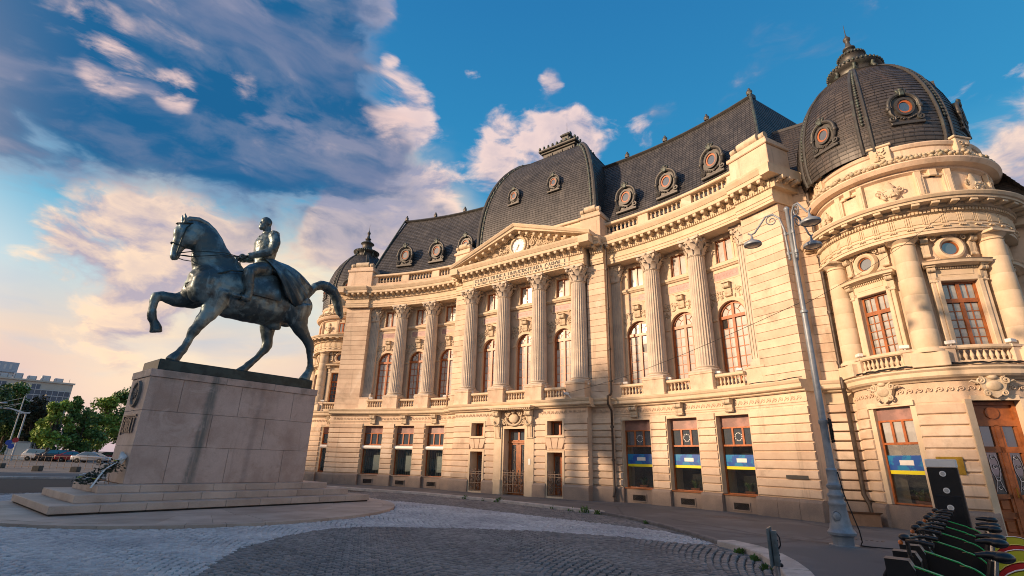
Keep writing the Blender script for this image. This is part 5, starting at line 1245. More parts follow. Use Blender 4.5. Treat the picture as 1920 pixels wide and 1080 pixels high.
def cobble_mat(name, c1, c2, c3):
    M = bpy.data.materials.new(name); M.use_nodes = True; N = NG(M.node_tree); N.n.clear()
    out = N.node('ShaderNodeOutputMaterial'); b = N.node('ShaderNodeBsdfPrincipled'); N.l.new(b.outputs[0], out.inputs[0])
    g = N.node('ShaderNodeNewGeometry'); oi = N.node('ShaderNodeObjectInfo'); tc = N.node('ShaderNodeTexCoord')
    r = N.math('FRACT', N.math('ADD', g.outputs['Random Per Island'], oi.outputs['Random']))
    c = N.ramp(r, [(0, c1), (.5, c2), (1, c3)]); n = N.noise(tc.outputs['Object'], .5, 5, .6)
    c = N.mix(1., c, N.ramp(n, [(.3, (.72, .72, .74)), (.7, (1.2, 1.18, 1.14))]), 'MULTIPLY')
    c = N.mix(1., c, N.ramp(N.noise(tc.outputs['Object'], 70, 2), [(.3, (.75, .75, .75)), (.7, (1.1, 1.1, 1.1))]), 'MULTIPLY')
    N.l.new(c, b.inputs['Base Color']); b.inputs['Roughness'].default_value = .62; b.inputs['Specular IOR Level'].default_value = .4
    bp = N.node('ShaderNodeBump'); bp.inputs['Distance'].default_value = .004; N.l.new(N.noise(tc.outputs['Object'], 40, 4), bp.inputs['Height']); N.l.new(bp.outputs[0], b.inputs['Normal'])
    MATS[name] = M; return M
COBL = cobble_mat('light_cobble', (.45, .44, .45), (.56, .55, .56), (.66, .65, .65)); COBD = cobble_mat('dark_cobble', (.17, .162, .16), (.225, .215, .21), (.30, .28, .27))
SAND = mat('joint_sand', (.04, .037, .035), .95, .3, 6)
KERBM = mat('pale_kerb_granite', (.62, .55, .50), .7, .25, 2.5, bump=.002, bscale=25, fine=.2)
gr = MB().add([(-1500, -1500, 0), (1500, -1500, 0), (1500, 1500, 0), (-1500, 1500, 0)], [(0, 1, 2, 3)]).build('ground', ROADM); struct(gr)
K1 = [(-16.5, 34.4), (-13, 33.1), (-9.69, 31.25), (-4.49, 28.16), (-.51, 24.54), (2.46, 21.06), (3.49, 19.81)]
K2 = [(3.49, 19.81), (4.2, 18.2), (4.6, 16.67), (4.95, 14.6), (5.1, 12.9)]
K3 = [(5.1, 12.9), (5.33, 12.1), (5.3, 11.0), (5.08, 10.1), (4.8, 9.2), (4.3, 8.1), (3.6, 6.9), (2.6, 5.8), (1.2, 4.9), (-.5, 4.3)]
def poly_sheet(name, pts, z, mt): return MB().add([(x, y, z) for x, y in pts], [tuple(range(len(pts)))]).build(name, mt)
pav = poly_sheet('pavement', K1+K2[1:]+K3[1:]+[(-.5, -60), (90, -60), (90, 90), (-16.5, 60)], .118, ASPH); struct(pav)
def resample(pts, step):
    out = [Vector((*pts[0], 0))]; 
    L = 0; P = [Vector((*p, 0)) for p in pts]; tot = sum((b-a).length for a, b in zip(P, P[1:])); n = max(1, round(tot/step)); 
    res = []
    for k in range(n+1):
        t = tot*k/n
        for a, b in zip(P, P[1:]):
            l = (b-a).length
            if t <= l+1e-6: res.append(a.lerp(b, max(0, min(1, t/l)))); break
            t -= l
    return res
KB = struct(empty('kerb'))
def kerb(pts, step, w0, w1, z, mt):
    r = resample(pts, step)
    for i in range(len(r)-1):
        a, b = r[i], r[i+1]; d = (b-a).normalized(); n = Vector((-d.y, d.x, 0)); a2 = a+d*.006; b2 = b-d*.006
        m = MB(); zz = z+random.uniform(-.004, .004); c = .02
        vs = [a2-n*w0, b2-n*w0, b2+n*w1, a2+n*w1]; top = [a2-n*(w0-c), b2-n*(w0-c), b2+n*(w1-c), a2+n*(w1-c)]
        V_ = [(p.x, p.y, .0) for p in vs]+[(p.x, p.y, zz-c) for p in vs]+[(p.x, p.y, zz) for p in top]
        F_ = [(8, 9, 10, 11)]+[(k, (k+1) % 4, (k+1) % 4+4, k+4) for k in range(4)]+[(k+4, (k+1) % 4+4, (k+1) % 4+8, k+8) for k in range(4)]
        m.add(V_, F_).build('kerb_stone', mt, KB)
kerb(K1, .95, .17, .13, .145, KERBM); kerb(K2, .9, .1, .1, .122, mat('grey_kerb', (.22, .2, .19), .8, .3, 4, fine=.2)); kerb(K3, .85, .22, .24, .155, KERBM)
KL = [(-60, 18.5), (-31.0, 33.1), (-27.5, 34.7), (-22, 36.8)]
kerb(KL, 1.0, .17, .17, .12, KERBM)
# cobbled square
PZ = struct(empty('cobbled_square'))
sand = poly_sheet('joint_sand', [(-.5, 4.3), (1.2, 4.9), (2.6, 5.8), (3.6, 6.9), (4.3, 8.1), (4.8, 9.2), (5.08, 10.1), (5.3, 11), (5.33, 12.1), (5.1, 12.9), (4.95, 14.6), (4.6, 16.67), (4.2, 18.2)]+K1[::-1]+KL[::-1]+[(-60, -30), (-.5, -30)], .004, SAND); sand.parent = PZ
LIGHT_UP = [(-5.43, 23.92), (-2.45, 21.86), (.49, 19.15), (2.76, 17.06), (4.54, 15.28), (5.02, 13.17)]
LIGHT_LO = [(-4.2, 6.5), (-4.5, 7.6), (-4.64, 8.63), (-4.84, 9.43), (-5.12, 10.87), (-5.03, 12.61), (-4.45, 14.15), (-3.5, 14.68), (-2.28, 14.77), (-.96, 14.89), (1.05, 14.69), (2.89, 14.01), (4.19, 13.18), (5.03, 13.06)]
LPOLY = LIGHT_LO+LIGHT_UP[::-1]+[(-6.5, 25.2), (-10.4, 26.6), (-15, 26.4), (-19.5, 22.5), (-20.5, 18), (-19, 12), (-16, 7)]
PZPOLY = [(p.co.x, p.co.y) for p in sand.data.vertices]
def inpoly(X, Y, poly):
    ins = np.zeros(X.shape, bool); n = len(poly)
    for i in range(n):
        (x0, y0), (x1, y1) = poly[i], poly[(i+1) % n]
        with np.errstate(divide='ignore', invalid='ignore'): ins ^= ((y0 > Y) != (y1 > Y)) & (X < (x1-x0)*(Y-y0)/(y1-y0+1e-12)+x0)
    return ins
DISC_C, DISC_R = (-10.4, 19.2), 6.35
PS = Matrix.Translation((-10.803, 19.871, 0)) @ Matrix.Rotation(rad(50.2), 4, 'Z')
def stones(ax, colw, pitch, spac, bulge, origin):
    out = []; ca, sa = math.cos(ax), math.sin(ax)
    for j in range(-26, 27):
        nx = int(colw/spac); xs = (np.arange(nx)+.5)/nx*colw-colw/2; k = np.arange(-330, 331); X, Kk = np.meshgrid(xs, k)
        X = X+((Kk % 2)*.5-.25)*spac*.8; Yl = Kk*pitch+bulge*np.cos(PI*X/colw)+(j % 2)*pitch*.5; sl = -bulge*PI/colw*np.sin(PI*X/colw); XX = X+j*colw
        out.append(np.stack([(XX*ca-Yl*sa+origin[0]).ravel(), (XX*sa+Yl*ca+origin[1]).ravel(), (np.arctan(sl)+ax).ravel()], 1))
    return np.concatenate(out)
def stone_geo(S, w, h, z0=.004, hh=.032):
    n = len(S); w = w*RNG.uniform(.80, .94, (n, 1)); h = h*RNG.uniform(.78, .92, (n, 1)); S = S.copy(); S[:, :2] += RNG.normal(0, .005, (n, 2)); S[:, 2] += RNG.normal(0, .05, n)
    ca, sa = np.cos(S[:, 2:3]), np.sin(S[:, 2:3]); sx = np.array([[-1, 1, 1, -1]])/2; sy = np.array([[-1, -1, 1, 1]])/2
    V_ = []
    hz = hh+RNG.normal(0, .0035, (n, 1)); tx, ty = RNG.normal(0, .02, (n, 1)), RNG.normal(0, .02, (n, 1))
    for (k, zf) in ((1., 0.), (.97, .62), (.80, 1.)):
        lx, ly = sx*w*k, sy*h*k; V_.append(np.stack([S[:, 0:1]+lx*ca-ly*sa, S[:, 1:2]+lx*sa+ly*ca, z0+hz*zf+(lx*tx+ly*ty)*(zf > 0)], 2))
    return np.concatenate(V_, 1)   # n,12,3
SF = [(8, 9, 10, 11)]+[(k, (k+1) % 4, (k+1) % 4+4, k+4) for k in range(4)]+[(k+4, (k+1) % 4+4, (k+1) % 4+8, k+8) for k in range(4)]
def stone_mesh(G, name, mt, parent):
    n = len(G); me = bpy.data.meshes.new(name); V_ = G.reshape(-1, 3); F_ = (np.array(SF)[None]+np.arange(n)[:, None, None]*12).reshape(-1, 4)
    me.vertices.add(len(V_)); me.vertices.foreach_set('co', V_.astype(np.float32).ravel()); me.loops.add(F_.size); me.loops.foreach_set('vertex_index', F_.astype(np.int32).ravel())
    me.polygons.add(len(F_)); me.polygons.foreach_set('loop_start', (np.arange(len(F_))*4).astype(np.int32)); me.update(calc_edges=True); me.materials.append(mt)
    return obj(name, me, parent, kind='stuff')
def view_mask(S, far):
    d = np.hypot(S[:, 0], S[:, 1]); az = np.degrees(np.arctan2(S[:, 0], S[:, 1])); return (d < far) & (np.abs(az) < 58) & (S[:, 1] > 4)
step_in = lambda S: (lambda q: (np.abs(q[:, 0]) < 4.9) & (np.abs(q[:, 1]) < 2.7))(np.stack([(S[:, 0]+10.803)*math.cos(rad(50.2))+(S[:, 1]-19.871)*math.sin(rad(50.2)), -(S[:, 0]+10.803)*math.sin(rad(50.2))+(S[:, 1]-19.871)*math.cos(rad(50.2))], 1))
def field(ax, colw, pitch, spac, bulge, want_light, far, mt):
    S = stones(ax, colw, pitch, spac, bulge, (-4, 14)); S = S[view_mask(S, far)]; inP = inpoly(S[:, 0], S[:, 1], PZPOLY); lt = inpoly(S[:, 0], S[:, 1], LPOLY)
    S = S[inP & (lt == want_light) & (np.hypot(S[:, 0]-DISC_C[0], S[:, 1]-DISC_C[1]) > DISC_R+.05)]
    d = np.hypot(S[:, 0], S[:, 1]-0); vis = np.abs(np.degrees(np.arctan2(S[:, 0], S[:, 1]))) < 48; order = np.argsort(np.where(vis & (S[:, 1] > 8.2), d, 999)); near, rest = S[order[:150]], S[order[150:]]
    stone_mesh(stone_geo(rest, spac, pitch), 'cobblestones', mt, PZ)
    tm = [mesh_of(MB().add(g.tolist(), SF), 'cobblestone', mt) for g in stone_geo(np.zeros((8, 3)), spac, pitch)]
    for i, (x, y, a) in enumerate(near): obj('cobblestone', tm[i % 8], PZ, (x, y, 0), a)
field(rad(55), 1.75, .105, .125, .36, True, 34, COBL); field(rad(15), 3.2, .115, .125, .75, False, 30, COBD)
# round platform under the monument
PF = struct(empty('statue_platform'))
def ring_piece(r0, r1, a0, a1, z0, z1, mt, name):
    n = 3; vs = []
    for z in (z0, z1):
        for r in (r0, r1):
            for i in range(n+1): a = a0+(a1-a0)*i/n; vs.append((DISC_C[0]+r*math.cos(a), DISC_C[1]+r*math.sin(a), z))
    m_ = n+1; fs = []
    for i in range(n): fs += [(2*m_+i, 2*m_+m_+i, 2*m_+m_+i+1, 2*m_+i+1), (m_+i, m_+i+1, 3*m_+i+1, 3*m_+i), (i, 2*m_+i, 2*m_+i+1, i+1)]
    fs += [(0, m_, 3*m_, 2*m_), (n, 2*m_+n, 3*m_+n, m_+n)]
    MB().add(vs, fs).build(name, mt, PF)
for i in range(44):
    a0, a1 = 2*PI*i/44, 2*PI*(i+1)/44; ring_piece(DISC_R-.42, DISC_R, a0+.001, a1-.001, 0, .098+random.uniform(-.003, .003), STEPST, 'edge_stone')
for i in range(30): a0, a1 = 2*PI*i/30, 2*PI*(i+1)/30; ring_piece(DISC_R-2.2, DISC_R-.426, a0+.001, a1-.001, 0, .1+random.uniform(-.002, .002), STEPST, 'paving_slab')
for i in range(14): a0, a1 = 2*PI*i/14, 2*PI*(i+1)/14; ring_piece(.3, DISC_R-2.206, a0, a1-.002, 0, .1, STEPST, 'paving_slab')
LINEM = mat('worn_line_paint', (.55, .54, .52), .7, .3, 8)
lp = MB().add([(-36.6, 40.2, .004), (-33.2, 41.6, .004), (-33.3, 41.8, .004), (-36.7, 40.4, .004)], [(0, 1, 2, 3)]).build('road_marking', LINEM); struct(lp)
# patched strips and covers in the pavement
pt = poly_sheet('pavement_patch', [(4.62, 16.2), (6.9, 14.0), (12.3, 9.0), (12.2, 8.8), (6.8, 13.75), (4.65, 15.9)], .1222, asphalt_mat('patch_asphalt', (.15, .14, .135), False)); struct(pt)
mh = poly_sheet('inspection_cover', [(7.1, 18.9), (7.75, 18.35), (8.3, 18.95), (7.65, 19.5)], .1222, mat('cover_concrete', (.19, .16, .145), .85, .3, 8)); struct(mh)
dr = empty('drain_grating', (8.95, 13.95, .119), rad(-42)); struct(dr)
for i in range(9): MB().box(-.45+i*.11, -.40+i*.11, -.06, .06, 0, .006).build('drain_bar', BLACK, dr)
# weeds along the kerbs
WEED = mat('weed_green', (.09, .17, .035), .8, .4, 5)
def weed(loc, s, label):
    m = MB(); rg = random.Random(int(loc[0]*97+loc[1]*31))
    for i in range(46):
        a = rg.uniform(0, 2*PI); r = rg.uniform(0, s); h = s*rg.uniform(.3, 1.)*(1.2-r/s*.6); x, y = r*math.cos(a), r*math.sin(a); b = rg.uniform(0, 2*PI); w = .018+.012*rg.random()
        tx, ty = x+math.cos(b)*h*.6, y+math.sin(b)*h*.6; nx, ny = -math.sin(b)*w, math.cos(b)*w
        m.add([(x, y, 0), (x+nx+(tx-x)*.5, y+ny+(ty-y)*.5, h*.7), (tx, ty, h), (x-nx+(tx-x)*.5, y-ny+(ty-y)*.5, h*.75)], [(0, 1, 2, 3)])
    tag(m.build('weed', WEED, None, 0, loc), label, 'weed', 'weeds growing along the kerbs')
for (x, y, s, lb) in ((-1.9, 25.65, .2, 'small weed tuft on the kerb left of the main door'), (-1.0, 24.85, .16, 'tiny weed tuft on the kerb before the main door'), (-.35, 24.25, .26, 'largest weed tuft on the kerb before the main door'), (1.9, 21.55, .16, 'small weed beside the kerb before the right side door'), (2.5, 20.85, .17, 'weed on the kerb between two other tufts near the kerb end'), (2.95, 20.2, .27, 'bushy weed close to the end of the white kerb'), (3.3, 19.75, .18, 'weed tuft at the very end of the white kerb'),
                      (4.35, 17.1, .12, 'tiny weed on the flush grey kerb'), (5.02, 11.9, .14, 'green weed clump at the inner edge of the pale curved kerb'), (4.95, 11.1, .13, 'tall thin weed by the pale curved kerb, nearer than the clump'), (4.72, 10.2, .11, 'yellowish weed by the curved kerb nearest the small sign post')):
    weed((x, y, .01), s, lb)

# ------------------------------------------------------------------ monument
MON = empty('monument_pedestal', (-10.803, 19.871, 0), rad(50.2))
tag(MON, 'massive pink grey granite pedestal on three steps under the rider statue, streaked dark', 'pedestal')
def ped_x(N, v, c):
    s = N.node('ShaderNodeSeparateXYZ'); N.l.new(v, s.inputs[0]); n = N.noise(v, 1.6, 4, .6)
    xx = N.math('ADD', s.outputs[0], N.math('MULTIPLY', N.math('SUBTRACT', n, .5), .22))
    xx = N.math('ADD', xx, N.math('MULTIPLY', s.outputs[2], -.06))
    xx = N.math('ADD', xx, N.math('MULTIPLY', N.math('SUBTRACT', N.noise(v, 6., 5, .6), .5), .16))
    w = N.math('ABSOLUTE', N.math('SUBTRACT', xx, -1.22)); m1 = N.ss(w, .02, .27, .9, 0)
    mp = N.node('ShaderNodeMapping'); N.l.new(v, mp.inputs[0]); mp.inputs['Scale'].default_value = (9., 9., .9)
    m1 = N.math('MULTIPLY', m1, N.ss(N.noise(mp.outputs[0], 1., 5, .6), .25, .6, .35, 1.))
    c = N.mix(m1, c, (.10, .125, .12))
    c = N.mix(N.ss(N.noise(mp.outputs[0], .45, 5, .65), .55, .75, 0, .4), c, (.24, .19, .165))
    c = N.mix(N.ss(N.noise(v, 2.2, 6, .7, 1.), .52, .70, 0, .35), c, (.30, .22, .16))
    w2 = N.math('ABSOLUTE', N.math('SUBTRACT', xx, .55)); c = N.mix(N.ss(w2, .02, .16, .3, 0), c, (.13, .12, .115))
    e = N.ss(s.outputs[2], 3.6, 4.45); c = N.mix(N.math('MULTIPLY', e, N.ss(N.noise(v, 2.4, 5, .65), .45, .65, 0, .55)), c, (.15, .15, .135))
    n = N.noise(v, 1.0, 5, .7, .8); return N.mix(N.ss(n, .56, .70, 0, .4), c, (.64, .55, .50))
PEDX = mat('pedestal_stone', (.62, .50, .44), .58, 0, .8, bump=.0012, bscale=26, col2=(.42, .31, .255), mixr=(.3, .72), fine=.22, spec=.45, extra=ped_x)
def slabs(par, hx, hy, z0, z1, nx, name, mt, inner, over=.03):
    P = MB().box(-hx+.05, hx-.05, -hy+.05, hy-.05, z0-.06, z1-.03).build('step', SAND, par)
    def piece(x0, x1, y0, y1): MB().bbox(x0+.003, x1-.003, y0+.003, y1-.003, z0, z1, .012).build(name, mt, P)
    ix, iy = inner
    n = nx
    for i in range(n): a, b = -hx+2*hx*i/n, -hx+2*hx*(i+1)/n; piece(a, b, -hy, -iy); piece(a, b, iy, hy)
    for i in range(3):
        a, b = -iy+2*iy*i/3, -iy+2*iy*(i+1)/3; piece(-hx, -ix, a, b); piece(ix, hx, a, b)
MB().box(-4.9, 4.9, -2.67, 2.67, .1, .17).build('recessed_footing', GRAN, MON)
slabs(MON, 4.97, 2.74, .15, .35, 9, 'step_block', STEPST, (4.2, 2.0)); slabs(MON, 4.37, 2.11, .352, .564, 8, 'step_block', STEPST, (3.6, 1.4)); slabs(MON, 3.75, 1.51, .566, .778, 7, 'step_block', STEPST, (2.95, .9))
HX, HY = 3.015, .955; lev = [.78, 1.94, 3.06, 4.16, 4.413]
cuts = [(.0, .18, .49, .83, 1.), (.0, .36, .68, 1.), (.0, .17, .50, .84, 1.), (.0, .40, .70, 1.)]
for i in range(4):
    g = .0 if i < 3 else .035
    for a, b in zip(cuts[i], cuts[i][1:]): MB().bbox(-HX-(g if a == 0 else 0)+2*HX*a+.004, -HX+2*HX*b-.004+(g if b == 1 else 0), -HY-g, HY+g, lev[i]+.004, lev[i+1]-.003, .008).build('granite_block', PEDX, MON)
# lettering and medallion on the front (left) end
Fc = empty('pedestal_front', (-HX, 0, 0), -PI/2, MON); t = MB(); text(t, 'CAROL I', -.54, 2.36, 1.10, .44, -.04, .15, .13, serif=False, depth=.05); t.box(-.66, .62, -.04, .01, 2.87, 2.92); t.box(-.66, -.60, -.04, .01, 2.28, 2.87); t.build('lettering', mat('bronze_letters', (.10, .082, .075), .5, metal=.3), Fc)
m_ = MB(); R_ = .40; vs = []
for i in range(32):
    a = 2*PI*i/32
    for (r, y) in ((0.0, -.03), (.31, -.03), (.33, -.085), (.39, -.085), (.41, .0)): vs.append((r*math.cos(a), y, 3.62+r*math.sin(a)*1.12))
m_.add(vs, [(5*i+e, 5*((i+1) % 32)+e, 5*((i+1) % 32)+e+1, 5*i+e+1) for i in range(32) for e in range(4)])
for sg in (-1, 1): spiral(m_, sg*.12, 3.66, .12, -.05, 1.3, .022, sg, PI/2, 14); m_.tube([(sg*.2, -.05, 3.45), (0, -.05, 3.56), (sg*.18, -.05, 3.8)], .02, 5)
m_.build('medallion', mat('weathered_bronze', (.20, .18, .16), .6, .3, 5, metal=.2), Fc, 40)

# ------------------------------------------------------------------ equestrian statue
STA = empty('equestrian_statue', (-10.803, 19.871, 4.413), rad(50.2)); ZS = -4.413
tag(STA, 'green patinated bronze statue of a uniformed rider on a stepping horse', 'statue')
m_ = MB().bbox(-2.84, 2.84, -.84, .84, .002, .386, .03); m_.build('bronze_plinth', BRONZED, STA)
def T(mb, pts, r, n=14):   # points (x, y, z absolute)
    mb.tube([(x, y, z+ZS) for x, y, z in pts], r, n)
def E_(mb, c, r, ry=0, n=14): mb.ell((c[0], c[1], c[2]+ZS), r, n, 10, Matrix.Rotation(ry, 4, 'Y'))
h = MB()
T(h, [(-2.36, 0, 7.75), (-2.22, 0, 7.75), (-1.9, 0, 7.92), (-1.4, 0, 8.0), (-.7, 0, 7.92), (0, 0, 7.86), (.7, 0, 7.86), (1.3, 0, 7.93), (1.8, 0, 7.97), (2.2, 0, 8.0), (2.5, 0, 8.05), (2.62, 0, 8.05)],
  [(.2, .25), (.45, .5), (.62, .86), (.70, 1.06), (.76, 1.06), (.79, 1.02), (.78, .98), (.74, .88), (.70, .80), (.62, .68), (.42, .46), (.2, .22)], 24)
T(h, [(-1.25, 0, 8.35), (-1.55, 0, 8.75), (-1.85, 0, 9.25), (-2.08, 0, 9.7), (-2.36, 0, 9.98), (-2.66, 0, 10.02), (-2.9, 0, 9.9)], [(.52, 1.0), (.46, .88), (.37, .70), (.30, .56), (.26, .44), (.23, .34), (.19, .26)], 20)
T(h, [(-2.70, 0, 10.18), (-2.80, 0, 9.95), (-2.84, 0, 9.65), (-2.88, 0, 9.38), (-2.96, 0, 9.12), (-3.0, 0, 8.9), (-2.99, 0, 8.72), (-2.96, 0, 8.58)], [(.14, .2), (.20, .36), (.235, .41), (.19, .32), (.145, .215), (.125, .175), (.14, .18), (.09, .11)], 18)
for sg in (-1, 1):
    E_(h, (-2.66, sg*.17, 9.55), (.26, .09, .30)); E_(h, (-3.05, sg*.175, 9.82), (.07, .05, .07)); E_(h, (-3.08, sg*.085, 8.76), (.05, .045, .06)); E_(h, (-3.06, sg*.12, 9.93), (.12, .07, .06), .5)
    T(h, [(-2.93, sg*.12, 10.12), (-3.0, sg*.15, 10.3), (-3.06, sg*.14, 10.5)], [(.07, .1), (.06, .085), (.015, .02)], 8)
    E_(h, (-1.75, sg*.42, 7.85), (.62, .34, .74), .3); E_(h, (1.75, sg*.40, 7.8), (.70, .34, .72)); E_(h, (-2.02, sg*.25, 7.62), (.4, .3, .5))
E_(h, (-2.62, 0, 9.3), (.14, .12, .16))
# legs: near side is -y
T(h, [(-1.35, -.42, 7.7), (-1.42, -.45, 7.2), (-1.58, -.45, 6.7), (-1.82, -.43, 6.2), (-1.90, -.42, 6.0), (-1.96, -.42, 5.75), (-2.06, -.42, 5.42), (-2.13, -.42, 5.26), (-2.22, -.42, 5.08)], [(.34, .55), (.27, .42), (.22, .30), (.175, .2), (.18, .205), (.13, .14), (.12, .13), (.15, .165), (.13, .14)], 14)
T(h, [(-2.18, -.42, 5.14), (-2.30, -.42, 4.96), (-2.36, -.42, 4.80)], [(.15, .15), (.19, .21), (.21, .25)], 14)
T(h, [(-1.75, .42, 7.75), (-2.02, .44, 7.38), (-2.5, .44, 7.22), (-2.95, .43, 7.26), (-3.12, .42, 7.2), (-3.14, .42, 6.98), (-3.12, .42, 6.7), (-3.10, .42, 6.46), (-3.07, .42, 6.36), (-2.96, .42, 6.2)], [(.36, .58), (.28, .42), (.21, .26), (.175, .19), (.17, .19), (.14, .15), (.12, .125), (.145, .15), (.15, .155), (.13, .14)], 14)
T(h, [(-3.0, .42, 6.26), (-2.88, .42, 6.06), (-2.84, .42, 5.88)], [(.14, .15), (.18, .2), (.2, .22)], 14)
T(h, [(1.75, -.42, 7.9), (1.9, -.44, 7.35), (2.12, -.43, 6.95), (2.42, -.42, 6.62), (2.62, -.42, 6.40), (2.70, -.42, 6.2), (2.76, -.42, 5.85), (2.84, -.42, 5.5), (2.86, -.42, 5.36), (2.80, -.42, 5.14)], [(.40, .72), (.33, .50), (.25, .34), (.18, .22), (.175, .225), (.15, .18), (.12, .135), (.12, .13), (.155, .17), (.13, .14)], 14)
T(h, [(2.81, -.42, 5.2), (2.72, -.42, 4.98), (2.66, -.42, 4.80)], [(.15, .15), (.19, .21), (.21, .25)], 14)
T(h, [(1.5, .42, 7.8), (1.2, .44, 7.3), (1.1, .44, 6.9), (1.18, .43, 6.45), (1.22, .42, 6.15), (1.16, .42, 5.95), (.95, .42, 5.65), (.72, .42, 5.36), (.62, .42, 5.24), (.50, .42, 5.06)], [(.38, .62), (.32, .46), (.26, .33), (.19, .23), (.18, .22), (.16, .19), (.125, .135), (.125, .13), (.155, .165), (.13, .14)], 14)
T(h, [(.54, .42, 5.12), (.40, .42, 4.95), (.32, .42, 4.80)], [(.15, .15), (.19, .2), (.21, .25)], 14)
E_(h, (1.15, 0, 6.98), (.34, .22, .2), .3)
ho = h.build('horse', BRONZE, STA); bake(ho, [('REMESH', dict(mode='VOXEL', voxel_size=.036)), ('SMOOTH', dict(factor=.6, iterations=7))], BRONZE)
# roughness of the cast: fine muscle undulation
import mathutils.noise as mn
def cast(o, amp, sc_):
    me = o.data; n = len(me.vertices); co = np.empty(n*3, np.float32); no = np.empty(n*3, np.float32); me.vertices.foreach_get('co', co); me.vertices.foreach_get('normal', no); co = co.reshape(-1, 3); no = no.reshape(-1, 3)
    d = np.array([mn.noise(Vector(p)*sc_)*.7+mn.noise(Vector(p)*sc_*2.3)*.4 for p in co.tolist()])[:, None]; co = co+no*d*amp; me.vertices.foreach_set('co', co.ravel()); me.update()
cast(ho, .034, 2.6)
# mane: roached crest
m_ = MB(); cp = [(-2.98, 10.22), (-2.8, 10.40), (-2.5, 10.48), (-2.2, 10.42), (-1.9, 10.24), (-1.62, 9.96), (-1.38, 9.62), (-1.18, 9.34)]
T(m_, [(x, 0, z-.03) for x, z in cp], [(.04, .05)]+[(.075, .11)]*6+[(.04, .06)], 8); m_.build('mane', BRONZE, STA, 60)
# tail
m_ = MB(); T(m_, [(2.3, 0, 8.5), (2.48, 0, 8.8), (2.66, -.02, 9.1), (2.92, -.04, 9.28), (3.25, -.06, 9.3), (3.58, -.08, 9.14), (3.82, -.08, 8.84), (3.98, -.06, 8.5), (4.12, -.04, 8.2), (4.3, -.02, 8.02)], [(.14, .16), (.15, .17), (.18, .19), (.21, .22), (.23, .24), (.24, .25), (.23, .24), (.20, .21), (.17, .17), (.06, .06)], 14)
for k in range(5):
    a = k*1.25; T(m_, [(2.92+.03*k, -.04+.12*math.cos(a), 9.28+.14*math.sin(a)), (3.58, -.08+.16*math.cos(a), 9.14+.16*math.sin(a)), (3.98, -.06+.14*math.cos(a), 8.5+.12*math.sin(a)), (4.26+.05*math.sin(a), -.03+.08*math.cos(a), 8.02-.03*k)], [.07, .10, .09, .02], 7)
to = m_.build('tail', BRONZE, STA); bake(to, [('REMESH', dict(mode='VOXEL', voxel_size=.035)), ('SMOOTH', dict(factor=.5, iterations=3))], BRONZE); cast(to, .03, 3.5)
# rider
r = MB()
T(r, [(.28, 0, 8.9), (.27, 0, 9.2), (.24, 0, 9.55), (.22, 0, 9.95), (.20, 0, 10.35), (.20, 0, 10.65), (.19, 0, 10.84)], [(.46, .40), (.48, .42), (.43, .38), (.50, .44), (.58, .46), (.54, .36), (.26, .22)], 18)
T(r, [(.18, 0, 10.75), (.12, 0, 11.0), (.08, 0, 11.15)], [(.17, .17), (.15, .16), (.15, .16)], 12)
E_(r, (.03, 0, 11.33), (.23, .185, .26)); E_(r, (-.02, 0, 11.18), (.19, .15, .2)); E_(r, (-.13, 0, 11.06), (.13, .12, .14)); T(r, [(-.17, 0, 11.33), (-.235, 0, 11.22), (-.18, 0, 11.18)], [.03, .04, .03], 8); E_(r, (-.02, 0, 11.40), (.195, .165, .18))
for sg in (-1, 1):
    E_(r, (.1, sg*.18, 11.27), (.05, .03, .08)); E_(r, (-.19, sg*.06, 11.15), (.05, .07, .025)); E_(r, (.24, sg*.46, 10.66), (.22, .18, .2))
    # arm with sleeve, cuff and hand
    T(r, [(.24, sg*.50, 10.66), (.30, sg*.62, 10.3), (.24, sg*.66, 9.98), (.14, sg*.62, 9.84), (-.2, sg*.46, 9.66), (-.52, sg*.3, 9.50)], [.23, .215, .19, .185, .155, .13], 12)
    T(r, [(-.44, sg*.34, 9.54), (-.54, sg*.29, 9.49)], [.15, .15], 12); E_(r, (-.68, sg*.2, 9.44), (.15, .09, .11))
    # leg
    T(r, [(.22, sg*.36, 9.1), (-.1, sg*.55, 9.0), (-.45, sg*.74, 8.80), (-.58, sg*.8, 8.68), (-.58, sg*.84, 8.5), (-.5, sg*.86, 8.2), (-.46, sg*.87, 7.85), (-.45, sg*.87, 7.6)], [.34, .31, .26, .235, .22, .20, .155, .14], 14)
    T(r, [(-.36, sg*.87, 7.60), (-.5, sg*.88, 7.56), (-.75, sg*.89, 7.56), (-.98, sg*.9, 7.56), (-1.06, sg*.9, 7.57)], [(.12, .13), (.13, .15), (.125, .10), (.11, .075), (.05, .04)], 12)
ro = r.build('rider', BRONZE, STA); bake(ro, [('REMESH', dict(mode='VOXEL', voxel_size=.028)), ('SMOOTH', dict(factor=.5, iterations=3))], BRONZE); cast(ro, .026, 4.)
ep = MB()
for sg in (-1, 1):
    E_(ep, (.22, sg*.56, 10.80), (.17, .14, .05)); 
    for k in range(6): T(ep, [(.08+.055*k, sg*.66, 10.78), (.08+.055*k, sg*.72, 10.66)], .022, 5)
T(ep, [(.06, .13, 10.86), (-.02, 0, 10.82), (.06, -.13, 10.86), (.24, -.16, 10.92), (.32, 0, 10.94), (.24, .16, 10.92), (.06, .13, 10.86)], .05, 7)
for k in range(6): E_(ep, (-.165-.012*min(k, 3), -.02, 10.62-.17*k), (.03, .03, .03))
T(ep, [(-.05, .30, 10.72), (-.17, .05, 10.3), (-.12, -.3, 9.8)], [(.02, .06)]*3, 6); E_(ep, (-.14, -.22, 10.45), (.04, .09, .09)); E_(ep, (-.13, .2, 10.2), (.04, .08, .08))
ep.build('uniform_trim', BRONZE, STA, 60)
fg = MB()
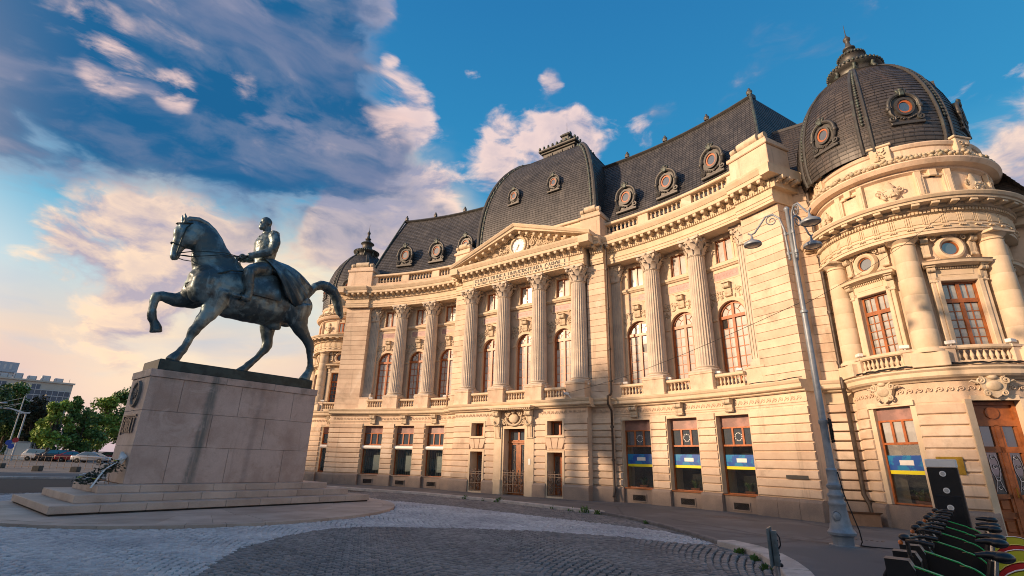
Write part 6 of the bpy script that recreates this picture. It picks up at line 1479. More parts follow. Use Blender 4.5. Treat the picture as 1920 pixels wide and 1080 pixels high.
for sg in (-1, 1):
    for k in range(4): T(fg, [(-.74, sg*.2-.07+.045*k, 9.48), (-.84, sg*.2-.07+.045*k, 9.44-.01*k), (-.83, sg*.2-.07+.045*k, 9.35), (-.74, sg*.2-.07+.045*k, 9.34)], [.034, .032, .03, .026], 7)
    T(fg, [(-.66, sg*.2+sg*.09, 9.47), (-.76, sg*.2+sg*.1, 9.5), (-.83, sg*.2+sg*.06, 9.48)], [.04, .034, .028], 7)
fg.build('fingers', BRONZE, STA, 60)
# coat skirts draped back over the croup on both sides
for sg in (-1, 1):
    top = [(-.02, .40, 9.62), (.12, .42, 9.62), (.3, .40, 9.66), (.45, .34, 9.7), (.58, .2, 9.72)]; bot = [(1.0, .84, 8.06), (1.55, .90, 7.74), (1.85, .84, 8.04), (2.12, .70, 8.44), (2.38, .46, 8.88)]
    n, mm = 24, 14; vs = []
    for side in (0, .05):
        for i in range(mm+1):
            t = i/mm
            for j in range(n+1):
                q = j/n*4; k = min(3, int(q)); f = q-k
                a = [top[k][e]+(top[k+1][e]-top[k][e])*f for e in range(3)]; b = [bot[k][e]+(bot[k+1][e]-bot[k][e])*f for e in range(3)]
                p = [a[e]+(b[e]-a[e])*t for e in range(3)]; fold = .08*math.sin(j/n*PI*7+.8*math.sin(3*t))*t; bul = .26*math.sin(PI*t)
                vs.append((p[0], sg*(p[1]+bul+fold-side), p[2]+ZS+.12*math.sin(PI*t)))
    m1 = (mm+1)*(n+1); fs = []
    for i in range(mm):
        for j in range(n):
            a = i*(n+1)+j; fs += [(a, a+1, a+n+2, a+n+1), (m1+a+n+1, m1+a+n+2, m1+a+1, m1+a)]
    for i in range(mm): a = i*(n+1); fs += [(a, a+n+1, m1+a+n+1, m1+a), (a+n, m1+a+n, m1+a+2*n+1, a+2*n+1)]
    for j in range(n): a = mm*(n+1)+j; fs += [(a, a+1, m1+a+1, m1+a)]
    o = MB().add(vs, fs).build('coat_skirt', BRONZE, STA, 70); cast(o, .03, 3.)
m_ = MB(); T(m_, [(.1, 0, 9.3), (.6, 0, 9.2), (1.2, 0, 9.05), (1.8, 0, 8.98), (2.36, 0, 8.90)], [(.42, .3), (.55, .2), (.62, .12), (.56, .08), (.45, .04)], 14); m_.build('coat_back', BRONZE, STA, 60)
# saddle cloth, belt, straps, reins, stirrups
for sg in (-1, 1):
    n, mm = 14, 10; vs = []
    for side in (0, .035):
        for i in range(mm+1):
            t = i/mm; x0, x1 = -.62+.25*t, .75+.1*t
            for j in range(n+1): x = x0+(x1-x0)*j/n; zz = 8.95-1.15*t+.12*math.sin(PI*j/n)*(t-1)*0; y = .46+.42*math.sin(t*PI*.56)+.02*math.sin(9*j/n+4*t); vs.append((x, sg*(y-side), zz+ZS))
    m1 = (mm+1)*(n+1); fs = []
    for i in range(mm):
        for j in range(n): a = i*(n+1)+j; fs += [(a, a+1, a+n+2, a+n+1), (m1+a+n+1, m1+a+n+2, m1+a+1, m1+a)]
    for j in range(n): a = mm*(n+1)+j; fs += [(a, a+1, m1+a+1, m1+a)]
    for i in range(mm): a = i*(n+1); fs += [(a, a+n+1, m1+a+n+1, m1+a), (a+n, m1+a+n, m1+a+2*n+1, a+2*n+1)]
    MB().add(vs, fs).build('saddle_cloth', BRONZE, STA, 60)
    m_ = MB(); T(m_, [(-.62, sg*.86, 8.4), (-.66, sg*.9, 7.9), (-.68, sg*.9, 7.72)], .025, 6); T(m_, [(-.74, sg*.78, 7.46), (-.76, sg*.77, 7.62), (-.70, sg*.88, 7.76), (-.76, sg*1.0, 7.62), (-.74, sg*.99, 7.46), (-.74, sg*.78, 7.46)], .026, 6); m_.build('stirrup', BRONZED, STA, 60)
    m_ = MB(); T(m_, [(-2.98, sg*.16, 8.82), (-2.6, sg*.30, 8.98), (-2.1, sg*.50, 9.10), (-1.5, sg*.46, 9.28), (-1.0, sg*.26, 9.36), (-.76, sg*.18, 9.42)], .02, 6); T(m_, [(-2.96, sg*.16, 8.76), (-2.6, sg*.29, 8.78), (-2.1, sg*.54, 8.92), (-1.5, sg*.5, 9.18), (-1.0, sg*.28, 9.32), (-.76, sg*.18, 9.40)], .018, 6); T(m_, [(-.78, sg*.15, 9.36), (-.72, sg*.1, 9.15), (-.64, sg*.12, 8.98)], .025, 6); m_.build('rein', BRONZED, STA, 60)
    m_ = MB(); T(m_, [(-2.70, sg*.15, 10.2), (-2.9, sg*.235, 9.9), (-2.96, sg*.22, 9.4), (-2.98, sg*.16, 8.85)], .026, 6); T(m_, [(-3.22, sg*.04, 9.22), (-3.0, sg*.18, 9.16), (-2.74, sg*.12, 9.14)], .026, 6); T(m_, [(-3.2, sg*.03, 10.02), (-3.0, sg*.2, 10.06), (-2.72, sg*.2, 10.16)], .026, 6); T(m_, [(-2.98, sg*.17, 8.92), (-2.98, sg*.175, 8.62)], .02, 5); m_.build('bridle', BRONZED, STA, 60)
    m_ = MB(); T(m_, [(-.55, sg*.62, 8.72), (-1.2, sg*.72, 8.56), (-1.8, sg*.62, 8.22), (-2.22, sg*.4, 7.92), (-2.4, 0, 7.82)], .035, 6); T(m_, [(-2.4, 0, 7.84), (-2.32, sg*.2, 7.45), (-1.95, sg*.4, 7.1)], .03, 6); m_.build('breast_strap', BRONZED, STA, 60)
m_ = MB(); T(m_, [(-.10, .0, 9.52), (-.02, .3, 9.52), (.24, .46, 9.53), (.52, .3, 9.55), (.6, 0, 9.56), (.52, -.3, 9.55), (.24, -.46, 9.53), (-.02, -.3, 9.52), (-.10, 0, 9.52)], [(.03, .05)]*9, 8); m_.build('belt', BRONZED, STA, 60)
# wreath leaning on the pedestal
WR = empty('flower_wreath', tuple(PS @ Vector((-3.45, -.62, .778))), rad(50.2)); tag(WR, 'funeral wreath of dark leaves with white ribbon leaning against the pedestal', 'wreath')
lf = MB(); rg = random.Random(3); ax0, ax1 = Vector((-.55, .1, .04)), Vector((.30, .0, .62))
for i in range(420):
    t = rg.random(); p = ax0.lerp(ax1, t)+Vector((rg.gauss(0, .10), rg.gauss(0, .19), rg.gauss(0, .09))); p.z = max(.02, p.z); a = rg.uniform(0, 2*PI); s = rg.uniform(.04, .08); d = Vector((math.cos(a), math.sin(a), rg.uniform(-.5, .8))).normalized()*s; n_ = d.cross(Vector((rg.uniform(-1, 1), rg.uniform(-1, 1), rg.uniform(-1, 1)))).normalized()*s*.4
    lf.add([p-d, p+n_, p+d, p-n_], [(0, 1, 2, 3)])
lf.build('foliage', mat('wreath_leaf', (.022, .045, .028), .6, .4, 9), WR, kind='stuff')
for i in range(16):
    t = rg.random(); p = ax0.lerp(ax1, t)+Vector((rg.gauss(0, .1), rg.gauss(-.08, .13), .12+rg.gauss(0, .04))); f = MB()
    for k in range(7): a = k*2*PI/7; f.ell((.028*math.cos(a), .028*math.sin(a), 0), (.022, .022, .012), 6, 4)
    f.build('flower', WHITE if i % 3 else YG, WR, 60, p)
w = MB()
for sg in (-1, 0, 1): w.tube([(.3+.06*sg, -.1+.14*sg, .72), (.36, .05+.1*sg, .86+.05*sg), (.28, .15*sg, .6)], [.05, .09, .04], 6)
w.build('white_wrapping', WHITE, WR, 40)
rb = MB(); pts = [(.15, -.18, .62), (-.12, -.27, .42), (-.24, -.34, .22), (-.32, -.38, .05), (-.40, -.42, -.12)]; vs = []
for i, p in enumerate(pts): vs += [(p[0], p[1]-.0, p[2]+.03), (p[0]+.05, p[1]-.02, p[2]+.035)]
rb.add(vs, [(2*i, 2*i+1, 2*i+3, 2*i+2) for i in range(4)]); rb.build('ribbon', WHITE, WR)
st = MB()
for y in (-.2, .2): st.tube([(.36, y, .02), (-.3, y*.8, .18)], .012, 5); st.tube([(.1, y, .012), (.05, y, .3)], .01, 5)
st.build('stand', CARDB, WR)

# ------------------------------------------------------------------ plants behind the shop windows
PLANT = mat('pot_plant_leaf', (.10, .16, .05), .6, .4, 7); TERRA = mat('terracotta', (.38, .12, .05), .8, .2, 6)
def pot_plant(w, label, s=1.):
    Pn = empty('potted_plant', w, BTH); m = MB().prism([(-.13*s, 0), (.13*s, 0), (.17*s, .16*s), (-.17*s, .16*s)], -.1*s, .1*s); m.build('pot', TERRA, Pn); lf = MB(); rg = random.Random(int(w[0]*50+w[1]*7))
    for i in range(70):
        a = rg.uniform(0, 2*PI); L = rg.uniform(.15, .4)*s; o = .05*s; x, y = o*math.cos(a), o*math.sin(a); b = .012*s; k = rg.uniform(.25, .8)
        p0 = Vector((x, y, .15*s)); p1 = p0+Vector((math.cos(a)*L*k*.5, math.sin(a)*L*k*.5, L*.75)); p2 = p1+Vector((math.cos(a)*L*k*.6, math.sin(a)*L*k*.6, L*rg.uniform(-.25, .2))); n = Vector((-math.sin(a), math.cos(a), 0))*b
        lf.add([p0-n, p0+n, p1+n*1.3, p1-n*1.3, p2], [(0, 1, 2, 3), (3, 2, 4)])
    lf.build('leaves', PLANT, Pn, kind='stuff'); tag(Pn, label, 'plant', 'potted plants behind the window glass')
for i, wl in enumerate(POTS):
    pot_plant(wl, ('potted plant behind the banded window beside the clock portico', 'potted plant behind the middle banded window of the right wing', 'potted plant behind the banded window next to the right pavilion', 'left spiky plant behind the tower window with the blue band', 'right spiky plant behind the tower window, next to the black totem')[i], 1.1)

# ------------------------------------------------------------------ street lamp
LP = empty('street_lamp', (7.79, 12.78, .118), rad(-30)); tag(LP, 'tall blue grey cast iron street lamp with three curled arms', 'street lamp')
MB().lathe([(.30, -.0), (.30, .02), (.215, .02), (.215, .17), (.23, .2), (.285, .23), (.295, .28), (.26, .33), (.235, .36), (.21, .5), (.185, .7), (.17, .84), (.185, .86), (.19, .92), (.165, .95), (.15, 1.02), (.175, 1.06), (.175, 1.1), (.14, 1.14), (.125, 1.2), (.16, 1.25), (.165, 1.3), (.125, 1.34), (.115, 1.4), (.115, 1.62), (.125, 1.64), (.1, 1.68)], 32).build('lamp_base', LAMPM, LP, 45)
md = MB(); md.ell((-.05, -.2, .62), (.075, .03, .1), 12, 8); pl_ = [(-.05+.09*math.cos(2*PI*i/18), -.195+.01, .62+.12*math.sin(2*PI*i/18)) for i in range(19)]; md.tube(pl_, .012, 5); md.build('base_medallion', LAMPM, LP, 60)
MB().lathe([(.09, 1.68), (.082, 2.5), (.088, 2.7), (.105, 2.72), (.105, 2.8), (.082, 2.82), (.074, 4.9), (.07, 5.55), (.095, 5.57), (.095, 5.63), (.062, 5.65), (.055, 8.6), (.075, 8.62), (.075, 8.68), (.04, 8.72)], 20).build('lamp_pole', LAMPM, LP, 45)
for k, ang in enumerate((rad(178.7), rad(298.7), rad(58.7))):
    A = MB(); c, s = math.cos(ang), math.sin(ang); P2 = [(.12, 7.2), (.13, 7.6), (.14, 8.05), (.22, 8.42), (.38, 8.58), (.56, 8.54), (.76, 8.28), (.9, 8.10), (1.0, 8.06), (1.08, 8.12)]
    A.tube([(r*c, r*s, z) for r, z in P2], [.032, .032, .03, .028, .028, .027, .026, .026, .026, .022], 8)
    sp = []
    for i in range(24): t = i/23; a = PI*.65-t*2.7*PI; rr = .17*(1-.75*t); sp.append(((.42+rr*math.cos(a))*c, (.42+rr*math.cos(a))*s, 8.38+rr*math.sin(a)))
    A.tube(sp, .016, 6)
    for z in (7.3, 7.9): A.tube([(.0, 0, z), (.14*c, .14*s, z)], .035, 6); A.lathe([(.045, z-.05), (.05, z), (.045, z+.05)], 8, (.13*c, .13*s))
    A.ell((.12*c, .12*s, 7.15), (.04, .04, .06), 8, 6); A.build('lamp_arm', LAMPM, LP, 60)
    H = empty('lamp_head', (.99*c, .99*s, 8.06), ang, LP); H.scale = (.86, .86, .9)
    MB().lathe([(.03, 0), (.035, -.1), (.06, -.16), (.1, -.2), (.2, -.24), (.27, -.29), (.285, -.33), (.28, -.37), (.25, -.385), (.235, -.36), (.0, -.35)], 28).build('lamp_shade', LAMPM, H, 45)
    MB().lathe([(.235, -.366), (.16, -.39), (.0, -.4)], 24).build('lamp_lens', mat('frosted_lens', (.42, .40, .36), .25, .1, 4) if 'frosted_lens' not in MATS else MATS['frosted_lens'], H, 45)
wr = MB(); rg = random.Random(8)
for k in range(7):
    r0 = rg.uniform(.16, .24); pts = [(.14+.03*math.sin(k+i), -.06+r0*.55*math.cos(2*PI*i/16), 2.55+r0*1.2*math.sin(2*PI*i/16)) for i in range(17)]; wr.tube(pts, .011, 5)
wr.build('cable_coil', RUBBER, LP, 60)
cb = MB(); cb.tube([(.12, -.05, 1.6), (.17, -.1, 1.1), (.26, -.16, .7), (.34, -.16, .35), (.36, -.1, .12), (.32, -.02, .03), (.6, .05, .012), (1.5, .1, .012), (3.2, -.1, .012), (5.6, .1, .012)], .014, 6); cb.build('ground_cable', RUBBER, LP, 60)
# overhead wire between the portico ledge and the lamp
a_, b_ = UV2W(2.6, .75, 4.95), Vector((7.79, 12.78, 6.0)); wi = MB(); wi.tube([a_.lerp(b_, i/20)-Vector((0, 0, .3*math.sin(PI*i/20))) for i in range(21)], .008, 5); tag(wi.build('overhead_wire', RUBBER), 'thin dark wire strung from the portico ledge to the street lamp', 'wire')
a_, b_ = Vector((7.79, 12.78, 5.9)), UV2W(20.0, 2.6, 10.6); wi = MB(); wi.tube([a_.lerp(b_, i/16)-Vector((0, 0, .25*math.sin(PI*i/16))) for i in range(17)], .006, 5); tag(wi.build('overhead_wire', RUBBER), 'thin dark wire rising from the street lamp to the round tower cornice', 'wire')
fr = Round(1, (18., .45)); wi = MB(); wi.tube([LIB_M @ Vector(fr.p(-66+i*1.6, .40+.03*math.sin(i*.9), 4.80+.035*abs(math.sin(i*.7)))) for i in range(88)], .022, 6); wi.tube([LIB_M @ Vector(fr.p(-66+i*1.6, .36+.03*math.cos(i*.7), 4.80+.05*abs(math.sin(i*.45+1)))) for i in range(88)], .018, 6); wi.tube([LIB_M @ Vector(FWR.p(8.4+i*.25, .6, 4.86+.02*math.sin(i))) for i in range(10)], .018, 6)
tag(wi.build('ledge_cable', RUBBER), 'bundle of black cables lying along the round tower ledge', 'cable')
# camera on the portico ledge
sc_c = empty('security_camera', UV2W(3.55, .62, 4.84), BTH+.5); tag(sc_c, 'white security cameras on the portico ledge', 'camera'); m_ = MB(); m_.bbox(-.28, -.02, -.06, .06, .16, .28, .02); m_.tube([(-.05, 0, .17), (.05, 0, .05), (.1, 0, 0)], .02, 6); m_.build('camera_body', WHITE, sc_c); m_ = MB(); m_.tube([(.25, 0, .02), (.45, -.1, .2), (.62, -.12, .36)], .03, 6); m_.tube([(.4, 0, .2), (.7, .05, .05), (.9, .0, .12)], .012, 5); m_.build('bracket', OFFW, sc_c)
# rows of floodlights on the column pedestals
fl_me = mesh_of(MB().bbox(-.12, .12, -.09, .09, .04, .15, .02).box(-.02, .02, -.02, .02, 0, .05), 'floodlight', WHITE)
for u in (-3.84, -1.28, 1.28, 3.84):
    for dx in (-.36, .36): obj('floodlight', fl_me, LIB, (u+dx*1.3, -.18, 5.47), .4*dx)
for f_ in (FWR, FWL):
    for q in (SI, SA, SB, SO):
        l, a = put(f_, q+.66*(1 if q < SO else -1), .22, 5.468); obj('floodlight', fl_me, LIB, l, a+.3)
# cardboard box by the drainpipe
cb = empty('cardboard_box', UV2W(15.2, 2.25, .12), BTH+.15); tag(cb, 'open cardboard box on the pavement under the tower drainpipe', 'box')
m_ = MB()
for (x0, x1, y0, y1) in ((-.4, .4, -.2, -.19), (-.4, .4, .19, .2), (-.4, -.39, -.19, .19), (.39, .4, -.19, .19)): m_.box(x0, x1, y0, y1, 0, .34)
m_.box(-.39, .39, -.19, .19, 0, .01); m_.build('box_walls', CARDB, cb); m_ = MB(); m_.add([(-.4, -.2, .34), (.4, -.2, .34), (.48, -.33, .42), (-.48, -.33, .42)], [(0, 1, 2, 3)]); m_.add([(-.4, -.2, .34), (-.4, .2, .34), (-.55, .24, .42), (-.55, -.24, .42)], [(0, 1, 2, 3)]); m_.build('box_flap', CARDB, cb)
# small sign post seen from the side
SG = empty('sign_post', (4.17, 8.62, .0), rad(-33)); tag(SG, 'low grey steel post with a small sign panel seen edge on', 'sign post')
STEEL = mat('galvanised_steel', (.20, .25, .27), .4, .3, 9, metal=.6); MB().tube([(0, 0, 0), (0, 0, .60)], .035, 10).build('post', CHROME, SG, 40); m_ = MB(); m_.bbox(-.035, .05, -.045, .045, .34, .84, .008); m_.build('bracket', STEEL, SG); MB().bbox(-.065, -.04, -.22, .22, .34, .88, .004).build('sign_panel', STEEL, SG)
m_ = MB(); m_.tube([(.05, 0, .80), (.085, 0, .74), (.085, 0, .64), (.05, 0, .58)], .010, 5)
for z in (.42, .5, .6, .7): m_.ell((.052, 0, z), (.012, .012, .012), 6, 4)
m_.ell((.06, 0, .36), (.03, .03, .03), 8, 5); m_.build('handle', BLACK, SG, 60)

# ------------------------------------------------------------------ bike station
ROWD = Vector((.6614, .75, 0)).normalized(); ROWA = math.atan2(ROWD.y, ROWD.x)-PI/2   # local y along the row, x to the right
def dock_pos(t): return Vector((3.72, 5.28, .118))+ROWD*t
D0 = empty('bike_dock', dock_pos(0), ROWA); m_ = MB(); m_.prism([(-.11, .58), (.10, .58), (.11, .78), (.075, .86), (-.11, .86)], -.09, .09); m_.bbox(-.1, .1, -.06, .06, 0, .6, .02); m_.build('dock_head', BLACK, D0)
m_ = MB(); m_.add([(-.115, -.095, .862), (.073, -.095, .862), (.073, .095, .862), (-.115, .095, .862), (.113, -.095, .782), (.113, .095, .782)], [(0, 1, 2, 3), (1, 4, 5, 2)]); m_.build('dock_cap', DKCAP, D0)
fin = [(.09, .02), (.09, .80), (.38, .72)]+[(.38+.26*math.sin(PI/2*i/10), .42+.28*math.cos(PI/2*i/10)) for i in range(11)]+[(.74, .02)]
MB().prism(fin, -.028, .028).build('dock_fin', BLACK, D0); ed = [(.1, .81), (.38, .73)]+[(.38+.27*math.sin(PI/2*i/10), .42+.29*math.cos(PI/2*i/10)) for i in range(1, 11)]+[(.75, .05)]
for y in (-.03, .03):
    g_ = MB(); g_.tube([(x, y, z) for x, z in ed], .006, 5); g_.build('green_edge', GREENL, D0, 60)
g_ = MB(); g_.add([(x, y, z+.003) for x, z in ed for y in (-.024, .024)], [(2*i, 2*i+1, 2*i+3, 2*i+2) for i in range(len(ed)-1)]); g_.build('fin_strip', mat('grey_reflective', (.35, .34, .32), .4), D0)
def copy_head(o):
    c = o.copy(); COL.objects.link(c)
    for ch in o.children:
        if ch.name.startswith('dock_head') or ch.name.startswith('dock_cap'): d = ch.copy(); COL.objects.link(d); d.parent = c
    return c
ords = ('nearest', 'second nearest', 'third nearest', 'fourth nearest', 'fifth nearest', 'sixth nearest', 'seventh nearest', 'eighth nearest', 'fourth farthest', 'third farthest', 'second farthest', 'farthest')
for k in range(12):
    o = D0 if k == 0 else (copy_tree(D0) if k % 2 == 0 else copy_head(D0)); o.location = dock_pos(k*.655); tag(o, f'{"black bike dock with green edged fin" if k % 2 == 0 else "black bike dock without a fin"}, {ords[k]} of the row', 'bike dock', 'bike docks in a row')
TT = empty('station_totem', (8.98, 10.95, .118), ROWA-.1); tag(TT, 'tall black bike station totem with white top and three round lights', 'totem')
MB().bbox(-.25, .25, -.07, .07, 0, 1.74, .012).build('totem_body', BLACK, TT); MB().bbox(-.253, .253, -.073, .073, 1.742, 1.90, .01).build('white_top', WHITE, TT); MB().bbox(-.2, .2, -.078, -.069, .62, 1.2, .003).build('screen_panel', mat('dark_panel', (.02, .02, .022), .15), TT)
for z in (.98, 1.30, 1.62):
    m_ = MB(); m_.prism([(.055*math.cos(2*PI*i/20), z+.055*math.sin(2*PI*i/20)) for i in range(20)], -.086, -.075); m_.build('round_light', WHITE, TT); MB().prism([(.036*math.cos(2*PI*i/20), z+.036*math.sin(2*PI*i/20)) for i in range(20)], -.089, -.0865).build('light_centre', OFFW, TT)
def bike(t, guard, label):
    B = empty('hire_bike', dock_pos(t)-Vector((.75, -.66, 0))*.60, ROWA); tag(B, label, 'bicycle', 'hire bikes in the docks'); 
    def W_(x):
        w = empty('wheel', (x, 0, .33), 0, B); r = MB(); pts = [(.305*math.cos(2*PI*i/28), 0, .305*math.sin(2*PI*i/28)) for i in range(29)]; r.tube(pts, .022, 7); r.build('tyre', RUBBER, w, 60); s = MB(); s.tube([(.28*math.cos(2*PI*i/28), 0, .28*math.sin(2*PI*i/28)) for i in range(29)], .010, 5)
        for i in range(14): a = 2*PI*i/14; s.tube([(0, .02*(-1)**i, 0), (.28*math.cos(a), 0, .28*math.sin(a))], .0025, 3)
        s.tube([(0, -.05, 0), (0, .05, 0)], .025, 8); s.build('rim', CHROME, w, 60)
    W_(.52); W_(1.56)
    f = MB(); f.tube([(.52, 0, .33), (.62, 0, .68), (.66, 0, .86)], .022, 8); f.tube([(.64, 0, .74), (.86, 0, .42), (1.12, 0, .30)], .034, 8); f.tube([(1.12, 0, .30), (1.25, 0, .74)], .026, 8); f.tube([(1.12, 0, .3), (1.56, 0, .33)], .016, 6); f.tube([(1.22, 0, .62), (1.56, 0, .33)], .014, 6); f.build('frame', BLACK, B, 60)
    s = MB(); s.tube([(1.25, 0, .72), (1.29, 0, .9)], .016, 8); s.build('seat_post', CHROME, B, 60); s = MB(); s.ell((1.34, 0, .925), (.085, .095, .05), 14, 8); s.tube([(1.34, 0, .93), (1.24, 0, .935), (1.15, 0, .925)], [(.08, .045), (.045, .035), (.02, .018)], 10); s.build('saddle', BLACK, B, 60)
    hb = MB(); hb.tube([(.86, -.30, 1.0), (.74, -.26, 1.02), (.66, -.1, 1.0), (.66, .1, 1.0), (.74, .26, 1.02), (.86, .30, 1.0)], .014, 7); hb.tube([(.655, 0, .84), (.655, 0, 1.0)], .018, 7); hb.build('handlebar', BLACK, B, 60); gp = MB()
    for sg in (-1, 1): MB().tube([(.88, sg*.30, 1.0), (.78, sg*.28, 1.015)], .022, 8).build('grip', BLACK, B, 60)
    MB().ell((.64, 0, 1.02), (.05, .07, .035), 10, 6).build('display_unit', BLACK, B, 60); MB().ell((.60, 0, .97), (.022, .04, .022), 10, 6).build('front_lamp', ORANGE, B, 60)
    gd = [(1.56+.35*math.cos(PI*(1.12-1.25*i/18)), .34+.35*math.sin(PI*(1.12-1.25*i/18))) for i in range(19)]; inn = [(1.56+.10*math.cos(PI*(-.13+1.25*i/10)), .34+.10*math.sin(PI*(-.13+1.25*i/10))) for i in range(11)]
    for y in (-.045, .045): MB().prism(gd+inn, y-.004, y+.004).build('skirt_guard', guard, B)
    mg = MB(); mg.add([(x, y, z+.012) for x, z in gd for y in (-.05, .05)], [(2*i, 2*i+1, 2*i+3, 2*i+2) for i in range(18)]); mg.build('mudguard', YG if guard is REDG else WHITE, B); rl = MB(); rl.ell((1.91, 0, .42), (.02, .04, .03), 8, 5); rl.build('rear_lamp', REDG, B, 60); pd = MB(); pd.tube([(1.12, -.09, .30), (1.12, -.09, .16)], .012, 6); pd.box(1.07, 1.17, -.19, -.09, .135, .165); pd.tube([(1.12, .09, .30), (1.12, .09, .44)], .012, 6); pd.box(1.07, 1.17, .09, .19, .43, .46); pd.tube([(1.12, -.09, .30), (1.12, .09, .30)], .03, 8); pd.build('pedals', BLACK, B)
for t, g, lb in ((.33, YG, 'hire bike with a yellow green wheel guard, nearest of the row'), (1.65, YG, 'hire bike with a yellow green wheel guard, second nearest of the row'), (2.3, REDG, 'nearer of the two hire bikes with red wheel guards'), (3.6, YG, 'hire bike with a yellow green guard between the two red guarded ones'), (4.3, REDG, 'farther of the two hire bikes with red wheel guards'), (5.6, YG, 'farthest hire bike, with a yellow green guard near the totem')): bike(t, g, lb)

# ------------------------------------------------------------------ left background
def azp(az, d, z=0): return Vector((d*math.sin(rad(az)), d*math.cos(rad(az)), z))
LEAFS = {'green': mat('leaf_green', (.10, .20, .045), .6, .5, .8), 'bright': mat('leaf_bright', (.24, .36, .05), .6, .45, .8), 'dark': mat('leaf_brown_dark', (.045, .045, .022), .7, .5, .8), 'deep': mat('leaf_deep', (.055, .125, .042), .6, .5, .8)}
BARK = mat('bark', (.06, .045, .035), .9, .4, 5)
def tree(loc, h, rx, crown0, leaf, label, seed, n=2600, ls=.30, blobs=19):
    T_ = empty('tree', loc); tag(T_, label, 'tree', 'trees of the park beyond the car park'); rg = random.Random(seed); nr = np.random.default_rng(seed)
    t = MB(); lean = rg.uniform(-.3, .3); t.tube([(0, 0, 0), (lean*.3, 0, h*.25), (lean, .1, h*.55), (lean*1.2, .1, h*.8)], [.035*h*.55, .025*h*.55, .016*h*.6, .03], 8); C_ = []
    for i in range(blobs):
        a = rg.uniform(0, 2*PI); q = rg.random()**.7; z = crown0+(h-crown0)*(.12+.78*rg.random()); k = math.sin(PI*min(1, max(.12, (z-crown0)/(h-crown0)*.85+.12))); r = rx*q*.75*k; c = (r*math.cos(a), r*math.sin(a), z); C_.append((c, rx*rg.uniform(.17, .36)))
        t.tube([(lean*.5, 0, h*.25+h*.25*rg.random()), (c[0]*.5, c[1]*.5, (z+h*.35)*.5), c], [.09, .06, .02], 5)
    t.build('trunk', BARK, T_, 60); P_ = []
    for c, r in C_:
        k = n//blobs; v = nr.normal(size=(k, 3)); v /= np.linalg.norm(v, axis=1)[:, None]; rad_ = r*(nr.random((k, 1))**.45)*(1+.25*np.sin(5*v[:, :1]+seed)); P_.append(np.array(c)+v*rad_*np.array([1, 1, .8]))
    P_ = np.concatenate(P_); k = len(P_); a = nr.normal(size=(k, 3)); a /= np.linalg.norm(a, axis=1)[:, None]; b = np.cross(a, nr.normal(size=(k, 3))); b /= np.linalg.norm(b, axis=1)[:, None]; s = ls*nr.uniform(.5, 1.2, (k, 1))
    V_ = np.stack([P_-a*s, P_+b*s*.55, P_+a*s, P_-b*s*.55], 1).reshape(-1, 3); me = bpy.data.meshes.new('crown'); me.from_pydata(V_.tolist(), [], (np.arange(k*4).reshape(-1, 4)).tolist()); me.materials.append(LEAFS[leaf]); obj('crown', me, T_, kind='stuff')
TR = [(-45.6, 120, 12.6, 5.4, 1.5, 'deep', 'dense deep green tree at the very left edge'), (-43.7, 126, 13.0, 4.2, 2.0, 'green', 'rounded green tree in front of the left hotel wing'), (-42.1, 122, 10.6, 4.6, .8, 'dark', 'dark brownish evergreen behind the two pale lamp posts'), (-40.9, 112, 9.6, 3.9, 1.2, 'bright', 'bright yellow green tree behind the parked cars'), (-39.9, 128, 11.6, 2.2, 6.0, 'green', 'slim sparse treetop right of the hotel corner'), (-39.0, 122, 9.6, 4.2, 1.2, 'green', 'low green tree behind the silver car'),
      (-37.7, 128, 12.2, 4.8, 1.4, 'bright', 'broad light green tree just left of the pedestal'), (-36.3, 132, 15.6, 5.2, 1.5, 'green', 'tall green tree partly hidden by the pedestal'), (-44.6, 140, 9.4, 5.5, .6, 'deep', 'deep green shrub mass low behind the white booth'), (-41.4, 140, 8.6, 5., .6, 'deep', 'deep green undergrowth behind the evergreen'), (-38.4, 142, 8.8, 5.5, .6, 'deep', 'deep green undergrowth behind the parked cars'), (-47.3, 125, 14, 5.5, 1.5, 'green', 'green tree cut off by the left edge')]
for i, (az, d, h_, rx, c0, lf_, lb) in enumerate(TR): tree(azp(az, d), h_, rx, c0, lf_, lb, 11+i, 5200 if h_ > 11 else 3800, .30)
# hotel
HT = empty('hotel_building', azp(-40.5, 228), rad(47)); tag(HT, 'beige hotel block with square windows and a blue glass corner front', 'building'); HB = mat('beige_render', (.55, .50, .43), .8, .1, .3); HGL = mat('blue_curtain_glass', (.05, .11, .17), .15, .2, .2, ior=1.45); HBR = mat('brown_cladding', (.13, .095, .085), .7, .1, .3); HW = mat('white_render', (.55, .55, .56), .7, .1, .2)
MB().box(-44, 0, 0, 30, 0, 22.6).build('wall', HB, HT); MB().box(-18, -.3, -.8, -.002, 12.2, 20.2).build('glass_front', HGL, HT); MB().box(-18, .1, -.7, .2, 3, 12.1).build('brown_front', HBR, HT); MB().box(-44.2, .4, -.5, .3, 22.6, 23.1).build('parapet', HB, HT)
g_ = MB()
for i in range(13): g_.box(-18+i*1.47-.06, -18+i*1.47+.06, -.95, -.8, 12.2, 20.2)
for z in (12.3, 14, 16.6, 18.4, 20.1): g_.box(-18, -.3, -.93, -.82, z-.1, z+.1)
g_.build('glass_mullions', HW, HT)
MB().box(-17.8, -.6, -.9, -.81, 16.0, 16.5).build('pale_strip', HW, HT)
for r in range(6):
    for c in range(9):
        x = -42+c*4.1; z = 2.2+r*3.5
        if x > -19.5 and r < 5: continue
        wn = MB().box(-1.05, 1.05, -.12, .05, 0, 2.1).build('window', HGL, HT, 0, (x, 0, z)); MB().box(-.06, .06, -.18, -.1, 0, 2.1).build('mullion', HW, wn)
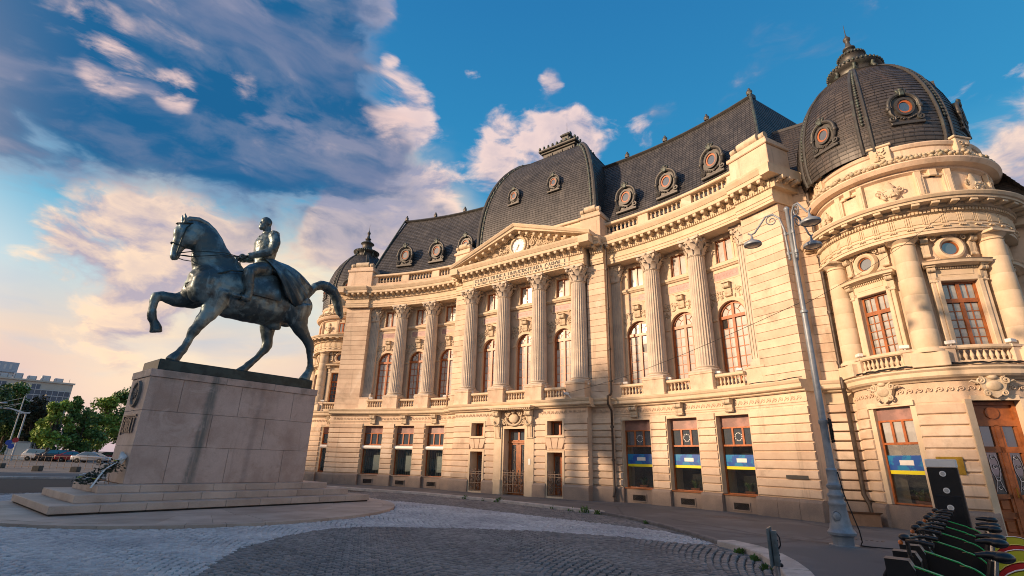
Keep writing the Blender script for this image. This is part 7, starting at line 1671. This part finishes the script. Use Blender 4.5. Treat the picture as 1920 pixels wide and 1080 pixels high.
MB().bbox(-33, -21, 5, 15, 23.1, 27.2, .2).build('roof_cabin', HW, HT); MB().box(-31.5, -22, 4.6, 5.05, 23.4, 25.2).build('roof_screen', HBR, HT); MB().box(-43, -38, 4, 9, 23.1, 26.2).build('roof_cabin', HBR, HT)
for i in range(5): MB().bbox(-18.5+i*3.4, -16.2+i*3.4, 3, 6, 23.1, 24.6+.5*(i % 2), .15).build('roof_unit', HW, HT)
for i in range(12): MB().box(-20+i*1.7, -19.9+i*1.7, .5, .6, 23.1, 24.4).build('roof_post', HBR, HT)
B2 = empty('white_building', azp(-44.4, 255), rad(47)); tag(B2, 'white block with a louvred rooftop screen at the left edge', 'building'); MB().box(-40, 0, 0, 25, 0, 27.5).build('wall', HW, B2); MB().box(-40.5, .8, -1, 25, 27.5, 31).build('roof_screen', mat('blue_grey_screen', (.34, .38, .44), .6), B2)
for i in range(16): MB().box(-24+i*1.5, -23.4+i*1.5, -1.06, -1.0, 28.4, 30.2).build('louvre', HW, B2)
for i in range(5): MB().box(-24+i*3.2, -22+i*3.2, -.06, .05, 21.5, 24.5).build('window', HBR, B2)
MB().box(-8, -1.5, -.06, .05, 16.5, 19).build('window', HGL, B2)
# parked cars
def car(az, d, hdg, col, label, L=4.5, H=1.47, suv=False):
    C_ = empty('parked_car', azp(az, d), hdg); C_.scale = (1.06,)*3; tag(C_, label, 'car', 'cars in the car park'); k = L/4.5
    if suv: body = [(-2.2, .35), (2.2, .35), (2.24, .7), (2.1, .95), (1.1, 1.06), (-2.1, 1.1), (-2.26, .9), (-2.25, .5)]; cab = [(-2.12, 1.05), (1.15, 1.05), (.45, H-.06), (.1, H), (-1.6, H), (-1.9, H-.08)]
    else: body = [(-2.2, .32), (2.2, .32), (2.24, .6), (2.1, .82), (1.1, .95), (-1.5, 1.0), (-2.15, .98), (-2.26, .78), (-2.25, .45)]; cab = [(-1.75, .96), (1.2, .93), (.4, H-.08), (.05, H), (-.7, H), (-1.05, H-.06)]
    b = MB().prism([(x*k, z) for x, z in body], -.88, .88).build('body', col, C_); bake(b, [('BEVEL', dict(width=.12, segments=3, limit_method='ANGLE'))], col)
    m_ = MB(); n = len(cab); vs = [(x*k, -.84+.2*(z-.95)/(H-.95), z) for x, z in cab]+[(x*k, .84-.2*(z-.95)/(H-.95), z) for x, z in cab]; m_.add(vs, [tuple(range(n)), tuple(range(2*n-1, n-1, -1))]+[(i, i+n, (i+1) % n+n, (i+1) % n) for i in range(n)]); b = m_.build('cabin', col, C_); bake(b, [('BEVEL', dict(width=.06, segments=2, limit_method='ANGLE'))], col)
    cx = sum(x for x, z in cab)/n; gl = MB()
    for sg in (-1, 1):
        pts = [(x*.86*k+.02, z-.04 if z > 1.2 else z+.06) for x, z in cab]; gl.add([(x, sg*(.85-.2*(z-.95)/(H-.95)), z) for x, z in pts], [tuple(range(n))])
    gl.build('side_window', GLASS, C_); p = MB()
    for sg in (-1, 1): x = cx*k+.1; p.add([(x-.04, sg*.852, .98), (x+.04, sg*.852, .98), (x+.04, sg*.66, H-.06), (x-.04, sg*.66, H-.06)], [(0, 1, 2, 3)])
    p.build('window_pillar', BLACK, C_); q = MB(); a0, a1 = cab[0], cab[-1]; q.add([(a0[0]*k-.03, -.68, a0[1]+.06), (a0[0]*k-.03, .68, a0[1]+.06), (a1[0]*k-.05, .6, a1[1]-.03), (a1[0]*k-.05, -.6, a1[1]-.03)], [(0, 1, 2, 3)]); a0, a1 = cab[1], cab[2]; q.add([(a0[0]*k+.03, -.68, a0[1]+.06), (a0[0]*k+.03, .68, a0[1]+.06), (a1[0]*k+.05, .6, a1[1]-.03), (a1[0]*k+.05, -.6, a1[1]-.03)], [(0, 1, 2, 3)]); q.build('windscreen', GLASS, C_)
    for x in (-1.36, 1.38):
        for sg in (-1, 1):
            w = empty('wheel', (x*k, sg*.80, .33), 0, C_); t = MB().lathe([(.2, -.1), (.31, -.1), (.33, -.06), (.33, .06), (.31, .1), (.2, .1)], 20).build('tyre', RUBBER, w, 40); t.rotation_euler = (PI/2, 0, 0); t = MB().lathe([(.0, -.105), (.2, -.09), (.22, 0), (.2, .09), (.0, .105)], 14).build('rim', CHROME, w, 40); t.rotation_euler = (PI/2, 0, 0)
    for sg in (-1, 1): MB().bbox(-2.27*k, -2.05*k, sg*.62-.2, sg*.62+.2, .78, .93, .02).build('tail_light', REDG, C_); MB().bbox(2.05*k, 2.25*k, sg*.62-.2, sg*.62+.2, .64, .76, .02).build('headlight', GLASSC, C_)
    MB().box(-2.275*k, -2.24*k, -.26, .26, .52, .63).build('number_plate', WHITE, C_)
CW = mat('car_white', (.55, .57, .60), .25, coat=.5); CS = mat('car_silver', (.33, .36, .41), .25, metal=.5, coat=.5); CK = mat('car_black', (.015, .017, .022), .2, coat=.6); CR = mat('car_red', (.26, .015, .018), .25, coat=.6); CDR = mat('car_dark_red', (.14, .01, .014), .25, coat=.6)
H_ = rad(-18)
car(-37.85, 100, rad(8), CS, 'silver saloon car parked next to the pedestal', 4.6); car(-39.05, 106, rad(28), CR, 'red car mostly hidden behind the silver saloon', 4.2, 1.5); car(-39.7, 108, rad(24), CK, 'black estate car between the red car and a small dark car', 4.7, 1.62, True); car(-40.35, 110, rad(24), CK, 'small dark hatchback beside the white car', 4.0, 1.5); car(-41.05, 113, rad(14), CW, 'white sport utility car beside the white booth', 4.6, 1.68, True); car(-36.6, 118, rad(10), CDR, 'dark red car half hidden by the pedestal edge', 4.3, 1.5)
# white booth, van, lamp posts, signs, barrier, bollards
BT = empty('booth', azp(-42.45, 122), rad(20)); tag(BT, 'white cabin booth at the car park entrance', 'booth'); MB().bbox(-1.5, 1.5, -1.1, 1.1, 0, 2.75, .04).build('cabin', WHITE, BT); MB().bbox(-1.6, 1.6, -1.2, 1.2, 2.75, 2.9, .03).build('roof', HW, BT); MB().box(-1.52, -1.49, -.5, .3, 1.2, 2.2).build('window', GLASS, BT)
VN = empty('parked_van', azp(-41.6, 124), rad(100)); tag(VN, 'white van parked right of the booth', 'van'); b = MB().prism([(-2.3, .4), (2.4, .4), (2.5, 1.0), (1.9, 1.25), (1.4, 2.3), (-2.3, 2.35)], -.95, .95).build('body', WHITE, VN); bake(b, [('BEVEL', dict(width=.12, segments=2, limit_method='ANGLE'))], WHITE); m_ = MB()
for sg in (-1, 1): m_.box(.7, 1.5, sg*.955-.01, sg*.955+.01, 1.35, 2.0)
m_.box(-2.32, -2.29, -.7, .7, 1.4, 2.05); m_.build('window', GLASS, VN)
for x in (-1.5, 1.5):
    for sg in (-1, 1): t = MB().lathe([(.0, -.1), (.33, -.1), (.35, 0), (.33, .1), (0, .1)], 16).build('wheel', RUBBER, VN, 40, (x, sg*.85, .35)); t.rotation_euler = (PI/2, 0, 0)
GP = mat('pale_grey_paint', (.36, .38, .40), .5)
L1 = empty('lamp_post', azp(-43.25, 112), rad(40)); tag(L1, 'tall grey lamp post with three disc heads on thin arms', 'lamp post'); MB().tube([(0, 0, 0), (0, 0, 9.6)], [.12, .07], 8).build('pole', GP, L1); m_ = MB()
for i, (x, z) in enumerate(((-2.2, 8.4), (-2.6, 7.6), (-1.5, 7.6))): m_.tube([(0, 0, z+1.0), (x, 0, z+.15)], .03, 5); m_.ell((x, 0, z), (.55, .4, .14), 12, 6)
m_.build('lamp_heads', GP, L1, 50)
L2 = empty('lamp_post', azp(-42.85, 108), rad(40)); tag(L2, 'shorter pale lamp post with a flat T shaped head', 'lamp post'); MB().tube([(0, 0, 0), (0, 0, 6.6), (-.1, 0, 6.9)], [.13, .10, .1], 8).build('pole', GP, L2); MB().prism([(-1.9, 7.35), (-1.85, 7.5), (-.1, 7.0), (.45, 7.05), (.4, 6.85), (-.3, 6.8)], -.2, .2).build('lamp_head', HW, L2)
SBL = mat('sign_blue', (.02, .07, .35), .4); SRD = mat('sign_red', (.4, .02, .03), .4)
for az, d, z, mt, lb in ((-43.3, 104, 2.55, SBL, 'upper blue round traffic sign left of the booth'), (-42.95, 104, 2.9, SRD, 'red round traffic sign left of the booth'), (-43.1, 104, 2.05, SBL, 'lower blue round traffic sign left of the booth'), (-41.75, 118, 3.0, SBL, 'small blue sign above the booth corner')):
    s = empty('traffic_sign', azp(az, d), rad(43)); tag(s, lb, 'traffic sign'); MB().tube([(0, 0, 0), (0, 0, z+.2)], .04, 6).build('post', GP, s); MB().prism([(.36*math.cos(2*PI*i/18), z+.36*math.sin(2*PI*i/18)) for i in range(18)], -.07, -.045).build('sign_disc', mt, s)
for az, d, lb in ((-40.35, 116, 'traffic light post with a blue sign before the bright tree'), (-40.8, 118, 'grey post left of the traffic light')):
    s = empty('traffic_light', azp(az, d), rad(40)); tag(s, lb, 'post'); MB().tube([(0, 0, 0), (.1, 0, 4.6)], .08, 6).build('post', GP, s); MB().bbox(-.3, .1, -.2, .1, 2.7, 3.7, .04).build('signal_head', BLACK if az < -40.5 else SBL, s)
    if az > -40.5: MB().ell((-.1, -.22, 2.9), (.12, .05, .12), 8, 6).build('green_lens', GREENL, s)
FN = empty('railing', (-47, 51.6, 0), math.atan2(50.6-51.6, 13)); tag(FN, 'low dark metal railing along the car park', 'railing'); rm = MB(); rm.tube([(-14, 0, 1.12), (20, 0, 1.12)], .022, 5); rm.tube([(-14, 0, .16), (20, 0, .16)], .018, 5); rm.build('rail', IRON, FN)
pb = mesh_of(MB().tube([(0, 0, 0), (0, 0, 1.12)], .022, 5), 'post', IRON)
for i in range(48): obj('post', pb, FN, (-14+i*.72, 0, 0))
BOL = mat('bollard_stone', (.07, .068, .062), .8, .3, 5)
for (x, y), lb in zip(((-39.2, 44.9), (-36.2, 45.1), (-46.8, 49.6)), ('dark stone block bollard, middle of the three by the road', 'dark stone block bollard nearest the pedestal', 'dark stone block bollard cut off by the left edge')): tag(MB().bbox(-.28, .28, -.28, .28, 0, .45, .04).build('bollard', BOL, None, 0, (x, y, 0), rad(10)), lb, 'bollard', 'stone bollards by the road')
wdz = MB(); rg = random.Random(5)

# ------------------------------------------------------------------ unseen palace behind the camera, added; height and span set to shade the square
PA = empty('unseen_palace', UV2W(0, 55), BTH); tag(PA, 'long pale unseen palace across the square, added to shade it', 'building'); PAH = 20.65
MB().box(-68, 24, -22, 0, 0, PAH-.8).build('wall', HB, PA); MB().box(-68.6, 24.6, -22.6, .6, PAH-.8, PAH).build('cornice', STONE2, PA)
pw_ = mesh_of(MB().box(-1.0, 1.0, -.02, .08, 0, 2.8), 'window', GLASS)
for r in range(4):
    for c in range(19): obj('window', pw_, PA, (-64+c*4.6, 0, 2+r*4.7))
